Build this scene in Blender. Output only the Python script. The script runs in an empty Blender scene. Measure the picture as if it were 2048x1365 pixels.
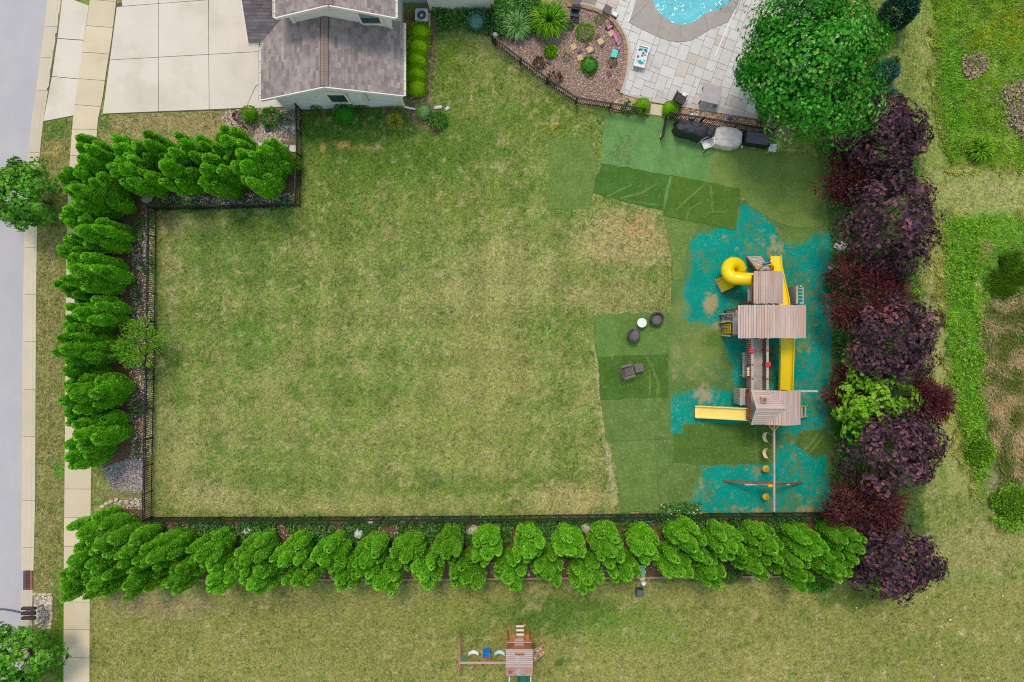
import bpy, math, random
import numpy as np
from math import radians, sin, cos, pi, hypot, atan2
from mathutils import Vector

random.seed(7)
RNG = np.random.default_rng(11)
scene = bpy.context.scene
COL = scene.collection

# ------------------------------------------------------------------ camera
CAM_H = 40.0            # metres above the lawn, looking straight down
PXM = 34.0              # photo pixels per metre on the ground
cam_data = bpy.data.cameras.new('camera')
cam_data.sensor_width = 36.0
cam_data.lens = 36.0 * CAM_H * PXM / 2048.0
cam_data.clip_start = 0.5
cam_data.clip_end = 2000
cam = bpy.data.objects.new('camera', cam_data)
COL.objects.link(cam)
cam.location = (0, 0, CAM_H)
scene.camera = cam

# ------------------------------------------------------------------ sky and sun
SUN_EL, SUN_AZ = radians(63), radians(-12)       # azimuth from +Y (top of the picture) towards +X
world = bpy.data.worlds.new('World')
scene.world = world
world.use_nodes = True
wn = world.node_tree
wn.nodes.clear()
sky = wn.nodes.new('ShaderNodeTexSky')
sky.sky_type = 'NISHITA'
sky.sun_disc = False
sky.sun_elevation = SUN_EL
sky.sun_rotation = SUN_AZ
sky.air_density = 3.0
sky.dust_density = 1.0
sky.ozone_density = 1.0
bg = wn.nodes.new('ShaderNodeBackground')
bg.inputs['Strength'].default_value = 0.15
wo = wn.nodes.new('ShaderNodeOutputWorld')
wn.links.new(sky.outputs[0], bg.inputs[0])
wn.links.new(bg.outputs[0], wo.inputs[0])

sl = bpy.data.lights.new('sun', 'SUN')
sl.energy = 1.9
sl.angle = radians(16)
sl.color = (1.0, 0.90, 0.79)
sun = bpy.data.objects.new('sun', sl)
COL.objects.link(sun)
sd = Vector((sin(SUN_AZ) * cos(SUN_EL), cos(SUN_AZ) * cos(SUN_EL), sin(SUN_EL)))
sun.rotation_euler = sd.to_track_quat('Z', 'Y').to_euler()
sun.location = (5, 25, 60)

scene.view_settings.view_transform = 'Standard'
scene.view_settings.look = 'None'
scene.view_settings.exposure = 0.09
scene.view_settings.gamma = 1.0
scene.view_settings.use_curve_mapping = False
scene.render.engine = 'CYCLES'
scene.cycles.use_denoising = False
scene.cycles.denoiser = 'OPENIMAGEDENOISE'
scene.cycles.denoising_input_passes = 'RGB_ALBEDO_NORMAL'
scene.cycles.denoising_prefilter = 'ACCURATE'
scene.cycles.filter_width = 1.1
scene.cycles.max_bounces = 5
scene.cycles.diffuse_bounces = 3
scene.cycles.transparent_max_bounces = 8

# ------------------------------------------------------------------ helpers
def G(px, py, z=0.0):
    """photo pixel seen at height z -> metres on the plan"""
    k = (CAM_H - z) / CAM_H / PXM
    return ((px - 1024.0) * k, (682.5 - py) * k)

def G3(px, py, z=0.0):
    x, y = G(px, py, z)
    return (x, y, z)

EXPO = (1.066, 1.16, 1.175)
def lin(v):
    v = v / 255.0
    return v / 12.92 if v <= 0.04045 else ((v + 0.055) / 1.055) ** 2.4

def C(r, g, b, f=1.0):
    return tuple(min(0.86, lin(v) / e * f) for v, e in zip((r, g, b), EXPO))

def rgba(c):
    return (c[0], c[1], c[2], 1.0)

MATS = {}
def _nt(name):
    m = bpy.data.materials.new(name)
    m.use_nodes = True
    nt = m.node_tree
    nt.nodes.clear()
    out = nt.nodes.new('ShaderNodeOutputMaterial')
    return m, nt, out

def _pos(nt, stretch=(1, 1, 1), rz=0.0):
    g = nt.nodes.new('ShaderNodeNewGeometry')
    mp = nt.nodes.new('ShaderNodeMapping')
    mp.vector_type = 'POINT'
    mp.inputs['Scale'].default_value = stretch
    if rz:
        r = nt.nodes.new('ShaderNodeVectorRotate')
        r.rotation_type = 'Z_AXIS'
        r.inputs['Angle'].default_value = rz
        nt.links.new(g.outputs['Position'], r.inputs['Vector'])
        nt.links.new(r.outputs[0], mp.inputs['Vector'])
    else:
        nt.links.new(g.outputs['Position'], mp.inputs['Vector'])
    return mp.outputs[0]

def _noise(nt, vec, scale, detail=3, rough=0.6):
    n = nt.nodes.new('ShaderNodeTexNoise')
    n.inputs['Scale'].default_value = scale
    n.inputs['Detail'].default_value = detail
    n.inputs['Roughness'].default_value = rough
    nt.links.new(vec, n.inputs['Vector'])
    return n.outputs['Fac']

def _map(nt, v, a, b, c, d):
    m = nt.nodes.new('ShaderNodeMapRange')
    for i, x in enumerate((a, b, c, d)):
        m.inputs[i + 1].default_value = x
    nt.links.new(v, m.inputs[0])
    return m.outputs[0]

def _mixc(nt, fac, a, b, mode='MIX'):
    m = nt.nodes.new('ShaderNodeMix')
    m.data_type = 'RGBA'
    m.blend_type = mode
    if isinstance(fac, (int, float)):
        m.inputs[0].default_value = fac
    else:
        nt.links.new(fac, m.inputs[0])
    for idx, s in ((6, a), (7, b)):
        if isinstance(s, tuple):
            m.inputs[idx].default_value = rgba(s)
        else:
            nt.links.new(s, m.inputs[idx])
    return m.outputs[2]

def _math(nt, op, a, b):
    m = nt.nodes.new('ShaderNodeMath')
    m.operation = op
    for i, s in enumerate((a, b)):
        if isinstance(s, (int, float)):
            m.inputs[i].default_value = s
        else:
            nt.links.new(s, m.inputs[i])
    return m.outputs[0]

def _gain(nt, colour, fac):
    """multiply a colour by a scalar socket"""
    vm = nt.nodes.new('ShaderNodeVectorMath')
    vm.operation = 'SCALE'
    if isinstance(colour, tuple):
        vm.inputs[0].default_value = colour[:3]
    else:
        nt.links.new(colour, vm.inputs[0])
    nt.links.new(fac, vm.inputs['Scale'])
    return vm.outputs[0]

def M(name, c1, c2=None, scale=2.0, rough=0.8, fine=0.0, fscale=40.0, bump=0.0, bscale=60.0,
      objvar=0.0, isl=0.0, stretch=(1, 1, 1), rz=0.0, spec=0.3, metallic=0.0, attr=None, c3=None, s3=0.4, thr=(0.52, 0.7)):
    """generic procedural surface: two tones in broad noise, fine grain, per-object tone, bump"""
    m, nt, out = _nt(name)
    vec = _pos(nt, stretch, rz)
    if attr:
        a = nt.nodes.new('ShaderNodeAttribute')
        a.attribute_name = attr
        col = a.outputs['Color']
    elif c2:
        col = _mixc(nt, _map(nt, _noise(nt, vec, scale, 5), 0.3, 0.7, 0, 1), c1, c2)
    else:
        col = _mixc(nt, 0.0, c1, c1)
    if c3:
        col = _mixc(nt, _map(nt, _noise(nt, vec, s3, 5), thr[0], thr[1], 0, 1), col, c3)
    if fine:
        f = _noise(nt, vec, fscale, 3, 0.7)
        col = _gain(nt, col, _map(nt, f, 0.25, 0.75, 1 - fine, 1 + fine))
    if objvar:
        oi = nt.nodes.new('ShaderNodeObjectInfo')
        col = _gain(nt, col, _map(nt, oi.outputs['Random'], 0, 1, 1 - objvar, 1 + objvar))
    if isl:
        g = nt.nodes.new('ShaderNodeNewGeometry')
        col = _gain(nt, col, _map(nt, g.outputs['Random Per Island'], 0, 1, 1 - isl, 1 + isl))
    p = nt.nodes.new('ShaderNodeBsdfPrincipled')
    nt.links.new(col, p.inputs['Base Color'])
    p.inputs['Roughness'].default_value = rough
    p.inputs['Metallic'].default_value = metallic
    p.inputs['Specular IOR Level'].default_value = spec
    if bump:
        b = nt.nodes.new('ShaderNodeBump')
        b.inputs['Strength'].default_value = bump
        b.inputs['Distance'].default_value = 0.03
        nt.links.new(_noise(nt, vec, bscale, 4, 0.7), b.inputs['Height'])
        nt.links.new(b.outputs[0], p.inputs['Normal'])
    nt.links.new(p.outputs[0], out.inputs[0])
    MATS[name] = m
    return m

def LEAF(name, cols, trans=0.3, objvar=0.08, patch=0.0, attr=None):
    """leaf surfaces: every leaf draws its own tone from a short ramp"""
    m, nt, out = _nt(name)
    if attr:
        a = nt.nodes.new('ShaderNodeAttribute')
        a.attribute_name = attr
        col = a.outputs['Color']
    else:
        g = nt.nodes.new('ShaderNodeNewGeometry')
        r = nt.nodes.new('ShaderNodeValToRGB')
        e = r.color_ramp.elements
        n = len(cols)
        e[0].color = rgba(cols[0]); e[0].position = 0
        e[1].color = rgba(cols[-1]); e[1].position = 1
        for i in range(1, n - 1):
            x = e.new(i / (n - 1)); x.color = rgba(cols[i])
        nt.links.new(g.outputs['Random Per Island'], r.inputs[0])
        col = r.outputs[0]
    if patch:
        col = _gain(nt, col, _map(nt, _noise(nt, _pos(nt), 1.1, 3), 0.3, 0.7, 1 - patch, 1 + patch))
    if objvar:
        oi = nt.nodes.new('ShaderNodeObjectInfo')
        col = _gain(nt, col, _map(nt, oi.outputs['Random'], 0, 1, 1 - objvar, 1 + objvar))
    d = nt.nodes.new('ShaderNodeBsdfDiffuse')
    t = nt.nodes.new('ShaderNodeBsdfTranslucent')
    nt.links.new(col, d.inputs[0])
    nt.links.new(col, t.inputs[0])
    mx = nt.nodes.new('ShaderNodeMixShader')
    mx.inputs[0].default_value = trans
    nt.links.new(d.outputs[0], mx.inputs[1])
    nt.links.new(t.outputs[0], mx.inputs[2])
    nt.links.new(mx.outputs[0], out.inputs[0])
    MATS[name] = m
    return m

def wloc(o):
    v = Vector((0, 0, 0))
    while o:
        v += o.location
        o = o.parent
    return v

def tag(o, label=None, cat=None, group=None, kind=None):
    if label: o['label'] = label
    if cat: o['category'] = cat
    if group: o['group'] = group
    if kind: o['kind'] = kind
    return o

def empty(name, loc, label, cat, group=None):
    o = bpy.data.objects.new(name, None)
    o.empty_display_size = 0.2
    o.location = loc
    COL.objects.link(o)
    return tag(o, label, cat, group)

def link_mesh(name, me, parent=None, loc=(0, 0, 0)):
    o = bpy.data.objects.new(name, me)
    o.location = loc
    o.parent = parent
    COL.objects.link(o)
    return o

def copy_tree(o, loc, rz=0.0, scale=(1, 1, 1), label=None, parent=None):
    c = o.copy()
    COL.objects.link(c)
    c.parent = parent
    if parent is None:
        c.location = loc
        c.rotation_euler = (0, 0, rz)
        c.scale = scale
    if label:
        c['label'] = label
    for ch in o.children:
        copy_tree(ch, None, parent=c)
    return c

class MB:
    def __init__(self):
        self.v, self.f = [], []
    def add(self, vs, fs):
        n = len(self.v)
        self.v += [tuple(p) for p in vs]
        self.f += [tuple(i + n for i in f) for f in fs]
        return self
    def box(self, c, s, rz=0.0, rx=0.0, ry=0.0):
        hx, hy, hz = s[0] / 2, s[1] / 2, s[2] / 2
        vs = []
        for dz in (-hz, hz):
            for dx, dy in ((-hx, -hy), (hx, -hy), (hx, hy), (-hx, hy)):
                p = Vector((dx, dy, dz))
                if rx or ry:
                    from mathutils import Euler
                    p.rotate(Euler((rx, ry, 0)))
                x, y = p.x * cos(rz) - p.y * sin(rz), p.x * sin(rz) + p.y * cos(rz)
                vs.append((c[0] + x, c[1] + y, c[2] + p.z))
        return self.add(vs, [(3, 2, 1, 0), (4, 5, 6, 7), (0, 1, 5, 4), (1, 2, 6, 5), (2, 3, 7, 6), (3, 0, 4, 7)])
    def beam(self, a, b, w, h, up=(0, 0, 1)):
        a, b = Vector(a), Vector(b)
        d = (b - a).normalized()
        u = Vector(up)
        s = d.cross(u)
        if s.length < 1e-4:
            s = d.cross(Vector((0, 1, 0)))
        s.normalize()
        u = s.cross(d)
        vs = []
        for p in (a, b):
            for i, j in ((-1, -1), (1, -1), (1, 1), (-1, 1)):
                vs.append(p + s * (i * w / 2) + u * (j * h / 2))
        return self.add(vs, [(3, 2, 1, 0), (4, 5, 6, 7), (0, 1, 5, 4), (1, 2, 6, 5), (2, 3, 7, 6), (3, 0, 4, 7)])
    def prism(self, poly, z0, z1):
        a = sum(poly[i][0] * poly[(i + 1) % len(poly)][1] - poly[(i + 1) % len(poly)][0] * poly[i][1] for i in range(len(poly)))
        if a < 0:
            poly = poly[::-1]
        n = len(poly)
        vs = [(p[0], p[1], z0) for p in poly] + [(p[0], p[1], z1) for p in poly]
        fs = [tuple(range(n, 2 * n)), tuple(range(n - 1, -1, -1))]
        fs += [(i, (i + 1) % n, n + (i + 1) % n, n + i) for i in range(n)]
        return self.add(vs, fs)
    def slab(self, quad, t):
        """a thin plank from 3D corners (counter-clockwise from above), thickness t downward"""
        q = [Vector(p) for p in quad]
        nrm = (q[1] - q[0]).cross(q[2] - q[0]).normalized()
        n = len(q)
        vs = q + [p - nrm * t for p in q]
        fs = [tuple(range(n)), tuple(range(2 * n - 1, n - 1, -1))]
        fs += [((i + 1) % n, i, n + i, n + (i + 1) % n) for i in range(n)]
        return self.add(vs, fs)
    def tube(self, path, r, n=8, cap=True):
        P = [Vector(p) for p in path]
        R = r if isinstance(r, (list, tuple)) else [r] * len(P)
        vs, fs = [], []
        u = None
        for i, p in enumerate(P):
            d = (P[min(i + 1, len(P) - 1)] - P[max(i - 1, 0)]).normalized()
            if u is None:
                u = Vector((0, 0, 1)) if abs(d.z) < 0.9 else Vector((1, 0, 0))
            u = (u - d * u.dot(d)).normalized()
            s = d.cross(u)
            for k in range(n):
                a = 2 * pi * k / n
                vs.append(p + (u * cos(a) + s * sin(a)) * R[i])
        for i in range(len(P) - 1):
            for k in range(n):
                fs.append((i * n + k, i * n + (k + 1) % n, (i + 1) * n + (k + 1) % n, (i + 1) * n + k))
        if cap:
            fs.append(tuple(range(n - 1, -1, -1)))
            fs.append(tuple((len(P) - 1) * n + k for k in range(n)))
        return self.add(vs, fs)
    def sweep(self, path, prof, closed=True):
        """profile (side, up) swept along a path, up kept near +Z"""
        P = [Vector(p) for p in path]
        vs, fs = [], []
        m = len(prof)
        for i, p in enumerate(P):
            d = (P[min(i + 1, len(P) - 1)] - P[max(i - 1, 0)]).normalized()
            s = d.cross(Vector((0, 0, 1))).normalized()
            u = s.cross(d)
            for a, b in prof:
                vs.append(p + s * a + u * b)
        for i in range(len(P) - 1):
            for k in range(m if closed else m - 1):
                fs.append((i * m + k, i * m + (k + 1) % m, (i + 1) * m + (k + 1) % m, (i + 1) * m + k))
        if closed:
            fs.append(tuple(range(m - 1, -1, -1)))
            fs.append(tuple((len(P) - 1) * m + k for k in range(m)))
        return self.add(vs, fs)
    def lathe(self, c, prof, n=20, sx=1.0, sy=1.0, rz=0.0):
        """prof: list of (radius, z) from bottom to top"""
        vs, fs = [], []
        for r, z in prof:
            for k in range(n):
                a = 2 * pi * k / n
                x, y = r * cos(a) * sx, r * sin(a) * sy
                vs.append((c[0] + x * cos(rz) - y * sin(rz), c[1] + x * sin(rz) + y * cos(rz), c[2] + z))
        m = len(prof)
        for i in range(m - 1):
            for k in range(n):
                fs.append((i * n + k, i * n + (k + 1) % n, (i + 1) * n + (k + 1) % n, (i + 1) * n + k))
        fs.append(tuple(range(n - 1, -1, -1)))
        fs.append(tuple((m - 1) * n + k for k in range(n)))
        return self.add(vs, fs)
    def rock(self, c, s, seed=0, rz=0.0):
        """a lumpy stone resting on c"""
        rr = random.Random(seed)
        rows, n = 5, 9
        vs = [(c[0], c[1], c[2])]
        for i in range(1, rows + 1):
            t = i / (rows + 1)
            ring = sin(pi * (0.18 + 0.82 * t) * 0.93) ** 0.7
            for k in range(n):
                a = 2 * pi * k / n + 0.2 * i
                r = ring * rr.uniform(0.82, 1.12) * 0.5
                x, y = r * cos(a) * s[0], r * sin(a) * s[1]
                vs.append((c[0] + x * cos(rz) - y * sin(rz), c[1] + x * sin(rz) + y * cos(rz), c[2] + s[2] * t * rr.uniform(0.93, 1.05)))
        vs.append((c[0], c[1], c[2] + s[2]))
        fs = [(0, 1 + (k + 1) % n, 1 + k) for k in range(n)]
        for i in range(rows - 1):
            b = 1 + i * n
            fs += [(b + k, b + (k + 1) % n, b + n + (k + 1) % n, b + n + k) for k in range(n)]
        b = 1 + (rows - 1) * n
        fs += [(b + k, b + (k + 1) % n, b + n) for k in range(n)]
        return self.add(vs, fs)
    def mesh(self, name, mat, off=(0, 0, 0), smooth=False):
        me = bpy.data.meshes.new(name)
        me.from_pydata([(p[0] - off[0], p[1] - off[1], p[2] - off[2]) for p in self.v], [], self.f)
        me.materials.append(mat)
        if smooth:
            me.polygons.foreach_set('use_smooth', [True] * len(me.polygons))
        me.update()
        return me
    def obj(self, name, mat, parent=None, smooth=False, label=None, cat=None, group=None, kind=None):
        if parent is None:
            a = np.array(self.v)
            off = (float((a[:, 0].min() + a[:, 0].max()) / 2), float((a[:, 1].min() + a[:, 1].max()) / 2), float(a[:, 2].min()))
            o = link_mesh(name, self.mesh(name, mat, off, smooth), None, off)
        else:
            o = link_mesh(name, self.mesh(name, mat, wloc(parent), smooth), parent)
        return tag(o, label, cat, group, kind)

def np_mesh(name, verts, faces, mat, colors=None, smooth=False):
    """fast mesh from arrays; faces (N,k)"""
    me = bpy.data.meshes.new(name)
    nv, (nf, k) = len(verts), faces.shape
    me.vertices.add(nv)
    me.vertices.foreach_set('co', np.ascontiguousarray(verts, dtype=np.float32).ravel())
    me.loops.add(nf * k)
    me.loops.foreach_set('vertex_index', np.ascontiguousarray(faces, dtype=np.int32).ravel())
    me.polygons.add(nf)
    me.polygons.foreach_set('loop_start', np.arange(0, nf * k, k, dtype=np.int32))
    if smooth:
        me.polygons.foreach_set('use_smooth', np.ones(nf, dtype=bool))
    if colors is not None:
        at = me.color_attributes.new('Col', 'FLOAT_COLOR', 'POINT')
        c = np.ones((nv, 4), dtype=np.float32)
        c[:, :3] = colors
        at.data.foreach_set('color', c.ravel())
    me.materials.append(mat)
    me.update(calc_edges=True)
    return me

def unit(a):
    return a / np.maximum(np.linalg.norm(a, axis=1, keepdims=True), 1e-9)

def leaf_quads(P, D, N, L, W, bend=0.15):
    """one four-cornered leaf per point: base P, axis D, facing N"""
    n = len(P)
    D = unit(D)
    Sd = unit(np.cross(D, N))
    N2 = np.cross(Sd, D)
    L = np.broadcast_to(np.asarray(L, dtype=float), (n,))[:, None]
    W = np.broadcast_to(np.asarray(W, dtype=float), (n,))[:, None]
    a = P
    b = P + D * L * 0.5 + Sd * W * 0.5 + N2 * L * bend
    c = P + D * L
    d = P + D * L * 0.5 - Sd * W * 0.5 + N2 * L * bend
    V = np.stack([a, b, c, d], axis=1).reshape(-1, 3)
    F = np.arange(4 * n).reshape(n, 4)
    return V, F

def rnd_dirs(n, rng):
    return unit(rng.normal(size=(n, 3)))

# ---- plan noise
_LAT = {}
def vnoise(x, y, scale, seed=0):
    if seed not in _LAT:
        _LAT[seed] = np.random.default_rng(seed + 100).random((128, 128))
    g = _LAT[seed]
    x, y = np.asarray(x) / scale + 1000.3, np.asarray(y) / scale + 1000.7
    xi, yi = np.floor(x).astype(int), np.floor(y).astype(int)
    fx, fy = x - xi, y - yi
    fx, fy = fx * fx * (3 - 2 * fx), fy * fy * (3 - 2 * fy)
    a, b = g[xi % 128, yi % 128], g[(xi + 1) % 128, yi % 128]
    c, d = g[xi % 128, (yi + 1) % 128], g[(xi + 1) % 128, (yi + 1) % 128]
    return (a * (1 - fx) + b * fx) * (1 - fy) + (c * (1 - fx) + d * fx) * fy

def fbm(x, y, scale, seed=0, oct=4):
    s, w, t = 0, 1.0, 0
    for i in range(oct):
        s = s + w * vnoise(x, y, scale / 2 ** i, seed + i)
        t += w
        w *= 0.55
    return s / t

def sd_poly(x, y, poly):
    """signed distance to a polygon, negative inside"""
    x, y = np.asarray(x, float), np.asarray(y, float)
    d = np.full(x.shape, 1e9)
    ins = np.zeros(x.shape, bool)
    n = len(poly)
    for i in range(n):
        ax, ay = poly[i]
        bx, by = poly[(i + 1) % n]
        ex, ey = bx - ax, by - ay
        t = np.clip(((x - ax) * ex + (y - ay) * ey) / max(ex * ex + ey * ey, 1e-9), 0, 1)
        d = np.minimum(d, np.hypot(x - ax - t * ex, y - ay - t * ey))
        cond = (ay > y) != (by > y)
        xs = ax + (y - ay) / (by - ay if by != ay else 1e-9) * ex
        ins ^= cond & (x < xs)
    return np.where(ins, -d, d)

def sstep(a, b, v):
    t = np.clip((v - a) / (b - a), 0, 1)
    return t * t * (3 - 2 * t)

def interp_edge(edge, y):
    ys = [p[1] for p in edge]
    xs = [p[0] for p in edge]
    return float(np.interp(y, ys, xs))
# ------------------------------------------------------------------ plan painting (ground colours: turf, dry grass, soil, a few painted tree shadows)
def paint(X, Y, base, ops):
    """X, Y photo pixels; base (n,3) linear; ops blended in order"""
    col_all, X_all, Y_all = base.copy(), X, Y
    for op in ops:
        kind, geo, c, strength, soft, warp = op[:6]
        if kind == 'E':
            bb = (geo[0] - geo[2], geo[1] - geo[3], geo[0] + geo[2], geo[1] + geo[3])
            pad = warp * max(1.0, max(geo[2], geo[3]) / min(geo[2], geo[3])) * 1.5
        else:
            bb = (min(p[0] for p in geo), min(p[1] for p in geo), max(p[0] for p in geo), max(p[1] for p in geo))
            pad = warp * 1.5 + soft
        sel = np.nonzero((X_all > bb[0] - pad) & (X_all < bb[2] + pad) & (Y_all > bb[1] - pad) & (Y_all < bb[3] + pad))[0]
        if not len(sel):
            continue
        X, Y, col = X_all[sel], Y_all[sel], col_all[sel]
        wx = (fbm(X, Y, max(warp * 2.2, 4), 21) - 0.5) * 2 * warp + (fbm(X, Y, max(warp * 0.5, 3), 31) - 0.5) * warp + (fbm(X, Y, 5, 35, 2) - 0.5) * warp * 0.9
        if kind == 'E':
            cx, cy, rx, ry = geo
            r = np.hypot((X - cx) / rx, (Y - cy) / ry) + wx / min(rx, ry)
            m = sstep(1.0, 1.0 - soft, r)
        else:
            d = sd_poly(X, Y, geo) + wx
            m = sstep(soft, -soft, d)
        if len(op) > 6:                               # broken up by speckle of that size
            m = m * sstep(0.42, 0.58, fbm(X, Y, op[6], 47))
        m = (m * strength)[:, None]
        col_all[sel] = col * (1 - m) + np.array(C(*c))[None, :] * m
    return col_all

def inside(px, py, poly, pad=0.0):
    xs, ys = [p[0] for p in poly], [p[1] for p in poly]
    r = np.zeros(len(px), bool)
    sel = np.nonzero((px > min(xs) - pad) & (px < max(xs) + pad) & (py > min(ys) - pad) & (py < max(ys) + pad))[0]
    if len(sel):
        r[sel] = sd_poly(px[sel], py[sel], poly) < pad
    return r

def lookup(px, py):
    """ground colour under a photo pixel"""
    ix = np.clip(np.rint(((px - 1024) / PXM - gx[0]) / 0.16).astype(int), 0, len(gx) - 1)
    iy = np.clip(np.rint(((682.5 - py) / PXM - gy[0]) / 0.16).astype(int), 0, len(gy) - 1)
    return gcol[iy * len(gx) + ix]

def E(cx, cy, rx, ry, c, s=1.0, soft=0.6, warp=14, *sp):
    return ('E', (cx, cy, rx, ry), c, s, soft, warp) + sp

def Pg(pts, c, s=1.0, soft=4, warp=6, *sp):
    return ('P', pts, c, s, soft, warp) + sp

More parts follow.
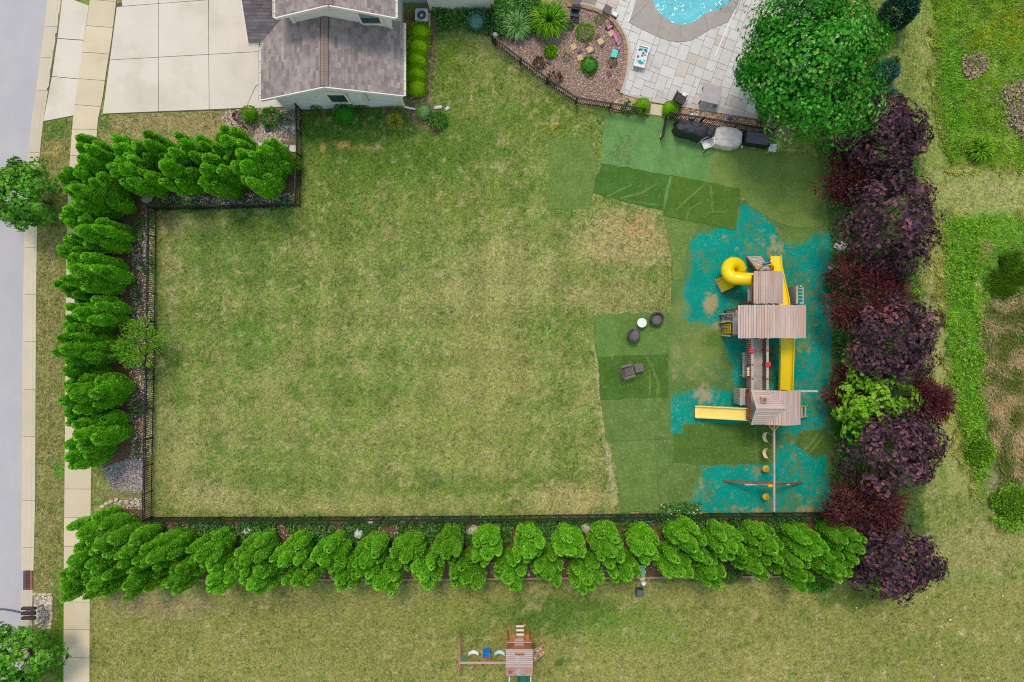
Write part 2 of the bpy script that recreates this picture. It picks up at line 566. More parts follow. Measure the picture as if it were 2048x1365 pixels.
GREEN, DEEP, DRY, STRAW, SOIL = (108, 133, 58), (70, 110, 42), (156, 155, 94), (186, 174, 128), (122, 98, 76)
LAWN_OPS = [
    # the big lawn: greener at the top, drier towards the middle and the south edge
    E(760, 290, 330, 110, (88, 120, 44), 0.85), E(440, 480, 160, 70, (94, 124, 54), 0.6), E(900, 140, 70, 120, (104, 130, 46), 0.7), E(1080, 240, 110, 60, (108, 132, 50), 0.7),
    E(700, 235, 120, 30, (66, 108, 36), 0.85), E(880, 90, 60, 40, (92, 126, 44), 0.6),
    E(470, 520, 130, 90, (100, 130, 58), 0.55), E(500, 690, 80, 80, (98, 132, 54), 0.55), E(560, 450, 140, 40, (96, 124, 50), 0.6),
    E(680, 420, 90, 130, (100, 126, 48), 0.45), E(900, 420, 160, 70, (124, 136, 60), 0.4),
    E(1000, 560, 190, 110, (164, 160, 104), 0.5), E(1240, 480, 130, 80, (176, 164, 112), 0.75), E(1280, 470, 50, 55, (190, 156, 108), 0.75, 0.7, 16, 14),
    E(1220, 590, 120, 50, (166, 156, 104), 0.5), E(960, 740, 150, 120, (152, 152, 88), 0.45), E(880, 870, 260, 110, (150, 154, 84), 0.4),
    E(360, 900, 80, 120, (156, 158, 100), 0.4), E(430, 990, 160, 40, (172, 166, 112), 0.55), E(700, 1010, 360, 26, (160, 158, 98), 0.5),
    E(1130, 1000, 110, 50, (176, 164, 112), 0.6), E(380, 455, 60, 30, (170, 160, 112), 0.5, 0.6, 10, 16), E(345, 560, 26, 120, (172, 164, 122), 0.5, 0.6, 10, 18),
    E(332, 440, 26, 34, (130, 106, 88), 0.55), E(680, 290, 24, 9, (196, 170, 100), 0.9, 0.5, 7), E(740, 296, 40, 6, (176, 160, 84), 0.7, 0.5, 5), E(646, 292, 10, 9, (196, 172, 110), 0.9, 0.5, 5),
    E(1110, 250, 22, 10, (190, 160, 90), 0.6), E(1010, 180, 30, 60, (96, 122, 42), 0.4),
    E(560, 960, 180, 60, (112, 138, 60), 0.35), E(360, 770, 30, 60, (100, 132, 54), 0.5), E(870, 960, 30, 22, (78, 110, 48), 0.5, 0.7, 8), E(485, 440, 16, 12, (76, 112, 42), 0.6, 0.7, 6), E(820, 680, 14, 10, (90, 116, 50), 0.5, 0.7, 6),
    # strip beside the turf, trodden pale
    Pg([(1190, 700), (1203, 700), (1216, 880), (1236, 1010), (1226, 1012), (1205, 880)], (188, 176, 136), 0.7, 4, 6),
    # verge, front lawn
    Pg([(84, 236), (146, 228), (130, 420), (124, 1365), (66, 1365), (74, 450)], (142, 138, 84), 0.9, 5, 3),
    Pg([(84, 236), (146, 230), (140, 275), (82, 280)], (92, 124, 56), 0.8, 8, 6), E(100, 420, 40, 60, (84, 112, 48), 0.8), E(104, 300, 20, 20, (176, 160, 100), 0.6, 0.6, 6, 9), E(118, 940, 12, 22, (92, 150, 44), 0.9, 0.5, 5),  # dark ellipse beside the upper street tree is its shadow, painted into the grass
    Pg([(112, 1180), (130, 1180), (128, 1365), (100, 1365), (106, 1260)], (90, 128, 34), 0.9, 6, 5), E(92, 1300, 30, 60, (80, 118, 36), 0.7), E(112, 1150, 14, 60, (112, 140, 48), 0.7), E(118, 690, 12, 300, (124, 132, 74), 0.5),  # dark ellipse by the lower street tree paints its shadow into the verge
    E(160, 660, 10, 600, (120, 132, 66), 0.0),
    Pg([(196, 232), (440, 224), (470, 250), (440, 290), (196, 296)], (158, 146, 100), 0.95, 5, 5), E(210, 250, 16, 26, (96, 130, 56), 0.8), E(330, 262, 80, 16, (128, 134, 70), 0.5, 0.6, 10, 14),
    E(640, 250, 60, 50, (80, 118, 40), 0.7), E(780, 290, 60, 18, (100, 126, 54), 0.6),
    # neighbour's lawn along the bottom
    Pg([(182, 1160), (2048, 1170), (2060, 1400), (182, 1400)], (144, 144, 80), 0.75, 16, 8),
    E(1120, 1230, 220, 50, (78, 118, 42), 0.8), E(1260, 1260, 160, 60, (116, 142, 58), 0.6), E(560, 1210, 200, 30, (124, 124, 78), 0.6), E(900, 1230, 110, 50, (128, 140, 64), 0.6), E(330, 1210, 140, 40, (156, 144, 104), 0.65),
    E(420, 1320, 180, 60, (150, 150, 84), 0.5), E(950, 1270, 60, 40, (96, 126, 54), 0.5), E(700, 1270, 160, 40, (128, 136, 70), 0.5), E(1120, 1325, 12, 10, (72, 104, 42), 0.8, 0.6, 5),
    E(1250, 1330, 120, 50, (152, 152, 84), 0.5), E(1700, 1195, 90, 34, (84, 108, 40), 0.7), E(1530, 1330, 140, 60, (158, 154, 90), 0.5), E(1860, 1300, 150, 60, (124, 136, 64), 0.5), E(1060, 1210, 40, 16, (176, 164, 116), 0.5, 0.6, 10, 9),  # dark ellipse left of the lowest purple tree is a painted tree shadow
    E(1960, 1090, 110, 80, (160, 154, 100), 0.65), E(1920, 1040, 60, 30, (120, 146, 62), 0.5, 0.6, 10, 12),
    # meadow on the right: bright weeds, mown paths, dead brush, reeds
    Pg([(1800, -60), (2120, -60), (2120, 345), (1990, 338), (1900, 320), (1868, 240), (1860, 60)], (110, 148, 46), 0.9, 16, 24),
    E(2000, 60, 90, 60, (140, 150, 36), 0.7, 0.6, 20, 26), E(1950, 20, 80, 40, (92, 132, 46), 0.6, 0.6, 20, 20), E(1905, 170, 36, 150, (88, 150, 40), 0.6),
    E(1946, 132, 22, 22, (164, 152, 124), 0.9, 0.6, 10), E(2034, 215, 34, 54, (166, 154, 128), 0.9, 0.6, 14), E(1985, 200, 40, 20, (124, 132, 88), 0.6), E(1975, 300, 60, 26, (140, 160, 40), 0.6, 0.6, 14, 16),
    Pg([(1808, -60), (1862, -60), (1872, 240), (1890, 335), (1850, 330), (1836, 230), (1820, 120)], (140, 156, 78), 0.75, 7, 8), E(1846, 100, 16, 80, (172, 166, 104), 0.7, 0.6, 8, 12),
    Pg([(1850, 330), (2120, 345), (2120, 436), (1960, 430), (1890, 440), (1872, 400)], (156, 164, 96), 0.85, 8, 10), E(1960, 380, 120, 22, (168, 166, 110), 0.6, 0.6, 10, 14),
    Pg([(1884, 440), (2120, 432), (2120, 640), (2000, 640), (1960, 780), (1980, 900), (1960, 980), (1926, 900), (1896, 720), (1880, 560)], (104, 156, 48), 0.9, 12, 18),
    Pg([(1962, 600), (2120, 560), (2120, 990), (2010, 990), (1990, 900), (1968, 780)], (150, 148, 92), 0.8, 18, 26), E(2012, 560, 42, 60, (78, 112, 36), 0.95, 0.7, 26), E(2000, 700, 50, 70, (168, 156, 112), 0.7, 0.6, 14, 12),
    E(2020, 870, 40, 50, (92, 118, 56), 0.8), E(1995, 960, 30, 24, (150, 148, 116), 0.8), E(2030, 1010, 60, 44, (100, 160, 40), 0.95, 0.5, 12), E(1962, 500, 24, 30, (150, 140, 96), 0.8, 0.6, 10),
    Pg([(1856, 440), (1884, 440), (1880, 620), (1898, 760), (1930, 920), (1960, 990), (1900, 990), (1870, 830), (1862, 640)], (148, 154, 84), 0.9, 6, 6),
    # soil and dark green grass under the purple trees and the hedges
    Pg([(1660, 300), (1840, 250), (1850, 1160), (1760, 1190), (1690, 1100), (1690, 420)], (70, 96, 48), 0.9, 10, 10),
    Pg([(300, 1040), (1700, 1033), (1760, 1160), (182, 1166), (170, 1060)], (112, 84, 66), 0.95, 4, 4),
    Pg([(190, 296), (596, 280), (598, 410), (300, 416), (296, 1040), (262, 1040), (200, 930), (196, 430)], (112, 88, 70), 0.95, 4, 4),
    E(250, 990, 60, 22, (136, 136, 84), 0.9, 0.4, 5),
    # planting around the garage
    Pg([(574, 216), (806, 208), (808, 226), (700, 238), (600, 236)], (104, 92, 66), 0.85, 6, 7, 14), Pg([(806, 30), (862, 20), (876, 60), (862, 200), (880, 240), (840, 262), (806, 220)], (116, 98, 76), 0.9, 5, 5),
    Pg([(862, 20), (985, 20), (985, 75), (930, 62), (880, 66)], (74, 100, 46), 0.9, 5, 6), E(868, 256, 14, 16, (92, 72, 56), 0.9, 0.4, 5),
    Pg([(440, 222), (575, 216), (600, 224), (594, 290), (520, 290), (470, 270)], (150, 128, 108), 0.9, 6, 8),
]

_r = random.Random(77)
for _ in range(46):
    LAWN_OPS.append(E(_r.uniform(340, 1180), _r.uniform(430, 1000), _r.uniform(3, 7), _r.uniform(3, 6), (66, 98, 44), _r.uniform(0.4, 0.8), 0.7, 3))
for _ in range(70):
    LAWN_OPS.append(E(_r.uniform(190, 2030), _r.uniform(1180, 1360), _r.uniform(4, 12), _r.uniform(3, 8), _r.choice([(184, 170, 124), (70, 102, 44), (176, 164, 112)]), _r.uniform(0.4, 0.8), 0.7, 5))

gx = np.arange(-33.6, 33.61, 0.16)
gy = np.arange(-23.2, 23.21, 0.16)
GXX, GYY = np.meshgrid(gx, gy)
gX, gY = GXX.ravel(), GYY.ravel()
gPX, gPY = gX * PXM + 1024, 682.5 - gY * PXM

def lawn_colour(PX, PY):
    a = np.array(C(*GREEN))[None, :]
    b = np.array(C(*DRY))[None, :]
    t = fbm(PX, PY, 150, 1) * 0.35 + fbm(PX, PY, 30, 5) * 0.25 + fbm(PX, PY, 11, 6, 3) * 0.4
    t = sstep(0.34, 0.70, t)[:, None] * 0.75
    base = a * (1 - t) + b * t
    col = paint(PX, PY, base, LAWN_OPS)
    # mower passes, straw clumps and deep green tufts
    stripe = 1 + 0.05 * np.clip(3 * np.sin(PX / 14.0 + 0.4 * np.sin(PY / 140)), -1, 1) * fbm(PX, PY, 120, 33) * 2 + 0.045 * np.clip(3 * np.sin(PY / 13.0), -1, 1) * fbm(PX, PY, 160, 37) * 2
    inlawn = sstep(6, -6, sd_poly(PX, PY, [(315, 425), (600, 420), (610, 300), (1190, 300), (1190, 700), (1230, 1030), (310, 1035)]))
    col = col * (1 + (stripe - 1) * inlawn)[:, None]
    beds = inside(PX, PY, [(300, 1040), (1700, 1033), (1760, 1160), (182, 1166), (170, 1060)]) | inside(PX, PY, [(190, 296), (596, 280), (598, 410), (300, 416), (296, 1040), (262, 1040), (200, 930), (196, 430)]) | inside(PX, PY, [(1660, 300), (1840, 250), (1850, 1160), (1760, 1190), (1690, 1100)])
    s = (sstep(0.60, 0.8, fbm(PX, PY, 11, 9, 3)) * 0.45 * ~beds)[:, None]
    col = col * (1 - s) + np.array(C(*STRAW))[None, :] * s
    s = (sstep(0.62, 0.80, fbm(PX, PY, 12, 14, 3)) * 0.45)[:, None]
    col = col * (1 - s) + np.array(C(*DEEP))[None, :] * s
    col *= (0.86 + 0.28 * fbm(PX, PY, 5, 17, 2))[:, None]
    return col

ROAD_EDGE = [(104, -100), (95, 0), (85, 80), (72, 180), (60, 260), (54, 320), (49, 460), (46, 600), (44, 800), (43, 1000), (42, 1180), (42, 1480)]
KERB_BACK = [(131, -100), (122, 0), (115, 55), (105, 115), (97, 175), (86, 245), (79, 310), (74, 450), (72, 600), (70, 1000), (67, 1140), (64, 1220), (64, 1480)]
WALK_L = [(192, -100), (180, 0), (173, 50), (165, 100), (151, 200), (146, 240), (139, 330), (135, 420), (132, 600), (130, 900), (128, 1100), (127, 1480)]
WALK_R = [(246, -100), (233, 0), (223, 80), (213, 140), (205, 200), (197, 232), (192, 300), (186, 500), (184, 900), (181, 1100), (179, 1480)]
def edge_x(edge, py):
    return np.interp(py, [p[1] for p in edge], [p[0] for p in edge])

POOL = [(1296, -150), (1300, -40), (1303.7, 0), (1309, 13), (1324, 34), (1343, 46), (1361, 51), (1378, 49), (1393, 42), (1408, 30), (1438, 19), (1455, 11), (1464, 0), (1478, -40), (1490, -150)]
COPE = [(1285, -150), (1275, -10), (1257.5, 46), (1283, 60), (1313, 74), (1337, 83), (1361, 85.5), (1380, 83), (1399, 73), (1416, 62), (1438, 52), (1455, 46), (1474, 12), (1500, -40), (1540, -150)]

gcol = lawn_colour(gPX, gPY) * np.array([1.11, 1.11, 1.17])
gz = np.zeros_like(gX)
gz += 0.03 * (fbm(gPX, gPY, 120, 61) - 0.5)
flat = sd_poly(gPX, gPY, [(300, 40), (1700, -60), (1700, 1030), (1180, 1030), (1150, 250), (900, 60), (600, 215), (300, 220)]) < 0
gz[flat & (gPX > 1090)] = -0.004
gz = np.where((gPX < 700) & (gPY < 235), -0.02, gz)
gz = np.where(gPX < edge_x(WALK_R, gPY) + 8, np.minimum(gz, -0.012), gz)
gz = np.where(gPX < edge_x(KERB_BACK, gPY) - 3, -0.16, gz)
gz = np.where(sd_poly(gPX, gPY, COPE) < -6, -1.9, gz)
ny, nx = GXX.shape
ii = np.arange(ny * nx).reshape(ny, nx)
gF = np.stack([ii[:-1, :-1], ii[:-1, 1:], ii[1:, 1:], ii[1:, :-1]], axis=-1).reshape(-1, 4)
# outer skirt to the horizon
rim = np.array([(-900, -900, -0.3), (900, -900, -0.3), (900, 900, -0.3), (-900, 900, -0.3)], float)
x0, x1, y0, y1 = gx[0], gx[-1], gy[0], gy[-1]
inner = np.array([ii[0, 0], ii[0, -1], ii[-1, -1], ii[-1, 0]])
nb = ny * nx
skirt = np.array([[nb, nb + 1, inner[1], inner[0]], [nb + 1, nb + 2, inner[2], inner[1]], [nb + 2, nb + 3, inner[3], inner[2]], [nb + 3, nb, inner[0], inner[3]]])
gV = np.concatenate([np.stack([gX, gY, gz], 1), rim])
gC = np.concatenate([gcol * 0.93, np.tile(np.array(C(124, 138, 66)), (4, 1))])

def ground_material():
    m, nt, out = _nt('grass_ground')
    a = nt.nodes.new('ShaderNodeAttribute'); a.attribute_name = 'Col'
    vec = _pos(nt)
    n1 = _noise(nt, vec, 7, 5, 0.8)
    n2 = _noise(nt, vec, 34, 3, 0.7)
    col = _gain(nt, a.outputs['Color'], _map(nt, n1, 0.34, 0.66, 0.50, 1.55))
    col = _gain(nt, col, _map(nt, n2, 0.3, 0.7, 0.6, 1.42))
    col = _mixc(nt, _map(nt, _noise(nt, vec, 21, 3, 0.7), 0.6, 0.74, 0, 0.35), col, C(*STRAW))
    p = nt.nodes.new('ShaderNodeBsdfDiffuse')
    nt.links.new(col, p.inputs[0])
    b = nt.nodes.new('ShaderNodeBump')
    b.inputs['Strength'].default_value = 0.5
    b.inputs['Distance'].default_value = 0.05
    nt.links.new(n2, b.inputs['Height'])
    nt.links.new(b.outputs[0], p.inputs['Normal'])
    nt.links.new(p.outputs[0], out.inputs[0])
    return m
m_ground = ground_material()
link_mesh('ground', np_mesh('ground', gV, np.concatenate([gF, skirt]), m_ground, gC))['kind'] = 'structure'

# ------------------------------------------------------------------ materials for paving
m_road = M('road_surface', C(186, 185, 190), C(176, 175, 180), 0.5, 0.9, 0.10, 60, 0.25, 90, c3=C(176, 174, 184), s3=0.15, thr=(0.5, 0.8))
m_conc = M('driveway_concrete', C(216, 209, 196), C(208, 202, 190), 0.6, 0.85, 0.05, 50, 0.1, 120, objvar=0.03, c3=C(198, 188, 170), s3=0.3, thr=(0.5, 0.72))
m_walk = M('sidewalk_concrete', C(214, 200, 172), C(204, 192, 168), 0.8, 0.85, 0.06, 50, 0.1, 120, objvar=0.05, c3=C(196, 182, 154), s3=0.5, thr=(0.55, 0.75))
m_kerb = M('kerb_concrete', C(206, 196, 174), C(196, 188, 170), 0.9, 0.85, 0.07, 40, 0.1, 100, objvar=0.05)
m_joint = M('joint_dirt', C(92, 82, 66), C(110, 100, 84), 4, 0.95)

def flat_poly(name, pts, z, mat, kind='structure', **kw):
    b = MB()
    p = [G(*q) for q in pts]
    a = sum(p[i][0] * p[(i + 1) % len(p)][1] - p[(i + 1) % len(p)][0] * p[i][1] for i in range(len(p)))
    if a < 0:
        p = p[::-1]
    b.add([(x, y, z) for x, y in p], [tuple(range(len(p)))])
    return b.obj(name, mat, kind=kind, **kw)

# road
ys = [-100, 0, 80, 180, 260, 320, 460, 600, 800, 1000, 1180, 1480]
flat_poly('road', [(edge_x(ROAD_EDGE, y) + 2, y) for y in ys] + [(-700, 1480), (-700, -100)], -0.10, m_road)

def strip_slabs(parent, name, L, R, joints, z0, z1, mat, gap=0.4, crowned=None):
    for j in range(len(joints) - 1):
        a, b2 = joints[j] + gap, joints[j + 1] - gap
        mids = [a, (a + b2) / 2, b2]
        pts = [(edge_x(L, y) + 0.3, y + tilt(y)) for y in mids] + [(edge_x(R, y) - 0.3, y + tilt(y, 1)) for y in mids[::-1]]
        MB().prism([G(*p) for p in pts], z0, z1).obj(name, mat, parent)

def tilt(y, side=0):
    return (4 if y < 240 else 1) * side * (1 if y < 240 else 0.5)

sw = flat_poly('sidewalk', [(edge_x(WALK_L, y), y) for y in range(-60, 1440, 60)] + [(edge_x(WALK_R, y), y) for y in range(1380, -61, -60)], 0.004, m_joint)
strip_slabs(sw, 'slab', WALK_L, WALK_R, [-50, 0, 52, 105, 158, 210, 259, 312, 366, 419, 472, 526, 580, 632, 686, 740, 794, 850, 905, 978, 1035, 1093, 1148, 1204, 1259, 1315, 1372, 1430], 0.0, 0.03, m_walk)
kb = flat_poly('kerb', [(edge_x(ROAD_EDGE, y) + 1, y) for y in range(-60, 1440, 60)] + [(edge_x(KERB_BACK, y) - 1, y) for y in range(1380, -61, -60)], -0.12, m_joint)
GUT_R = [(p[0] - 7, p[1]) for p in KERB_BACK]
kj = [-50, 54, 116, 182, 305, 400, 495, 590, 684, 779, 874, 1001, 1096, 1142, 1180, 1232, 1330, 1430]
for j in range(len(kj) - 1):
    if kj[j] == 1142:
        continue
    a, b2 = kj[j] + 0.4, kj[j + 1] - 0.4
    mids = [a, (a + b2) / 2, b2]
    q = MB()
    top = [(edge_x(ROAD_EDGE, y), edge_x(GUT_R, y), edge_x(KERB_BACK, y), y) for y in mids]
    hi = -0.02 if b2 < 240 else 0.025
    for t in range(2):
        (r0, g0, k0, y0_), (r1, g1, k1, y1_) = top[t], top[t + 1]
        q.slab([G3(r0, y0_, -0.09), G3(r1, y1_, -0.09), G3(g1, y1_, -0.115), G3(g0, y0_, -0.115)], 0.1)
        q.slab([G3(g0 + 0.1, y0_, -0.11), G3(g1 + 0.1, y1_, -0.11), G3(g1 + 1.6, y1_, hi), G3(g0 + 1.6, y0_, hi)], 0.03)
        q.slab([G3(g0 + 1.6, y0_, hi), G3(g1 + 1.6, y1_, hi), G3(k1, y1_, hi), G3(k0, y0_, hi)], 0.15)
    q.obj('kerb_slab', m_kerb, kb)

# driveway
dw = flat_poly('driveway', [(233, 6), (500, -12), (560, -60), (700, -60), (700, 190), (576, 214), (440, 221), (205, 229)], 0.002, m_joint)
def slab_px(parent, pts, z=0.03, mat=None, name='slab'):
    MB().prism([G(*p) for p in pts], 0.0, z).obj(name, mat or m_conc, parent)
slab_px(dw, [(234, 15), (317.4, 8.5), (317.4, 114.8), (220.6, 120.2)])
slab_px(dw, [(318.3, 8.4), (417, 1), (417.3, 109.2), (318.3, 114.7)])
slab_px(dw, [(418.2, 0.9), (500, -5), (600, -8), (600, 99), (418.2, 109.1)])
slab_px(dw, [(220.4, 121.2), (317.4, 115.8), (317, 223.4), (206, 228)])
slab_px(dw, [(318.3, 115.7), (417.3, 110.2), (418.5, 219.5), (318, 223.3)])
slab_px(dw, [(418.2, 110.1), (600, 100), (560, 152), (512, 172), (496, 206), (495, 216), (419.4, 219.4)])
slab_px(dw, [(560, 153), (700, 150), (700, 190), (580, 214), (496, 217), (497, 206), (513, 173)])
slab_px(dw, [(245, 13), (317.4, 7.6), (317.4, -60), (240, -60)])
slab_px(dw, [(318.3, 7.5), (417, 0), (417, -60), (318.3, -60)])
slab_px(dw, [(418, -0.1), (500, -6), (560, -60), (418, -60)])
ap = flat_poly('driveway_apron', [(124, 0), (146, 0), (180, 13), (147, 233), (86, 244)], -0.004, m_joint)
slab_px(ap, [(124.5, 0), (146, 0), (178, 12), (168, 80.5), (115.5, 77)], 0.022)
slab_px(ap, [(115.2, 78.4), (167.8, 82), (157, 158), (104.5, 153)], 0.022)
slab_px(ap, [(104.2, 154.2), (156.8, 159.2), (147, 231.5), (87, 243)], 0.022)
# ------------------------------------------------------------------ turf of the play area
TURF = [(1330, 430), (1400, 425), (1480, 400), (1560, 380), (1640, 305), (1705, 330), (1705, 1030), (1240, 1027), (1226, 885), (1192, 715), (1186, 630), (1340, 622), (1342, 470)]
TEAL, TGREEN, WORN = (12, 146, 130), (92, 124, 62), (170, 152, 114)
turf_ops = [
    E(1280, 660, 80, 50, (104, 134, 70), 0.9), E(1400, 640, 70, 130, (112, 134, 70), 0.7),
    Pg([(1395, 470), (1440, 455), (1475, 450), (1486, 410), (1512, 412), (1540, 445), (1560, 478), (1600, 488), (1650, 465), (1690, 470), (1690, 600), (1662, 700), (1655, 860), (1600, 868), (1500, 858), (1470, 790), (1455, 700), (1445, 660), (1362, 640), (1368, 560), (1372, 500)], TEAL, 1, 2, 10),
    Pg([(1342, 792), (1400, 776), (1490, 786), (1505, 852), (1365, 850), (1362, 868), (1342, 868)], TEAL, 1, 2, 3),
    Pg([(1396, 929), (1500, 930), (1545, 927), (1560, 892), (1650, 880), (1662, 1024), (1370, 1027), (1388, 985), (1402, 955)], TEAL, 1, 2, 8),
    Pg([(1500, 850), (1600, 855), (1600, 885), (1545, 900), (1490, 870)], TEAL, 0.9, 3, 10, 12),
    # bare and grassy places in the teal
    E(1550, 495, 22, 30, WORN, 0.85, 0.7, 12, 9), E(1590, 475, 30, 14, (112, 138, 60), 0.9, 0.6, 10), E(1420, 612, 18, 28, WORN, 0.9, 0.5, 10), E(1432, 650, 14, 14, (150, 142, 112), 0.9, 0.5, 8),
    E(1395, 690, 62, 56, (116, 136, 70), 0.9, 0.5, 16), E(1424, 680, 26, 20, (84, 122, 44), 0.8, 0.6, 10), E(1408, 745, 44, 40, (134, 138, 84), 0.85, 0.5, 14, 12), E(1404, 790, 26, 26, WORN, 0.85, 0.6, 12, 9), E(1440, 760, 24, 40, (70, 118, 78), 0.5),
    E(1625, 580, 26, 50, (104, 124, 82), 0.7, 0.6, 12, 11), E(1608, 700, 20, 26, (128, 136, 84), 0.8, 0.6, 12, 12), E(1618, 640, 18, 30, (90, 122, 74), 0.6, 0.6, 10, 9),
    E(1535, 735, 20, 54, (70, 100, 44), 0.9, 0.5, 8), E(1480, 790, 26, 30, (64, 98, 50), 0.7, 0.6, 10), E(1500, 1018, 40, 10, WORN, 0.8, 0.6, 8, 9), E(1618, 1018, 26, 12, WORN, 0.8, 0.6, 8), E(1516, 944, 28, 14, (146, 140, 100), 0.85, 0.6, 8, 8),
    E(1400, 1000, 26, 30, (120, 134, 84), 0.6, 0.6, 12, 9), E(1414, 930, 30, 8, (100, 124, 60), 0.6), E(1460, 478, 60, 10, (90, 122, 60), 0.3, 0.6, 8, 8),
    E(1635, 985, 16, 14, (150, 142, 100), 0.6, 0.6, 8, 8), E(1420, 985, 8, 7, (96, 116, 60), 0.7, 0.5, 4), E(1450, 1004, 6, 5, (96, 116, 60), 0.7, 0.5, 4), E(1388, 1000, 6, 5, (96, 116, 60), 0.7, 0.5, 4), E(1588, 990, 7, 6, (96, 116, 60), 0.7, 0.5, 4),
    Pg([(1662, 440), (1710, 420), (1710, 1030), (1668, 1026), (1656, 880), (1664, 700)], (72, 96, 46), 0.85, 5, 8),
    E(1375, 520, 14, 40, (96, 128, 58), 0.8, 0.6, 8), E(1360, 620, 26, 30, (120, 136, 76), 0.8, 0.6, 10), E(1355, 720, 18, 40, (124, 138, 78), 0.8, 0.6, 8),
    Pg([(1600, 862), (1655, 856), (1658, 905), (1632, 915), (1590, 888)], (78, 112, 46), 0.95, 3, 6), Pg([(1637, 470), (1652, 470), (1656, 860), (1642, 860)], (74, 110, 66), 0.55, 3, 4, 18),
]
tg = 0.07
tx = np.arange(1178, 1712, tg * PXM)
ty = np.arange(296, 1034, tg * PXM)
TXX, TYY = np.meshgrid(tx, ty)
tPX, tPY = TXX.ravel(), TYY.ravel()
edge = sd_poly(tPX, tPY, TURF) + (fbm(tPX, tPY, 14, 71) - 0.5) * 10
tcol = paint(tPX, tPY, np.tile(np.array(C(*TGREEN)), (len(tPX), 1)) * (0.85 + 0.3 * fbm(tPX, tPY, 40, 3))[:, None], turf_ops)
w_ = (sstep(0.42, 0.62, fbm(tPX, tPY, 46, 81, 5)) * sstep(0.45, 0.62, fbm(tPX, tPY, 6, 83, 3)) * 0.7)[:, None]
tcol = tcol * (1 - w_) + np.array(C(96, 126, 74)) * w_
tcol *= (0.84 + 0.32 * fbm(tPX, tPY, 28, 91, 5))[:, None]
s = (sstep(0.60, 0.85, fbm(tPX, tPY, 9, 19, 4)) * sstep(0.4, 0.65, fbm(tPX, tPY, 60, 23)) * 0.8)[:, None]
tcol = tcol * (1 - s) + np.array(C(158, 150, 104)) * s
nyt, nxt = TXX.shape
ti = np.arange(nyt * nxt).reshape(nyt, nxt)
tF = np.stack([ti[:-1, :-1], ti[1:, :-1], ti[1:, 1:], ti[:-1, 1:]], axis=-1).reshape(-1, 4)
tF = tF[(edge[tF] < 0).all(axis=1)]
tV = np.stack([(tPX - 1024) / PXM, (682.5 - tPY) / PXM, 0.012 + 0.006 * fbm(tPX, tPY, 30, 8)], 1)
used = np.unique(tF)
remap = np.full(len(tV), -1); remap[used] = np.arange(len(used))
m_turf = M('play_turf_fibre', (0.1, 0.1, 0.1), attr='Col', rough=0.95, fine=0.24, fscale=10, bump=0.6, bscale=24, spec=0.1)
link_mesh('play_area_turf', np_mesh('play_area_turf', tV[used], remap[tF], m_turf, tcol[used]))['kind'] = 'structure'

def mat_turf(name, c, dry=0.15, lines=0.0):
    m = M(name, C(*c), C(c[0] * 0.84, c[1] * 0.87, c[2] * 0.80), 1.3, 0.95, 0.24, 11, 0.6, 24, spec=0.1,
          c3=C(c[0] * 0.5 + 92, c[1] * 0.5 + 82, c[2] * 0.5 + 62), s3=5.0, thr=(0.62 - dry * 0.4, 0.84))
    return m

TM = {
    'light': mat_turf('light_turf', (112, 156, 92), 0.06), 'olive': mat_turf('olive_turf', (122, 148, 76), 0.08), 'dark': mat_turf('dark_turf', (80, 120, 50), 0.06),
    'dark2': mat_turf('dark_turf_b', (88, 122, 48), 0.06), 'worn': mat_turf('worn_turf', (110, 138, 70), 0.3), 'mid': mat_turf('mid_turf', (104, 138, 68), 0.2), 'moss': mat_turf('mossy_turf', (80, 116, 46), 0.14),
    'plain': mat_turf('plain_turf', (104, 132, 68), 0.28), 'swing': mat_turf('swing_turf', (88, 120, 52), 0.12),
}
MATS_DONE = {}
def turf_mat(key, pts, mat, z, label, folds=()):
    rr = random.Random(len(key) * 31 + int(pts[0][0]))
    poly = []
    n = len(pts)
    for i in range(n):
        a, b = pts[i], pts[(i + 1) % n]
        k = max(2, int(hypot(b[0] - a[0], b[1] - a[1]) / 7))
        for j in range(k):
            t = j / k
            jit = 0 if j == 0 else 1.3
            poly.append((a[0] + (b[0] - a[0]) * t + rr.uniform(-jit, jit), a[1] + (b[1] - a[1]) * t + rr.uniform(-jit, jit)))
    b = MB().prism([G(*p) for p in poly], z - 0.008, z)
    o = b.obj('turf_mat', TM[mat], label=label, cat='turf mat', group='loose pieces of artificial turf')
    for f in folds:
        w = f[0]
        path = [Vector(G3(p[0], p[1], z)) for p in f[1]]
        pts2 = []
        for i in range(len(path) - 1):
            for j in range(6):
                p = path[i].lerp(path[i + 1], j / 6)
                pts2.append(p + Vector((rr.uniform(-.012, .012), rr.uniform(-.012, .012), 0)))
        pts2.append(path[-1])
        m = len(pts2)
        vs, fs = [], []
        for i, p in enumerate(pts2):
            d = (pts2[min(i + 1, m - 1)] - pts2[max(0, i - 1)]).normalized()
            sdv = Vector((-d.y, d.x, 0))
            e = min(1.0, min(i, m - 1 - i) / 3.0 + 0.12)
            ww = w * (0.45 + 0.55 * e)
            for u, h in ((-1, 0.0), (-0.55, 0.55), (-0.1, 1.0), (0.35, 0.7), (1, 0.0)):
                vs.append(p + sdv * (u * ww) + Vector((0, 0, 0.002 + h * w * 0.62 * e)))
        for i in range(m - 1):
            fs += [(i * 5 + k, (i + 1) * 5 + k, (i + 1) * 5 + k + 1, i * 5 + k + 1) for k in range(4)]
        MB().add(vs, fs).obj('fold', TM[f[2] if len(f) > 2 else 'mid'], o, smooth=True)  # lighter turf tone on dark mats puts the fold's highlight into its colour
    return o

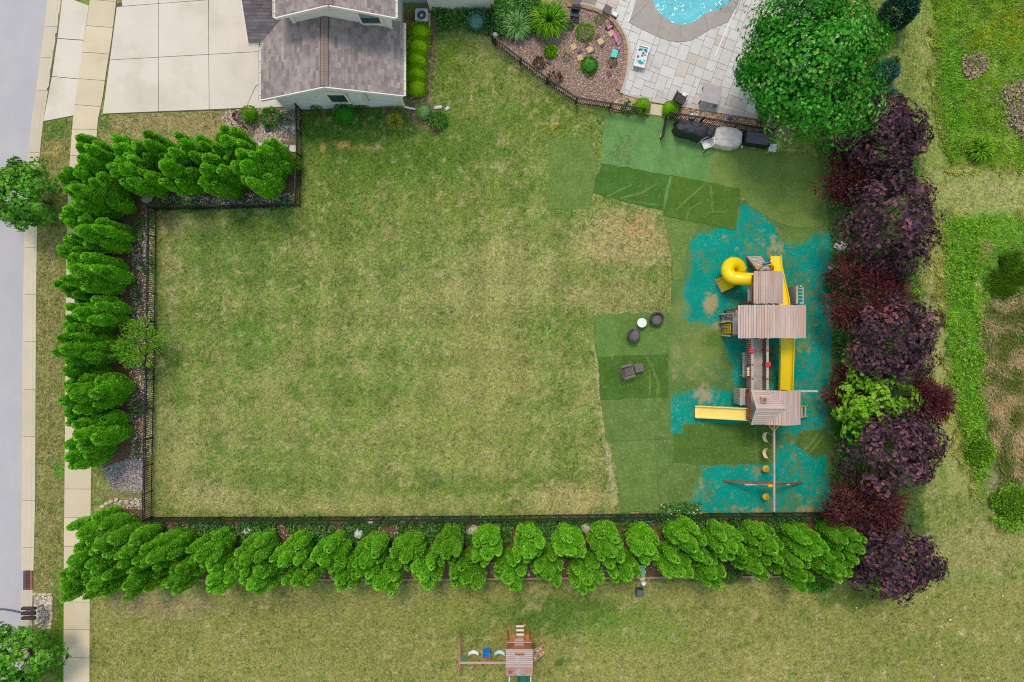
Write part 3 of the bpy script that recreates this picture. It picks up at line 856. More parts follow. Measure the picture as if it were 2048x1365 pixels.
turf_mat('A', [(1212, 230), (1336, 238), (1350, 262), (1428, 296), (1415, 365), (1274, 339), (1200, 327), (1204, 280)], 'light', 0.030, 'pale green turf piece lying beside the open black gate')
turf_mat('B', [(1429, 297), (1535, 300), (1636, 316), (1658, 452), (1600, 456), (1552, 446), (1500, 412), (1481, 379), (1417, 366)], 'olive', 0.026, 'large olive green turf piece below the black deck box')
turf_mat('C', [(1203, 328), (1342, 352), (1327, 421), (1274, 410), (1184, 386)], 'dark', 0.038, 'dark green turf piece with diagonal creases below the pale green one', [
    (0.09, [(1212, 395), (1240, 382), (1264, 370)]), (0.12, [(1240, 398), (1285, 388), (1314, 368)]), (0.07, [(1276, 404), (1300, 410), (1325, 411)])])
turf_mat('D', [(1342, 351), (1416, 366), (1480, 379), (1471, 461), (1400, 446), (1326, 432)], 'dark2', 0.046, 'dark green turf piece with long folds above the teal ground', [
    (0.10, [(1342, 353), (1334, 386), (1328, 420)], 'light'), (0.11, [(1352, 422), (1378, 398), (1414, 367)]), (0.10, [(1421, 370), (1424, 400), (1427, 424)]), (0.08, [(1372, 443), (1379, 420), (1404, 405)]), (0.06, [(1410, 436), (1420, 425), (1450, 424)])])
turf_mat('E', [(1099, 278), (1180, 276), (1198, 330), (1186, 386), (1181, 418), (1096, 420)], 'worn', 0.022, 'worn turf piece sunk in the lawn left of the creased dark ones')
turf_mat('F', [(1187, 632), (1333, 628), (1335, 708), (1195, 714)], 'mid', 0.030, 'green turf piece under the two round chairs')
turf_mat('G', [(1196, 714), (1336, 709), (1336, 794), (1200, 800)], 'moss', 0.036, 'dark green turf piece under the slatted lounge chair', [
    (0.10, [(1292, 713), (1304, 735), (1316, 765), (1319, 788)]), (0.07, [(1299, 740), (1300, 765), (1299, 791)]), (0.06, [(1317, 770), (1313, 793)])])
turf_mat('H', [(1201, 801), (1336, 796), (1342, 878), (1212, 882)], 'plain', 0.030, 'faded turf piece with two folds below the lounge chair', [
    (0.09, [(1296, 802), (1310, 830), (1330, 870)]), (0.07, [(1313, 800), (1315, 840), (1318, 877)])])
turf_mat('I', [(1229, 885), (1309, 880), (1314, 960), (1318, 1022), (1241, 1024)], 'worn', 0.034, 'narrow worn turf strip beside the bottom fence')
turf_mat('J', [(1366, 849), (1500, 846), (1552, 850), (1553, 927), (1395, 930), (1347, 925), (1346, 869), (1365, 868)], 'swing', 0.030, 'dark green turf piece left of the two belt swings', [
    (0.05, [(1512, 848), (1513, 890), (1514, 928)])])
turf_mat('K', [(1312, 881), (1344, 872), (1392, 932), (1384, 990), (1366, 1021), (1320, 1024)], 'plain', 0.024, 'olive turf piece between the narrow strip and the swings')
turf_mat('L', [(1327, 433), (1398, 448), (1374, 498), (1368, 560), (1346, 560), (1342, 500)], 'worn', 0.028, 'leaf strewn turf piece left of the yellow tube slide')
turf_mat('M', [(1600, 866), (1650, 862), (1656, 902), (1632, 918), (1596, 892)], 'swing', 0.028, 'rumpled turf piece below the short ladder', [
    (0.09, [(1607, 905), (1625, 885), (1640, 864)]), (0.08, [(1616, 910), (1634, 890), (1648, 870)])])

# ------------------------------------------------------------------ scatter: grass blades, litter, pebbles, chips
def blades(name, n, region, keep, colour, lo, hi, width, lean, mat, label, cat, seed, per=2, bias=None, jit=0.30):
    rng = np.random.default_rng(seed)
    px = rng.uniform(region[0], region[2], n)
    py = rng.uniform(region[1], region[3], n)
    k = keep(px, py)
    px, py = px[k], py[k]
    m = len(px)
    c = colour(px, py)
    c = c * (1 + rng.uniform(-jit, jit, (m, 1))) * (1 + rng.uniform(-0.07, 0.07, (m, 3)))
    P = np.stack([(px - 1024) / PXM, (682.5 - py) / PXM, np.full(m, 0.0)], 1)
    Vs, Cs = [], []
    for j in range(per):
        a = rng.uniform(0, 2 * pi, m)
        D = np.stack([np.cos(a) * lean, np.sin(a) * lean, np.ones(m)], 1)
        if bias is not None:
            D[:, :2] += np.array(bias) * rng.uniform(0.3, 1.2, (m, 1))
        D = unit(D)
        L = rng.uniform(lo, hi, m)[:, None]
        S_ = np.stack([-np.sin(a), np.cos(a), np.zeros(m)], 1)
        W = (width * rng.uniform(0.7, 1.3, m))[:, None]
        off = np.stack([rng.uniform(-.03, .03, m), rng.uniform(-.03, .03, m), np.zeros(m)], 1)
        B = P + off
        tip = B + D * L
        tip[:, 2] -= 0.12 * L[:, 0]
        Vs.append(np.stack([B - S_ * W, B + S_ * W, tip], 1))
        Cs.append(np.repeat(c, 3, axis=0).reshape(m, 3, 3))
    V = np.concatenate(Vs).reshape(-1, 3)
    Cc = np.concatenate(Cs).reshape(-1, 3)
    F = np.arange(len(V)).reshape(-1, 3)
    o = link_mesh(name, np_mesh(name, V, F, mat, Cc))
    return tag(o, label, cat, kind='stuff')

m_blade = LEAF('grass_blade', [], trans=0.25, objvar=0, attr='Col')
NO_GRASS = [
    TURF, [(96, -60), (186, -60), (150, 236), (84, 246)], [(206, -60), (700, -60), (700, 190), (600, 216), (440, 222), (204, 230)],
    [(480, -60), (1000, -60), (985, 18), (862, 20), (806, 214), (574, 222), (520, 190)], [(985, -60), (1700, -60), (1560, 260), (1240, 222), (1156, 208), (1040, 128), (988, 82)],
    [(1212, 230), (1660, 230), (1660, 456), (1326, 432), (1184, 386), (1200, 327)], [(300, 1044), (1690, 1036), (1700, 1160), (182, 1162), (180, 1050), (290, 1050)],
    [(190, 300), (592, 288), (596, 410), (304, 416), (300, 910), (200, 930), (196, 430)], [(806, 60), (862, 50), (862, 200), (880, 240), (840, 262), (806, 220)],
    [(452, 224), (575, 216), (600, 224), (594, 300), (520, 296), (480, 262)], [(200, 932), (286, 920), (286, 980), (210, 980)], [(66, 1186), (106, 1186), (106, 1262), (66, 1262)],
]
def keep_lawn(px, py):
    k = px > edge_x(KERB_BACK, py) + 1
    k &= ~((px > edge_x(WALK_L, py) - 0.5) & (px < edge_x(WALK_R, py) + 0.5))
    k &= sd_poly(px, py, TURF) + (fbm(px, py, 12, 73) - 0.5) * 22 > -3
    for p in NO_GRASS[1:]:
        k &= ~inside(px, py, p, 1.0)
    k &= ~((px > 1810) & (sd_poly(px, py, [(1850, 330), (2120, 345), (2120, 436), (1890, 440)]) > 0) & (px > 1872) & (py < 990))
    return k
def col_lawn(px, py):
    k = 0.42 + 1.2 * vnoise(px, py, 3.6, 201) * 0.6 + 1.2 * vnoise(px, py, 7.5, 207) * 0.4
    return lookup(px, py) * (k * 1.15)[:, None]
blades('lawn_grass', 420000, (60, -30, 2090, 1400), keep_lawn, col_lawn, 0.045, 0.11, 0.020, 1.2, m_blade, 'short mown grass, green and straw coloured, over the whole lawn', 'grass', 3, jit=0.42)

MEADOW = [[(1866, -60), (2120, -60), (2120, 340), (1990, 338), (1900, 320), (1878, 240)], [(1884, 440), (2120, 434), (2120, 640), (2000, 640), (1960, 780), (1980, 900), (1960, 980), (1926, 900), (1896, 720), (1880, 560)]]
def keep_meadow(px, py):
    k = np.zeros(len(px), bool)
    for p in MEADOW:
        k |= (sd_poly(px, py, p) + (fbm(px, py, 34, 5) - 0.5) * 60 + (fbm(px, py, 9, 15) - 0.5) * 34) < 9
    k &= (np.hypot((px - 1946) / 20, (py - 132) / 22) > 1) & (np.hypot((px - 2034) / 30, (py - 215) / 50) > 1) & (np.hypot((px - 2012) / 42, (py - 560) / 60) > 0.9)
    return k
blades('meadow_weeds', 60000, (1850, -40, 2090, 1000), keep_meadow, lambda a, b: lookup(a, b) * (0.75 + 1.0 * fbm(a, b, 12, 55))[:, None] * np.array([1.28, 1.25, 1.12]), 0.12, 0.42, 0.030, 0.9, m_blade, 'tall bright green meadow weeds along the right edge', 'weeds', 5, 3, jit=0.45)
def keep_reed(px, py):
    return (sd_poly(px, py, [(1966, 610), (2120, 570), (2120, 990), (2010, 990), (1990, 900), (1972, 780)]) + (fbm(px, py, 20, 6) - .5) * 20) < 0
def col_reed(px, py):
    t = sstep(0.40, 0.6, fbm(px, py, 24, 41))[:, None]
    return np.array(C(238, 220, 176)) * (1 - t) + np.array(C(150, 166, 84)) * t
blades('dry_reeds', 26000, (1950, 560, 2090, 1000), keep_reed, col_reed, 0.3, 0.8, 0.026, 0.55, m_blade, 'leaning straw coloured reeds at the right edge', 'reeds', 8, 2, bias=(-0.9, -0.15), jit=0.4)
blades('sedge_clump', 6000, (1965, 495, 2060, 625), lambda a, b: np.hypot((a - 2012) / 42, (b - 560) / 60) + (fbm(a, b, 22, 3) - .5) * 2.6 < 0.85, lambda a, b: np.tile(np.array(C(84, 122, 30)), (len(a), 1)), 0.25, 0.6, 0.02, 0.9, m_blade, 'dark green clump of long sedge beside the dry reeds', 'sedge', 9, 2, bias=(0.35, 0.5), jit=0.5)
# ------------------------------------------------------------------ the house
m_siding = M('pale_siding', C(226, 235, 242), C(220, 229, 236), 1.5, 0.7, 0.03, 20)
m_trim = M('white_trim', C(240, 240, 236), C(234, 234, 230), 3, 0.6)
m_glass = M('window_glass', C(40, 62, 70), C(56, 84, 92), 1.2, 0.08, spec=0.8)
m_blind = M('window_blind', C(120, 176, 178), C(96, 150, 156), 2, 0.15, spec=0.6)
m_gutter = M('gutter_metal', C(226, 226, 214), C(210, 210, 196), 5, 0.5)
m_soffit = M('soffit_board', C(210, 210, 206), None, 1, 0.7)
m_shingle = M('roof_shingle', C(154, 144, 143), C(138, 128, 129), 1.3, 0.9, 0.10, 40, 0.3, 90, isl=0.27, c3=C(168, 158, 155), s3=0.7, thr=(0.5, 0.75))
m_shingle2 = M('roof_shingle_dark', C(122, 114, 118), C(106, 100, 104), 1.3, 0.9, 0.14, 40, 0.3, 90, isl=0.22)  # darker shingle tone for the wing roof
m_ridge = M('ridge_cap', C(152, 136, 130), C(136, 120, 116), 2, 0.9, 0.1, 30)
m_black = M('black_metal', C(34, 34, 38), C(46, 46, 50), 6, 0.45)

def px2m(dx, dy):
    return (dx / PXM, dy / PXM)

def roof_plane(parent, name, p_eave0, p_eave1, p_ridge1, p_ridge0, mat, cname='shingles', course=0.17, tab=0.33, t=0.10, seed=1):
    """sloping plane from eave line to ridge line, covered with lapped shingle tabs in courses parallel to the eave"""
    e0, e1, r1, r0 = [Vector(p) for p in (p_eave0, p_eave1, p_ridge1, p_ridge0)]
    deck = MB().slab([e0, e1, r1, r0], t).obj(name, m_soffit, parent)
    rr = random.Random(seed)
    nrm = (e1 - e0).cross(r0 - e0).normalized()
    if nrm.z < 0:
        nrm = -nrm
    ns = max(3, int(((r0 - e0).length + (r1 - e1).length) / 2 / course))
    V, F = [], []
    for i in range(ns):
        a, b = i / ns, min(1.0, (i + 1.12) / ns)
        L0, R0, L1, R1 = e0.lerp(r0, a), e1.lerp(r1, a), e0.lerp(r0, b), e1.lerp(r1, b)
        length = (R0 - L0).length
        s = -rr.uniform(0, tab)
        while s < length:
            w = tab * rr.uniform(0.75, 1.25)
            u0, u1 = max(0, s) / length, min(length - 0.0, s + w) / length
            s += w
            if u1 - u0 < 0.002:
                continue
            lift = rr.choice((0.014, 0.014, 0.022))
            q = [L0.lerp(R0, u0) + nrm * lift, L0.lerp(R0, u1) + nrm * lift, L1.lerp(R1, u1) + nrm * 0.004, L1.lerp(R1, u0) + nrm * 0.004]
            k = [L0.lerp(R0, u0) + nrm * 0.001, L0.lerp(R0, u1) + nrm * 0.001]
            n = len(V)
            V += q + k
            F += [(n, n + 1, n + 2, n + 3), (n + 4, n + 5, n + 1, n)]
    MB().add(V, F).obj(cname, mat, deck, kind='stuff')
    return deck

def pm(ox, oy, z):
    """offset in photo pixels on the ground plan (from the picture centre) -> metres"""
    return Vector((ox / PXM, oy / PXM, z))

house = empty('house', pm(-333, 520, 0), 'pale sided house with brown shingle roofs beside the concrete driveway', 'house')
EZ, RZ = 2.7, 4.3
# garage block (slightly turned walls in the photo are kept square here)
Wl, Wr, Ws = -449, -217, 468
MB().prism([tuple(pm(x, y, 0)[:2]) for x, y in ((Wl, Ws - 6), (Wr, Ws + 3), (Wr, 700), (Wl, 700))], -0.1, EZ).obj('wall', m_siding, house)
gx0, gx1 = Wl, Wr
q = MB()
a, b, c = pm(Wl, Ws - 6, EZ - 0.06), pm(Wr, Ws + 3, EZ - 0.06), pm(-333, Ws - 1.5, RZ - 0.12)
q.add([a, b, c, a + Vector((0, 6, 0)), b + Vector((0, 6, 0)), c + Vector((0, 6, 0))], [(0, 1, 2), (3, 5, 4), (0, 3, 4, 1), (1, 4, 5, 2), (2, 5, 3, 0)])
q.obj('gable_wall', m_siding, house)
# siding courses on the south gable
for i in range(1, 18):
    z = 0.2 + i * 0.21
    if z < EZ - 0.05:
        xa, xb = Wl, Wr
    else:
        f = (z - EZ) / (RZ - EZ)
        if f > 0.86: break
        xa, xb = Wl + (-333 - Wl) * f, Wr + (-333 - Wr) * f
    ya, yb = Ws - 6 + 9 * (xa - Wl) / (Wr - Wl), Ws - 6 + 9 * (xb - Wl) / (Wr - Wl)
    p0, p1 = pm(xa, ya, z), pm(xb, yb, z)
    MB().beam(p0 + Vector((0, -0.004, 0)), p1 + Vector((0, -0.004, 0)), 0.02, 0.012).obj('siding_lap', m_siding, house)
el, er = -468, -203      # eaves
ys0, yn = Ws - 14, 640
def rz_at(x):
    return EZ + (RZ - EZ) * (1 - abs(x + 335.5) / 132.5)
roof_plane(house, 'garage_roof', pm(el, yn, EZ), pm(el, ys0 - 4, EZ), pm(-335.5, ys0, RZ), pm(-335.5, yn, RZ), m_shingle, seed=2)
roof_plane(house, 'garage_roof', pm(er, ys0 + 4, EZ), pm(er, 595, EZ), pm(-335.5, 595, RZ), pm(-335.5, ys0, RZ), m_shingle, seed=3)
for i in range(26):
    y0_ = ys0 + 2 + i * 5.0
    if y0_ > 578: break
    k = MB()
    for sgn in (-1, 1):
        a0, a1 = pm(-335.5, y0_, RZ + 0.035), pm(-335.5, y0_ + 5.6, RZ + 0.022)
        b0, b1 = pm(-335.5 + sgn * 6.2, y0_, RZ - 0.05), pm(-335.5 + sgn * 6.2, y0_ + 5.6, RZ - 0.06)
        k.slab([a0, a1, b1, b0] if sgn > 0 else [b0, b1, a1, a0], 0.02)
    k.obj('ridge_shingle', m_ridge, house)
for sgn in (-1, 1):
    MB().beam(pm(-335.5 + sgn * 6.7, ys0 + 2, RZ - 0.055), pm(-335.5 + sgn * 6.7, 579, RZ - 0.055), 0.045, 0.03).obj('vent_shadow_strip', m_black, house)  # black strips stand in for the shadowed gap along the ridge vent
# rakes, fascia, gutters
def rake(p0, p1, name='rake_board', w=0.05, h=0.2):
    MB().beam(p0, p1, w, h).obj(name, m_trim, house)
rake(pm(el, ys0 - 5, EZ - 0.08), pm(-335.5, ys0 - 1, RZ - 0.08)); rake(pm(er, ys0 + 3, EZ - 0.08), pm(-335.5, ys0 - 1, RZ - 0.08))
def gutter(p0, p1, side=(1, 0, 0)):
    d = (Vector(p1) - Vector(p0)).normalized()
    o = MB().sweep([p0, p1], [(-0.07, 0.05), (-0.07, -0.06), (0.06, -0.06), (0.07, 0.05), (0.055, 0.05), (0.045, -0.04), (-0.055, -0.04), (-0.055, 0.05)]).obj('gutter', m_gutter, house)
    n = int((Vector(p1) - Vector(p0)).length / 0.55)
    for i in range(n):
        p = Vector(p0).lerp(Vector(p1), (i + 0.5) / n) + Vector((0, 0, 0.045))
        MB().beam(p - d.cross(Vector((0, 0, 1))) * 0.06, p + d.cross(Vector((0, 0, 1))) * 0.06, 0.03, 0.012).obj('gutter_strap', m_gutter, o)
gutter(pm(el - 3, ys0 - 4, EZ - 0.05), pm(el - 3, 556, EZ - 0.05)); gutter(pm(er + 3, ys0 + 4, EZ - 0.05), pm(er + 3, 594, EZ - 0.05))
# corner boards and window of the south gable
for x, y in ((Wl, Ws - 6), (Wr, Ws + 3)):
    MB().box(pm(x + (2 if x < -300 else -2), y - 0.6, EZ / 2), (0.16, 0.05, EZ)).obj('corner_board', m_trim, house)
def window(parent, cx, cy, z0, z1, w, rows, cols, glass=None):
    """window in a south facing wall; cx,cy centre on the wall face"""
    p = Vector((cx, cy, 0))
    fr = MB()
    fr.box((cx, cy - 0.02, z1 + 0.05), (w + 0.2, 0.08, 0.1)).box((cx, cy - 0.03, z0 - 0.05), (w + 0.24, 0.1, 0.1))
    fr.box((cx - w / 2 - 0.05, cy - 0.02, (z0 + z1) / 2), (0.1, 0.08, z1 - z0)).box((cx + w / 2 + 0.05, cy - 0.02, (z0 + z1) / 2), (0.1, 0.08, z1 - z0))
    wo_ = fr.obj('window', m_trim, parent)
    for i in range(rows):
        for j in range(cols):
            a0, a1 = z0 + (z1 - z0) * i / rows, z0 + (z1 - z0) * (i + 1) / rows
            b0, b1 = cx - w / 2 + w * j / cols, cx - w / 2 + w * (j + 1) / cols
            MB().box(((b0 + b1) / 2, cy - 0.012, (a0 + a1) / 2), (b1 - b0 - 0.03, 0.02, a1 - a0 - 0.03)).obj('pane', m_blind if (glass and i >= rows / 2) else m_glass, wo_)
    return wo_
wx, wy = G(676, 205, 1.7)
wy = (Ws - 2) / PXM
window(house, wx, wy - 0.02, 1.05, 2.3, 0.95, 4, 3)
# wall lantern / vent box and downspouts on the gable
lx, _ = G(733, 196, 1.6)
MB().box((lx, (Ws) / PXM - 0.08, 1.9), (0.11, 0.12, 1.1)).obj('downspout', m_gutter, house)
MB().box((lx, (Ws) / PXM - 0.14, 1.2), (0.2, 0.2, 0.14)).obj('vent_box', m_gutter, house)
c0 = pm(Wr + 2, Ws + 1, 0)
MB().tube([c0 + Vector((0.05, -0.1, 2.55)), c0 + Vector((0.05, -0.1, 0.25)), c0 + Vector((0.35, -0.14, 0.12)), c0 + Vector((0.95, -0.22, 0.07))], 0.06, 6).obj('downspout', m_trim, house)

# west wing roof, sloping to the south
WE = 556
wing = roof_plane(house, 'wing_roof', pm(-491, WE, EZ), pm(-405, WE, EZ), pm(-405, 760, EZ + 0.5 * 204 / PXM), pm(-491, 760, EZ + 0.5 * 204 / PXM), m_shingle2, course=0.17, tab=0.4, seed=5)
MB().prism([tuple(pm(x, y, 0)[:2]) for x, y in ((-478, WE + 12), (-440, WE + 12), (-440, 760), (-478, 760))], -0.1, EZ).obj('wing_wall', m_siding, house)
rake(pm(-492, WE, EZ - 0.08), pm(-492, 760, EZ + 3.0 - 0.08))
gutter(pm(-492, WE - 2.5, EZ - 0.05), pm(-470, WE - 2.5, EZ - 0.05))

# upper storey
UL, UR, US = -398, -222, 580
EU, RU = 5.0, 6.2
MB().prism([tuple(pm(x, y, 0)[:2]) for x, y in ((UL, US), (UR, US), (UR, 760), (UL, 760))], 2.4, EU).obj('upper_wall', m_siding, house)
q = MB()
a, b, c = pm(UL, US, EU - 0.01), pm(UR, US, EU - 0.01), pm(-310, US, RU - 0.1)
q.add([a, b, c, a + Vector((0, 5, 0)), b + Vector((0, 5, 0)), c + Vector((0, 5, 0))], [(0, 1, 2), (3, 5, 4), (0, 3, 4, 1), (1, 4, 5, 2), (2, 5, 3, 0)])
q.obj('upper_gable_wall', m_siding, house)
roof_plane(house, 'upper_roof', pm(-415, 760, EU - 0.1), pm(-415, US - 12, EU - 0.1), pm(-310.5, US - 12, RU), pm(-310.5, 760, RU), m_shingle, seed=8)
roof_plane(house, 'upper_roof', pm(-206, US - 12, EU - 0.1), pm(-206, 760, EU - 0.1), pm(-310.5, 760, RU), pm(-310.5, US - 12, RU), m_shingle, seed=9)
rake(pm(-416, US - 13, EU - 0.2), pm(-310.5, US - 13, RU - 0.08)); rake(pm(-205, US - 13, EU - 0.2), pm(-310.5, US - 13, RU - 0.08))
gutter(pm(-418, US - 12, EU - 0.14), pm(-418, 760, EU - 0.14)); gutter(pm(-203, US - 12, EU - 0.14), pm(-203, 760, EU - 0.14))
for i in range(8):
    y0_ = US - 11 + i * 5.0
    k = MB()
    for sgn in (-1, 1):
        a0, a1 = pm(-310.5, y0_, RU + 0.035), pm(-310.5, y0_ + 5.6, RU + 0.022)
        b0, b1 = pm(-310.5 + sgn * 6.2, y0_, RU - 0.05), pm(-310.5 + sgn * 6.2, y0_ + 5.6, RU - 0.06)
        k.slab([a0, a1, b1, b0] if sgn > 0 else [b0, b1, a1, a0], 0.02)
    k.obj('ridge_shingle', m_ridge, house)
for x in (UL, UR):
    MB().box(pm(x + (2.5 if x < -300 else -2.5), US - 0.7, (EU + 2.4) / 2), (0.2, 0.05, EU - 2.4)).obj('corner_board', m_trim, house)
ux, _ = G(739, 34, 4.2)
window(house, ux, US / PXM - 0.015, 3.55, 4.75, 1.0, 2, 1, glass=True)
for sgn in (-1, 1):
    MB().beam(pm(-310.5 + sgn * 6.7, US - 11, RU - 0.055), pm(-310.5 + sgn * 6.7, 620, RU - 0.055), 0.045, 0.03).obj('vent_shadow_strip', m_black, house)  # gap shadow of the upper ridge, drawn as black strips
# east wall of the main block reaching the ground, rear walls
MB().prism([tuple(pm(x, y, 0)[:2]) for x, y in ((UR - 30, 640), (UR, 640), (UR, 760), (UR - 30, 760))], -0.1, 2.6).obj('wall', m_siding, house)
MB().prism([tuple(pm(x, y, 0)[:2]) for x, y in ((UR, 676), (-162, 676), (-162, 760), (UR, 760))], -0.1, 4.6).obj('wall', m_siding, house)
MB().prism([tuple(pm(x, y, 0)[:2]) for x, y in ((-162, 664), (-37, 664), (-37, 760), (-162, 760))], -0.1, 4.6).obj('wall', m_trim, house)
MB().box(pm(-162, 663.2, 2.3), (0.16, 0.08, 4.6)).obj('corner_board', m_trim, house)
MB().box(pm(-38, 663, 2.3), (0.14, 0.1, 4.6)).obj('downspout', m_gutter, house)
lp = pm(-135, 662, 1.9)
MB().lathe((lp.x, lp.y - 0.12, 1.75), [(0.03, 0), (0.1, 0.05), (0.12, 0.2), (0.02, 0.3)], 8).obj('wall_lantern', m_black, house)

# air conditioner
ax, ay = G(843, 30, 0.75)
ac = empty('air_conditioner', (ax, ay, 0), 'grey air conditioner with round fan grille beside the house wall', 'air conditioner')
m_acb = M('ac_casing', C(196, 200, 204), C(184, 188, 194), 4, 0.5)
m_acf = M('ac_grille', C(92, 104, 122), C(76, 86, 104), 4, 0.5)
MB().box((ax, ay, 0.03), (0.85, 0.85, 0.06)).obj('pad', m_kerb, ac)
bd = MB().box((ax, ay, 0.37), (0.68, 0.68, 0.62)).obj('casing', m_acf, ac)
for i in range(12):
    for sx, sy in ((0, -1), (1, 0), (-1, 0), (0, 1)):
        o_ = (i - 5.5) * 0.055
        MB().box((ax + (o_ if sx == 0 else sx * 0.345), ay + (o_ if sy == 0 else sy * 0.345), 0.37), (0.012, 0.012, 0.6)).obj('louvre', m_acb, bd)
q = MB()
n = 28
outer = [(0.37 * (1 if abs(cos(t)) > abs(sin(t)) else abs(cos(t)) / abs(sin(t))) * (1 if cos(t) > 0 else -1), 0.37 * (1 if abs(sin(t)) >= abs(cos(t)) else abs(sin(t)) / abs(cos(t))) * (1 if sin(t) > 0 else -1)) for t in [2 * pi * k / n + 0.01 for k in range(n)]]
inner_ = [(0.27 * cos(2 * pi * k / n + 0.01), 0.27 * sin(2 * pi * k / n + 0.01)) for k in range(n)]
q.add([(ax + x, ay + y, 0.74) for x, y in outer] + [(ax + x, ay + y, 0.74) for x, y in inner_] + [(ax + x, ay + y, 0.68) for x, y in outer] + [(ax + x, ay + y, 0.62) for x, y in inner_],
      [(k, (k + 1) % n, n + (k + 1) % n, n + k) for k in range(n)] + [((k + 1) % n, k, 2 * n + k, 2 * n + (k + 1) % n) for k in range(n)] + [(n + k, n + (k + 1) % n, 3 * n + (k + 1) % n, 3 * n + k) for k in range(n)])
q.obj('top_cover', m_acb, ac)
fan = MB().lathe((ax, ay, 0.60), [(0.09, 0), (0.09, 0.1), (0.05, 0.12)], 12).obj('fan_hub', m_acb, ac)
for k in range(4):
    t = k * pi / 2 + 0.4
    MB().slab([(ax + 0.08 * cos(t - .3), ay + 0.08 * sin(t - .3), 0.64), (ax + 0.25 * cos(t - .35), ay + 0.25 * sin(t - .35), 0.62), (ax + 0.25 * cos(t + .35), ay + 0.25 * sin(t + .35), 0.67), (ax + 0.08 * cos(t + .3), ay + 0.08 * sin(t + .3), 0.67)], 0.01).obj('blade', m_acf, fan)
for r_ in (0.1, 0.16, 0.22, 0.265):
    MB().tube([(ax + r_ * cos(t), ay + r_ * sin(t), 0.725) for t in [2 * pi * k / 24 for k in range(25)]], 0.006, 4).obj('grille_ring', m_acf, ac)
# ------------------------------------------------------------------ plants
m_bark = M('bark', C(104, 88, 74), C(84, 70, 58), 6, 0.95, 0.2, 30, 0.5, 40)
m_thuja = LEAF('arborvitae_spray', [C(76, 152, 34), C(112, 198, 46), C(144, 220, 64), C(176, 234, 96)], 0.36, 0.10)
m_thuja_l = LEAF('arborvitae_spray_bright', [C(94, 164, 42), C(134, 206, 58), C(164, 226, 80), C(192, 238, 114)], 0.38, 0.08)
m_maple = LEAF('maple_leaf', [C(34, 108, 34), C(58, 146, 46), C(92, 180, 66), C(176, 222, 118)], 0.3, 0.0)
m_street = LEAF('street_tree_leaf', [C(50, 112, 34), C(84, 154, 48), C(116, 184, 64), C(158, 206, 98)], 0.3, 0.06)
m_purple = LEAF('purple_leaf', [C(58, 44, 52), C(80, 60, 72), C(110, 82, 96), C(164, 102, 112)], 0.2, 0.10)
m_red = LEAF('burgundy_leaf', [C(74, 40, 48), C(102, 50, 62), C(126, 72, 76), C(118, 100, 80)], 0.25, 0.08)
m_lime = LEAF('lime_leaf', [C(72, 134, 30), C(116, 178, 44), C(150, 200, 60), C(172, 208, 84)], 0.3, 0.05)
m_box = LEAF('boxwood_leaf', [C(56, 114, 24), C(98, 166, 30), C(132, 192, 44), C(166, 206, 70)], 0.25, 0.08)
m_boxy = LEAF('yellow_boxwood_leaf', [C(60, 128, 10), C(108, 182, 14), C(142, 206, 24), C(170, 216, 44)], 0.25, 0.06)
m_bush = LEAF('bush_leaf', [C(34, 100, 32), C(62, 144, 44), C(92, 172, 60), C(122, 188, 80)], 0.25, 0.08)
m_blue = LEAF('blue_spruce_needle', [C(40, 92, 88), C(70, 132, 124), C(100, 160, 148), C(136, 184, 172)], 0.2, 0.08)
m_dspruce = LEAF('dark_spruce_needle', [C(30, 66, 56), C(50, 94, 76), C(74, 120, 96), C(100, 140, 116)], 0.2, 0.05)
m_yel = LEAF('golden_leaf', [C(150, 160, 24), C(190, 190, 40), C(216, 206, 60), C(226, 212, 90)], 0.25, 0.0)
m_ogr = LEAF('ornamental_grass', [C(50, 110, 14), C(86, 150, 22), C(120, 178, 40), C(150, 190, 70)], 0.3, 0.0)
m_wgr = LEAF('willow_grass', [C(70, 130, 50), C(100, 160, 76), C(130, 180, 104), C(160, 194, 136)], 0.3, 0.0)
m_cover = LEAF('ground_cover_leaf', [C(46, 96, 38), C(70, 128, 54), C(100, 156, 74), C(136, 180, 104)], 0.25, 0.0)
m_brown = LEAF('brown_twig_leaf', [C(92, 66, 50), C(120, 92, 70), C(110, 116, 66), C(140, 110, 84)], 0.2, 0.0)
m_pink = LEAF('pink_petal', [C(190, 90, 150), C(220, 130, 180), C(236, 170, 204)], 0.3, 0.0)

m_tint = LEAF('tinted_leaf', [], 0.3, 0.06, attr='Col')
m_tint_t = LEAF('tinted_spray', [], 0.34, 0.10, attr='Col')
PAL = {
    'thuja': [C(72, 138, 30), C(114, 190, 46), C(150, 218, 66), C(188, 236, 100)], 'thuja_l': [C(84, 152, 36), C(128, 200, 54), C(162, 226, 78), C(194, 238, 112)],
    'maple': [C(30, 104, 32), C(54, 142, 44), C(90, 180, 64), C(180, 224, 116)], 'street': [C(56, 120, 36), C(92, 162, 52), C(126, 192, 68), C(168, 212, 104)],
    'purple': [C(52, 42, 50), C(76, 60, 71), C(108, 84, 97), C(180, 112, 122)], 'red': [C(70, 40, 46), C(100, 52, 62), C(128, 72, 76), C(124, 104, 82)], 'lime': [C(72, 134, 30), C(116, 178, 44), C(150, 200, 60), C(178, 212, 88)],
}
GAIN = {'thuja': 1.26, 'thuja_l': 1.18, 'purple': 1.2, 'red': 1.1, 'maple': 1.06}
def tint(pal, u):
    c = np.minimum(np.array(PAL[pal]) * GAIN.get(pal, 1.0), 0.86)
    x = np.clip(u, 0, 0.9999) * (len(c) - 1)
    i = x.astype(int)
    f = (x - i)[:, None]
    return c[i] * (1 - f) + c[i + 1] * f

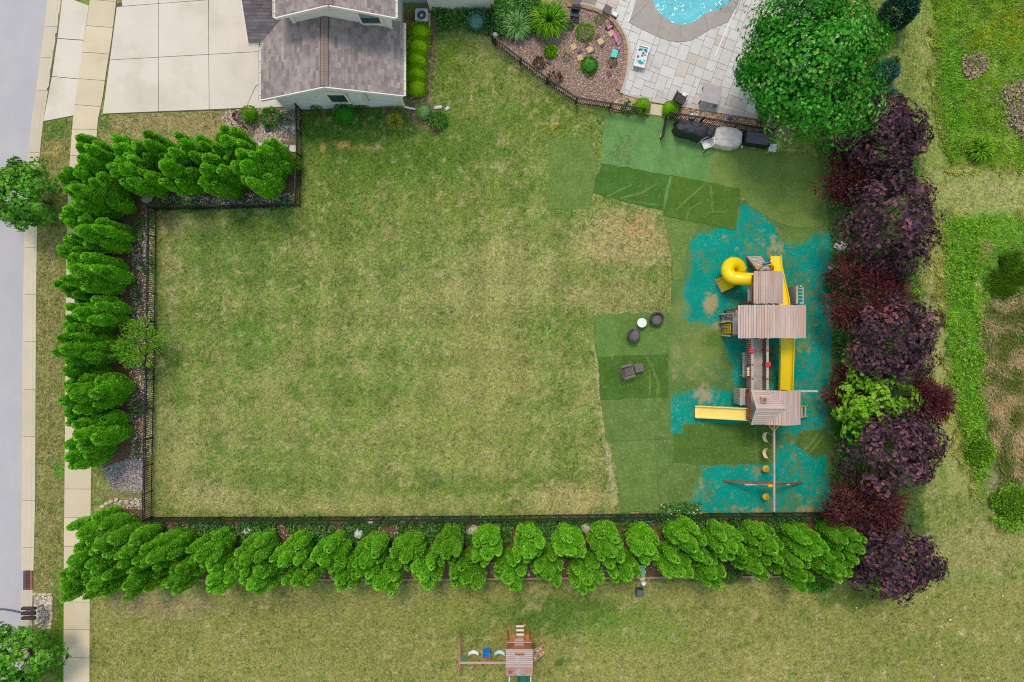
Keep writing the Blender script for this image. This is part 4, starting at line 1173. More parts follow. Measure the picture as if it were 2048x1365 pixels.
def ordinal(i):
    return ['first', 'second', 'third', 'fourth', 'fifth', 'sixth', 'seventh', 'eighth', 'ninth', 'tenth', 'eleventh', 'twelfth', 'thirteenth', 'fourteenth', 'fifteenth', 'sixteenth', 'seventeenth', 'eighteenth', 'nineteenth', 'twentieth', 'twenty first', 'twenty second', 'twenty third', 'twenty fourth', 'twenty fifth'][i]

# ---- arborvitae: several upright lobes clothed in flat sprays
def thuja_mesh(seed, h=3.9, rad=0.86, lobes=7, n=24000):
    rng = np.random.default_rng(seed)
    specs = [(0.0, 0.0, h, rad * 0.52, 0.0, 0.0)]
    for i in range(lobes - 1):
        a = 2 * pi * i / (lobes - 1) + rng.uniform(-0.4, 0.4)
        d = rad * rng.uniform(0.38, 0.66)
        hh = h * rng.uniform(0.5, 0.98)
        specs.append((d * cos(a), d * sin(a), hh, rad * rng.uniform(0.28, 0.42), 0.05 * cos(a), 0.05 * sin(a)))
    tot = sum(s_[2] * s_[3] for s_ in specs)
    Ps, Ns, Us = [], [], []
    coreV, coreF = [], []
    for (lx, ly, lh, lr, tx_, ty_) in specs:
        m = int(n * lh * lr / tot)
        t = rng.uniform(0.04, 1.0, m) ** 0.75
        def R(t):
            t = np.asarray(t)
            low = 0.78 + 0.22 * np.clip(t / 0.35, 0, 1)
            up = np.clip(1 - np.clip((t - 0.35) / 0.65, 0, 1) ** 2.3, 0, 1) ** 0.62
            return lr * np.where(t < 0.35, low, up)
        a = rng.uniform(0, 2 * pi, m)
        bump = 0.10 * np.sin(5 * a + 7 * t + lx * 9) * np.sin(19 * t + ly * 7 + 2 * a) + rng.normal(0, 0.035, m)
        r = R(t) * (1 + bump * 0.5)
        kc = max(14, int(lh * lr * 46))
        ca_, ct_ = rng.uniform(0, 2 * pi, kc), rng.uniform(0.0, 1.0, kc) ** 0.8
        da = np.abs((a[:, None] - ca_[None, :] + pi) % (2 * pi) - pi) * (R(t)[:, None] + 0.02)
        dn = np.hypot(da, (t[:, None] - ct_[None, :]) * lh * 0.8).min(axis=1)
        disp = 0.06 * (1 - np.clip(dn / 0.14, 0, 1.25) ** 2)
        Us.append(rng.random(kc)[np.hypot(da, (t[:, None] - ct_[None, :]) * lh * 0.8).argmin(axis=1)] * 0.45 + rng.random(m) * 0.5)
        dR = (R(np.clip(t + 0.02, 0, 1)) - R(t - 0.02)) / (0.04 * lh)
        N = unit(np.stack([np.cos(a), np.sin(a), -dR], 1))
        P = np.stack([lx + tx_ * t * lh + r * np.cos(a), ly + ty_ * t * lh + r * np.sin(a), 0.12 + t * (lh - 0.12) - 0.02], 1) + N * disp[:, None]
        Ps.append(P); Ns.append(N)
        rings, seg = 9, 12
        b0 = len(coreV)
        for i in range(rings):
            tt = 0.03 + 0.95 * i / (rings - 1)
            rr = float(R(tt)) * 0.86
            for k in range(seg):
                an = 2 * pi * k / seg
                coreV.append((lx + tx_ * tt * lh + rr * cos(an), ly + ty_ * tt * lh + rr * sin(an), 0.1 + tt * (lh - 0.16)))
        for i in range(rings - 1):
            for k in range(seg):
                coreF.append((b0 + i * seg + k, b0 + i * seg + (k + 1) % seg, b0 + (i + 1) * seg + (k + 1) % seg, b0 + (i + 1) * seg + k))
    P, N = np.concatenate(Ps), np.concatenate(Ns)
    m = len(P)
    up = np.tile([0, 0, 1.0], (m, 1))
    D = unit(N * 0.75 + up * 0.75 + rnd_dirs(m, rng) * 0.45)
    face = unit(np.cross(D, rnd_dirs(m, rng)) * 0.8 + N * 0.5)
    L = rng.uniform(0.055, 0.115, m)
    V, F = leaf_quads(P - D * 0.03, D, face, L, L * rng.uniform(0.6, 0.9, m), 0.1)
    nv = len(V)
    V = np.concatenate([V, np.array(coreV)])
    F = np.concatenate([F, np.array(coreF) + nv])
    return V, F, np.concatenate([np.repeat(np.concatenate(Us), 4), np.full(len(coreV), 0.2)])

THUJA = []
for v in range(6):
    V, F, U = thuja_mesh(40 + v, lobes=8 + v % 4, h=4.1)
    for pal in ('thuja', 'thuja_l'):
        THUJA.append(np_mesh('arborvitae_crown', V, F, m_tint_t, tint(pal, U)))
tr_me = MB().tube([(0, 0, -0.05), (0, 0, 1.2), (0, 0, 3.0)], [0.12, 0.1, 0.05], 7).mesh('arborvitae_trunk', m_bark)
def arborvitae(px, py, label, group, var, bright=False, s=1.0, hs=1.0, zc=1.35):
    x, y = G(px, py, zc)
    rr = random.Random(int(px * 13 + py * 7))
    o = empty('arborvitae', (x, y, 0), label, 'arborvitae', group)
    o.rotation_euler = (0, 0, rr.uniform(0, 2 * pi))
    k = s * rr.uniform(0.93, 1.08)
    o.scale = (k, k * rr.uniform(0.94, 1.06), hs * rr.uniform(0.92, 1.06))
    link_mesh('crown', THUJA[(var % 6) * 2 + (1 if bright else 0)], o)
    link_mesh('trunk', tr_me, o)
    return o

rowN = [(212, 1048), (248, 1068), (290, 1084), (352, 1088), (434, 1090), (522, 1093), (593, 1098), (671, 1095), (749, 1098), (822, 1093), (900, 1083), (978, 1083), (1056, 1080), (1134, 1078), (1209, 1078), (1283, 1076), (1361, 1068), (1437, 1070), (1514, 1074), (1594, 1077), (1672, 1071)]
rowS = [(196, 1104), (190, 1150), (236, 1148), (305, 1146), (381, 1146), (457, 1141), (537, 1146), (617, 1142), (703, 1137), (776, 1144), (856, 1134), (937, 1137), (1017, 1137), (1092, 1128), (1166, 1137), (1240, 1130), (1338, 1122), (1400, 1128), (1488, 1119), (1565, 1128), (1642, 1123), (1715, 1128)]
for i, (px, py) in enumerate(rowN):
    arborvitae(px, py, f'bright green arborvitae, {ordinal(i)} from left in the fence side row of the bottom hedge', 'bottom hedge, row along the fence', i, True, 1.04)
for i, (px, py) in enumerate(rowS):
    arborvitae(px, py - 6, f'bright green arborvitae, {ordinal(i)} from the left in the lower row of the bottom hedge', 'bottom hedge, lower row', i + 3, True, 1.04)
rowI = [(223, 404), (226, 478), (223, 552), (217, 629), (203, 697), (217, 782), (221, 860)]
rowO = [(162, 432), (156, 508), (160, 582), (166, 660), (162, 740), (170, 817), (172, 903)]
for i, (px, py) in enumerate(rowI):
    arborvitae(px, py, f'dark green arborvitae, {ordinal(i)} from the top in the fence side row of the left hedge', 'left hedge, row along the fence', i * 5 + 1, False, 1.16, 1.12)
for i, (px, py) in enumerate(rowO):
    arborvitae(px + 14, py, f'dark green arborvitae, {ordinal(i)} from the top in the sidewalk row of the left hedge', 'left hedge, row along the sidewalk', i + 2, False, 1.02, 0.86)
rowT = [(228, 346), (304, 360), (380, 356), (455, 362), (530, 356)]
rowU = [(206, 314), (276, 314), (338, 310), (406, 310), (484, 304), (552, 322), (150, 352)]
for i, (px, py) in enumerate(rowT):
    arborvitae(px, py, f'dark green arborvitae, {ordinal(i)} from the left in the fence side row of the driveway hedge', 'driveway hedge, row along the fence', i + 4, False, 1.18, 1.12)
for i, (px, py) in enumerate(rowU[:6]):
    arborvitae(px, py, f'dark green arborvitae, {ordinal(i)} from the left in the driveway side row of the top hedge', 'driveway hedge, row facing the driveway', i + 1, False, 1.05, 0.94)
arborvitae(180, 360, 'dark green arborvitae leaning over the sidewalk at the corner of the two hedges', 'driveway hedge, row facing the driveway', 3, False, 0.9, 0.85)

# ---- broadleaved trees: clumps of leaf rosettes on a limbed frame
def tree_mesh(seed, rx, rz, zc, clumps, rosettes, leaf, style='rosette', lean=(0, 0), spread=1.0, feather=False, irr=0.10):
    """crown centred on height zc; returns leaves (V,F) and the list of clump centres"""
    rng = np.random.default_rng(seed)
    cs = []
    for i in range(clumps):
        d = rnd_dirs(1, rng)[0]
        d[2] = abs(d[2]) * 1.1 - 0.35
        d = d / np.linalg.norm(d)
        f = rng.uniform(0.55, 0.95) * (1 + irr * sin(2.3 * atan2(d[1], d[0]) + seed) + irr * 0.6 * sin(5 * atan2(d[1], d[0]) + 2 * seed))
        cs.append((d[0] * rx * f, d[1] * rx * f, zc + d[2] * rz * f, rng.uniform(0.15, 0.32) * rx))
    cs = np.array(cs)
    per = max(1, rosettes // clumps)
    P, N = [], []
    for c in cs:
        d = rnd_dirs(per, rng)
        d[:, 2] = np.abs(d[:, 2]) * 1.0 - 0.30
        d = unit(d)
        r = c[3] * rng.uniform(0.55, 1.08, per) ** 0.6 * (0.9 + 0.3 * rng.random(per))
        P.append(c[:3] + d * r[:, None] * np.array([1, 1, 0.8]))
        N.append(unit(d + 0.5 * unit((c[:3] - np.array([0, 0, zc]))[None, :])))
    P, N = np.concatenate(P), np.concatenate(N)
    m = len(P)
    k = 6
    cl = np.repeat(rng.random(len(cs)), per)
    ro = rng.random(m)
    V, F, U = [], [], []
    T1 = unit(np.cross(N, rnd_dirs(m, rng)))
    T2 = np.cross(N, T1)
    nb = 0
    for j in range(k):
        a = 2 * pi * j / k + rng.uniform(-0.3, 0.3, m)
        D = T1 * np.cos(a)[:, None] + T2 * np.sin(a)[:, None]
        if feather:
            D = unit(D * 0.35 + N * 0.8)
            base = P + N * (leaf * 0.8 * j)[..., None] if np.ndim(leaf) else P + N * (leaf * 0.55 * j)
        else:
            D = unit(D + N * rng.uniform(0.0, 0.5, m)[:, None])
            base = P
        L = leaf * rng.uniform(0.7, 1.25, m)
        v, f = leaf_quads(base, D, N + 0.3 * rnd_dirs(m, rng), L, L * rng.uniform(0.5, 0.75, m), -0.08)
        V.append(v); F.append(f + nb); nb += len(v)
        U.append(np.repeat(0.28 * cl + 0.44 * ro + 0.28 * rng.random(m), 4))
    tree_mesh.u = np.concatenate(U)
    return np.concatenate(V), np.concatenate(F), cs

def limbs(cs, trunk_r, zfork, seed, base=-0.1, n_use=26):
    b = MB()
    rr = random.Random(seed)
    b.tube([(0, 0, base), (0.03, 0.02, zfork * 0.5), (0.0, 0.05, zfork), (0.05, 0, zfork * 1.6)], [trunk_r * 1.25, trunk_r, trunk_r * 0.85, trunk_r * 0.5], 9)
    for i, c in enumerate(cs[:n_use]):
        z0 = zfork * rr.uniform(0.7, 1.35)
        mid = (c[0] * 0.45, c[1] * 0.45, z0 + (c[2] - z0) * 0.6)
        b.tube([(0, 0.02, z0), mid, tuple(c[:3])], [trunk_r * 0.42, trunk_r * 0.22, trunk_r * 0.06], 6)
    return b

def place_tree(name, px, py, zc, V, F, cs, mat, label, cat, trunk_r, zfork, seed, group=None, scale=1.0, u=None):
    x, y = G(px, py, zc)
    u = tree_mesh.u if u is None else u
    o = empty(name, (x, y, 0), label, cat, group)
    link_mesh('crown', np_mesh(name + '_crown', V, F, m_tint, tint(mat, (u - 0.5) * 1.35 + 0.46)), o)
    link_mesh('trunk', limbs(cs, trunk_r, zfork, seed).mesh(name + '_trunk', m_bark), o)
    o.scale = (scale,) * 3
    return o

V, F, cs = tree_mesh(5, 4.0, 2.9, 4.6, 95, 13000, 0.11, irr=0.09)
u1 = tree_mesh.u
V2, F2, _ = tree_mesh(15, 3.0, 2.1, 4.0, 60, 3600, 0.15)
F = np.concatenate([F, F2 + len(V)]); V = np.concatenate([V, V2])
place_tree('maple_tree', 1624, 128, 4.8, V, F, cs, 'maple', 'large round green maple shading the corner of the patio', 'tree', 0.18, 1.9, 3, u=np.concatenate([u1, tree_mesh.u * 0.6]))
V, F, cs = tree_mesh(6, 1.85, 1.4, 2.3, 50, 3000, 0.13)
place_tree('street_tree', 40, 390, 2.5, V, F, cs, 'street', 'light green street tree overhanging the road near the driveway', 'tree', 0.07, 1.2, 4, 'trees between road and sidewalk')
V, F, cs = tree_mesh(7, 1.95, 1.5, 2.3, 50, 3000, 0.13)
place_tree('street_tree', 38, 1316, 2.5, V, F, cs, 'street', 'light green street tree overhanging the road below the mailboxes', 'tree', 0.07, 1.2, 5, 'trees between road and sidewalk')

PURPLE = [(1776, 270, 2.2, 5.8, 'topmost'), (1782, 442, 2.6, 6.1, 'second from the top'), (1788, 684, 2.4, 6.0, 'third from the top'), (1786, 902, 2.45, 6.0, 'fourth from the top'), (1796, 1128, 2.05, 5.5, 'lowest')]
for i, (px, py, r, h, w) in enumerate(PURPLE):
    V, F, cs = tree_mesh(60 + i, r, h * 0.42, h * 0.56, 66, 3900, 0.12)
    place_tree('purple_leaf_tree', px, py, h * 0.66, V, F, cs, 'purple', f'dark purple leaved tree, {w} in the row beside the meadow', 'tree', 0.11, 1.2, 20 + i, 'purple leaved trees along the right side')
RED = [(1705, 352, 1.5, 3.3, 'reddish feathery tree below the topmost purple tree'), (1728, 588, 2.0, 4.0, 'burgundy feathery tree between the second and third purple trees'), (1704, 782, 1.0, 3.2, 'small burgundy tree left of the lime green bush'), (1848, 800, 1.15, 3.4, 'small burgundy tree right of the lime green bush'), (1724, 1020, 1.85, 4.0, 'burgundy feathery tree between the two lowest purple trees')]
for i, (px, py, r, h, lab) in enumerate(RED):
    V, F, cs = tree_mesh(90 + i, r, h * 0.42, h * 0.55, int(22 * r), int(1000 * r), 0.13, feather=True)
    place_tree('burgundy_tree', px, py, h * 0.62, V, F, cs, 'red', lab, 'tree', 0.08, 0.9, 30 + i, 'burgundy feathery trees along the right side')
V, F, cs = tree_mesh(120, 2.2, 1.4, 3.0, 34, 1700, 0.13, irr=0.2)
place_tree('lime_green_tree', 1764, 802, 3.4, V, F, cs, 'lime', 'lime green bushy tree in the gap of the purple row', 'tree', 0.08, 0.9, 40)
V, F, cs = tree_mesh(121, 1.0, 0.9, 1.6, 14, 560, 0.14)
place_tree('lime_green_tree', 1700, 735, 1.6, V, F, cs, 'lime', 'small lime green bush at the turf edge under the third purple tree', 'tree', 0.05, 0.6, 41)
V, F, cs = tree_mesh(123, 0.9, 0.9, 2.2, 12, 420, 0.13)
place_tree('lime_green_tree', 1806, 566, 2.2, V, F, cs, 'lime', 'small green sapling showing between burgundy branches', 'tree', 0.05, 0.6, 42)
V, F, cs = tree_mesh(124, 1.25, 0.9, 1.9, 18, 620, 0.10, feather=True)
place_tree('young_feathery_tree', 280, 692, 2.0, V, F, cs, 'lime', 'thin light green young tree by the left fence', 'tree', 0.04, 0.7, 43)

# ---- shrubs
def shrub_mesh(seed, r, h, n, leaf, tight=True, zb=0.08):
    rng = np.random.default_rng(seed)
    d = rnd_dirs(n, rng)
    d[:, 2] = np.abs(d[:, 2]) * 1.25 - 0.35
    d = unit(d)
    rad = (1 + 0.07 * np.sin(5 * d[:, 0] * 3 + seed) * np.cos(4 * d[:, 1] * 3 + seed * 2)) * (1 - (0.0 if tight else 0.45) * rng.random(n) ** 2) + rng.normal(0, 0.03, n)
    zc = h * 0.42
    P = np.stack([d[:, 0] * r * rad, d[:, 1] * r * rad, zc + d[:, 2] * (h - zc) * rad], 1)
    P[:, 2] = np.maximum(P[:, 2], zb)
    D = unit(d * 0.7 + np.array([0, 0, 0.4]) + rnd_dirs(n, rng) * 0.6)
    V, F = leaf_quads(P, D, unit(np.cross(D, rnd_dirs(n, rng))) , leaf * rng.uniform(0.7, 1.3, n), leaf * rng.uniform(0.45, 0.8, n), 0.1)
    if tight:
        cv, cf = [], []
        for i in range(7):
            t = i / 6
            an = t * pi * 0.72
            for k in range(12):
                a = 2 * pi * k / 12
                cv.append((r * 0.88 * sin(pi * 0.5 + (t - 0.3) * pi * 0.7) * cos(a) if t > 0.3 else r * 0.8 * cos(a), r * 0.88 * sin(pi * 0.5 + (t - 0.3) * pi * 0.7) * sin(a) if t > 0.3 else r * 0.8 * sin(a), 0.02 + t * h * 0.9))
        for i in range(6):
            for k in range(12):
                cf.append((i * 12 + k, i * 12 + (k + 1) % 12, (i + 1) * 12 + (k + 1) % 12, (i + 1) * 12 + k))
        nv = len(V)
        V = np.concatenate([V, np.array(cv)])
        F = np.concatenate([F, np.array(cf) + nv])
    return V, F
def stems(r, h, seed, n=6):
    b = MB()
    rr = random.Random(seed)
    for i in range(n):
        a = rr.uniform(0, 2 * pi)
        b.tube([(0, 0, -0.03), (r * 0.3 * cos(a), r * 0.3 * sin(a), h * 0.4), (r * 0.6 * cos(a), r * 0.6 * sin(a), h * 0.8)], [0.02, 0.014, 0.005], 5)
    return b
SHN = [0]
def shrub(name, px, py, rpx, h, mat, label, cat='shrub', group=None, leaf=0.09, dens=420, tight=True, flat=1.0):
    SHN[0] += 1
    x, y = G(px, py, h * 0.6)
    r = rpx * (CAM_H - h * 0.6) / CAM_H / PXM
    n = int(dens * (r * r * 2.2 + r * h * 3.0) / 0.8)
    V, F = shrub_mesh(200 + SHN[0], r, h, max(60, n), leaf, tight)
    o = empty(name, (x, y, 0), label, cat, group)
    link_mesh('foliage', np_mesh(name + '_foliage', V, F, mat), o)
    link_mesh('stem', stems(r, h, SHN[0]).mesh(name + '_stem', m_bark), o)
    return o

g_ = 'clipped shrubs along the garage'
for i, (px, py) in enumerate([(839, 62), (836, 92), (833, 119), (831, 146), (833, 172)]):
    shrub('clipped_shrub', px, py, 21 - (i == 4) * 2, 0.95, m_boxy, f'yellow green clipped shrub, {ordinal(i)} from the top in the garage row', group=g_, leaf=0.075)
shrub('round_shrub', 687, 224, 20, 1.1, m_bush, 'dark green round bush under the gable window', leaf=0.075)
shrub('pale_shrub', 847, 222, 15, 0.7, m_wgr, 'pale green rounded shrub by the downspout', leaf=0.07)
shrub('leafy_shrub', 876, 240, 17, 0.5, m_bush, 'loose leafy plant beside the brown mulch spot', leaf=0.1, tight=False)
shrub('golden_shrub', 789, 243, 15, 0.5, m_yel, 'golden yellow loose shrub on the lawn edge', leaf=0.09, tight=False, dens=300)
shrub('blue_spruce', 952, 40, 17, 0.8, m_blue, 'round blue green dwarf spruce by the white rear wall', leaf=0.07)
shrub('dark_shrub', 632, 214, 10, 0.7, m_bush, 'small dark shrub against the gable wall left of the window', leaf=0.09, tight=False)
shrub('dark_shrub', 724, 216, 12, 0.4, m_cover, 'low dark plant against the gable wall right of the window', leaf=0.09, tight=False)
shrub('round_shrub', 498, 227, 15, 0.9, m_box, 'light green round bush at the driveway corner', leaf=0.08)
shrub('leafy_shrub', 540, 234, 19, 0.7, m_bush, 'spreading green shrub in the gravel below the garage corner', leaf=0.11, tight=False)
shrub('red_shrub', 474, 232, 9, 0.45, m_red, 'small dark red shrub at the driveway edge', leaf=0.08, tight=False)
shrub('twiggy_shrub', 492, 256, 14, 0.5, m_brown, 'brown green twiggy shrub above the top hedge', leaf=0.09, tight=False, dens=250)
shrub('twiggy_shrub', 572, 236, 12, 0.4, m_cover, 'low grey green plant by the side fence', leaf=0.08, tight=False, dens=260)
shrub('bright_shrub', 578, 326, 17, 1.6, m_box, 'bright green shrub at the end of the driveway hedge', leaf=0.1)
for i, (px, py, nm) in enumerate([(1286, 211, 'left'), (1342, 217, 'right')]):
    shrub('boxwood_ball', px, py, 15, 0.85, m_boxy, f'clipped boxwood ball on the {nm} side of the gate path', group='boxwood balls at the gate', leaf=0.05, dens=900)
shrub('dark_spruce', 1803, 18, 30, 2.6, m_dspruce, 'dark blue green spruce at the top beside the maple', leaf=0.16, tight=False, dens=420)
shrub('blue_juniper', 1776, 140, 22, 1.5, m_blue, 'blue green juniper with a brown patch beside the maple', leaf=0.13, tight=False, dens=420)
shrub('blue_spruce', 1774, 206, 30, 1.7, m_blue, 'blue spruce above the topmost purple tree', leaf=0.13, tight=False, dens=420)
shrub('brown_shrub', 1784, 126, 9, 1.6, m_brown, 'brown dead branch patch on the juniper beside the maple', leaf=0.1, tight=False)
shrub('bright_shrub', 1772, 82, 14, 0.8, m_lime, 'bright green shrub between dark spruce and juniper', leaf=0.11, tight=False)
shrub('bright_shrub', 1768, 172, 14, 0.7, m_lime, 'bright green shrub between juniper and blue spruce', leaf=0.11, tight=False)
shrub('fern_shrub', 1652, 284, 20, 0.7, m_cover, 'feathery green shrub under the maple edge near the red tree', leaf=0.14, tight=False, dens=200)
shrub('bright_shrub', 1812, 352, 22, 1.2, m_bush, 'green undergrowth right of the reddish feathery tree', leaf=0.12, tight=False)
shrub('bright_shrub', 1806, 520, 18, 1.0, m_lime, 'green undergrowth below the second purple tree', leaf=0.12, tight=False)
shrub('bright_shrub', 1818, 610, 26, 1.0, m_lime, 'lime undergrowth right of the burgundy tree', leaf=0.12, tight=False)
shrub('round_shrub', 1700, 848, 26, 1.0, m_bush, 'green undergrowth at the turf edge left of the fourth purple tree', leaf=0.12, tight=False)
shrub('round_shrub', 1676, 566, 22, 0.8, m_cover, 'low dark undergrowth between teal turf and burgundy tree', leaf=0.12, tight=False)
shrub('bright_shrub', 2036, 1012, 34, 0.9, m_lime, 'bright green bush at the right edge below the reeds', leaf=0.14, tight=False, dens=300)
shrub('bright_shrub', 2006, 1000, 20, 0.6, m_lime, 'small bright green bush left of the one at the right edge', leaf=0.13, tight=False, dens=260)
shrub('bright_shrub', 1964, 905, 26, 0.9, m_lime, 'bright green weed bush left of the dead brush', leaf=0.13, tight=False)
shrub('dark_shrub', 1640, 1150, 34, 0.9, m_bush, 'dark green undergrowth poking out below the hedge end', leaf=0.12, tight=False)
shrub('dark_shrub', 1462, 1144, 22, 0.9, m_cover, 'blue green undergrowth below the right half of the hedge', leaf=0.12, tight=False)
shrub('dark_shrub', 1790, 1168, 26, 0.7, m_bush, 'green undergrowth below the lowest purple tree', leaf=0.12, tight=False)

# ---- garden bed plants
shrub('round_shrub', 1179, 129, 15, 0.7, m_bush, 'round green shrub in the middle of the mulch bed', leaf=0.09)
shrub('hosta', 1170, 64, 17, 0.45, m_lime, 'light green broad leaved plant between the stepping stones', 'plant', leaf=0.17, tight=False, dens=140)
shrub('small_plant', 1139, 51, 8, 0.35, m_bush, 'small green plant right of the ornamental grass', 'plant', leaf=0.1, tight=False)
shrub('small_plant', 1101, 102, 11, 0.5, m_boxy, 'yellow green plant below the big ornamental grass', 'plant', leaf=0.14, tight=False)
shrub('small_plant', 1199, 40, 9, 0.4, m_wgr, 'sparse pale green plant below the retaining blocks', 'plant', leaf=0.1, tight=False, dens=180)
shrub('small_plant', 1078, 127, 12, 0.4, m_brown, 'brown green grass tuft near the garden fence', 'plant', leaf=0.16, tight=False, dens=160)
shrub('small_plant', 1110, 156, 13, 0.4, m_brown, 'brown tuft lower along the garden fence', 'plant', leaf=0.15, tight=False, dens=150)
shrub('small_plant', 1225, 124, 9, 0.35, m_brown, 'thin reddish brown plant below the teal bin lid', 'plant', leaf=0.1, tight=False, dens=180)
shrub('small_plant', 1132, 114, 9, 0.3, m_wgr, 'pale low plant left of the lowest stepping stone', 'plant', leaf=0.09, tight=False, dens=180)
shrub('small_plant', 1180, 152, 6, 0.25, m_lime, 'tiny lime plant below the round shrub', 'plant', leaf=0.09, tight=False, dens=200)
shrub('pink_flower', 1218, 147, 5, 0.3, m_pink, 'small clump of pink flowers in the mulch bed', 'flowers', leaf=0.06, tight=False, dens=500)
shrub('leafy_plant', 1256, 216, 12, 0.35, m_bush, 'low leafy plant behind the fence left of the boxwood ball', 'plant', leaf=0.13, tight=False, dens=200)

def fountain_grass(name, px, py, rpx, h, n, mat, label, seed, w=0.03):
    rng = np.random.default_rng(seed)
    x, y = G(px, py, h * 0.5)
    r = rpx / PXM
    a = rng.uniform(0, 2 * pi, n)
    reach = r * rng.uniform(0.25, 1.05, n)
    top = h * rng.uniform(0.6, 1.05, n)
    d = np.stack([np.cos(a), np.sin(a)], 1)
    sd = np.stack([-np.sin(a), np.cos(a)], 1)
    rows = []
    for t, zf, ww in ((0.0, 0.0, 1.0), (0.35, 0.75, 1.0), (0.7, 1.0, 0.8), (1.0, 0.8, 0.15)):
        c = d * (reach * t)[:, None] + rng.uniform(-0.03, 0.03, (n, 2)) + d * 0.08
        z = top * zf
        for sg in (-1, 1):
            p = c + sd * (sg * w * ww)
            rows.append(np.concatenate([p, z[:, None]], 1))
    V = np.stack(rows, 1).reshape(-1, 3)
    base = np.arange(n)[:, None] * 8
    F = np.concatenate([base + np.array([0, 1, 3, 2]), base + np.array([2, 3, 5, 4]), base + np.array([4, 5, 7, 6])])
    o = link_mesh(name, np_mesh(name, V, F, mat), None, (x, y, 0))
    return tag(o, label, 'grass')
fountain_grass('ornamental_grass', 1098, 44, 38, 1.2, 900, m_ogr, 'big arching green ornamental grass at the top of the mulch bed', 1)
fountain_grass('ornamental_grass', 1034, 54, 30, 0.8, 520, m_wgr, 'pale drooping grass beside the garden fence corner', 2, 0.026)
fountain_grass('ornamental_grass', 1010, 20, 26, 0.6, 420, m_ogr, 'green fern like clump under the house wall by the fence', 3, 0.04)
fountain_grass('ornamental_grass', 1960, 300, 26, 0.8, 260, m_ogr, 'bright tuft of long grass near the meadow path', 4, 0.04)
# ------------------------------------------------------------------ black metal fences
FH = 1.1
picket_me = MB().box((0, 0, (FH - 0.05) / 2 + 0.02), (0.026, 0.026, FH - 0.06)).mesh('picket', m_black)
post_b = MB().box((0, 0, FH / 2 - 0.1), (0.06, 0.06, FH + 0.26)).box((0, 0, FH + 0.04), (0.075, 0.075, 0.03))
post_me = post_b.mesh('post', m_black)
def fence(label, top_px, step=0.115, name='metal_fence', post_every=1.83, start_post=True, end_post=True, group='black metal fences'):
    pts = [Vector((*G(px, py, FH), 0)) for px, py in top_px]
    root = empty(name, pts[0], label, 'fence', group)
    L = [(pts[i + 1] - pts[i]).length for i in range(len(pts) - 1)]
    npick = 0
    extra = MB()
    for i in range(len(pts) - 1):
        a, b = pts[i], pts[i + 1]
        d = (b - a).normalized()
        n = max(1, round(L[i] / post_every))
        for j in range(n + (1 if i == len(pts) - 2 else 0)):
            p = a.lerp(b, j / n)
            o = link_mesh('post', post_me, root, p - root.location)
            o.rotation_euler = (0, 0, atan2(d.y, d.x))
        for z in (0.14, FH - 0.2, FH - 0.02):
            MB().beam(a + Vector((0, 0, z)), b + Vector((0, 0, z)), 0.04, 0.045).obj('rail', m_black, root)
        k = int(L[i] / step)
        for j in range(k):
            p = a + d * ((j + 0.5) * L[i] / k)
            npick += 1
            if npick <= 300:
                o = link_mesh('picket', picket_me, root, p - root.location)
                o.rotation_euler = (0, 0, atan2(d.y, d.x))
            else:
                extra.box((p.x, p.y, (FH - 0.05) / 2 + 0.02), (0.026, 0.026, FH - 0.06), atan2(d.y, d.x))
    if extra.v:
        extra.obj('pickets', m_black, root, kind='stuff')
    return root
fence('black picket fence along the bottom hedge', [(286, 1044), (700, 1043), (1000, 1041), (1300, 1037), (1690, 1034)])
fence('black picket fence along the left hedge', [(294, 412), (291, 700), (287, 880), (284, 1044)])
fence('black picket fence below the driveway hedge', [(294, 414), (440, 411), (588, 406)])
fence('black picket fence at the right end of the driveway hedge, reaching the garage', [(588, 405), (592, 305), (591, 209)])
fence('black picket fence curving around the mulch bed', [(983, 10), (984, 70), (990, 76), (1041, 115), (1095, 155), (1155, 195), (1223, 206), (1292, 217)])
fence('black picket fence behind the covered grills', [(1340, 224), (1409, 235), (1478, 248), (1550, 259), (1562, 248)])
gt = fence('open black metal gate swung out over the pale turf', [(1338, 228), (1329, 268)], name='garden_gate', post_every=1.4, group=None)
gt['category'] = 'gate'

# ------------------------------------------------------------------ pool and patio
m_basin = M('pool_plaster', (0.40, 0.78, 0.82), (0.28, 0.66, 0.74), 1.6, 0.6)
m_coping = M('coping_concrete', C(170, 164, 158), C(158, 152, 146), 3, 0.85, 0.16, 26, 0.3, 60, objvar=0.03)
m_paver = M('patio_paver', C(207, 207, 203), C(197, 197, 195), 2.2, 0.8, 0.07, 26, 0.1, 60, objvar=0.055, c3=C(188, 184, 178), s3=1.2, thr=(0.55, 0.78))
m_paver2 = M('patio_paver_warm', C(202, 194, 184), C(190, 184, 176), 2.2, 0.8, 0.07, 26, 0.1, 60, objvar=0.05, c3=C(176, 168, 158), s3=1.2, thr=(0.55, 0.78))
m_sand = M('joint_sand', C(156, 150, 142), C(140, 134, 126), 6, 0.95)
m_border = M('patio_border', C(196, 190, 180), C(184, 178, 168), 2.5, 0.85, 0.06, 30, objvar=0.04)

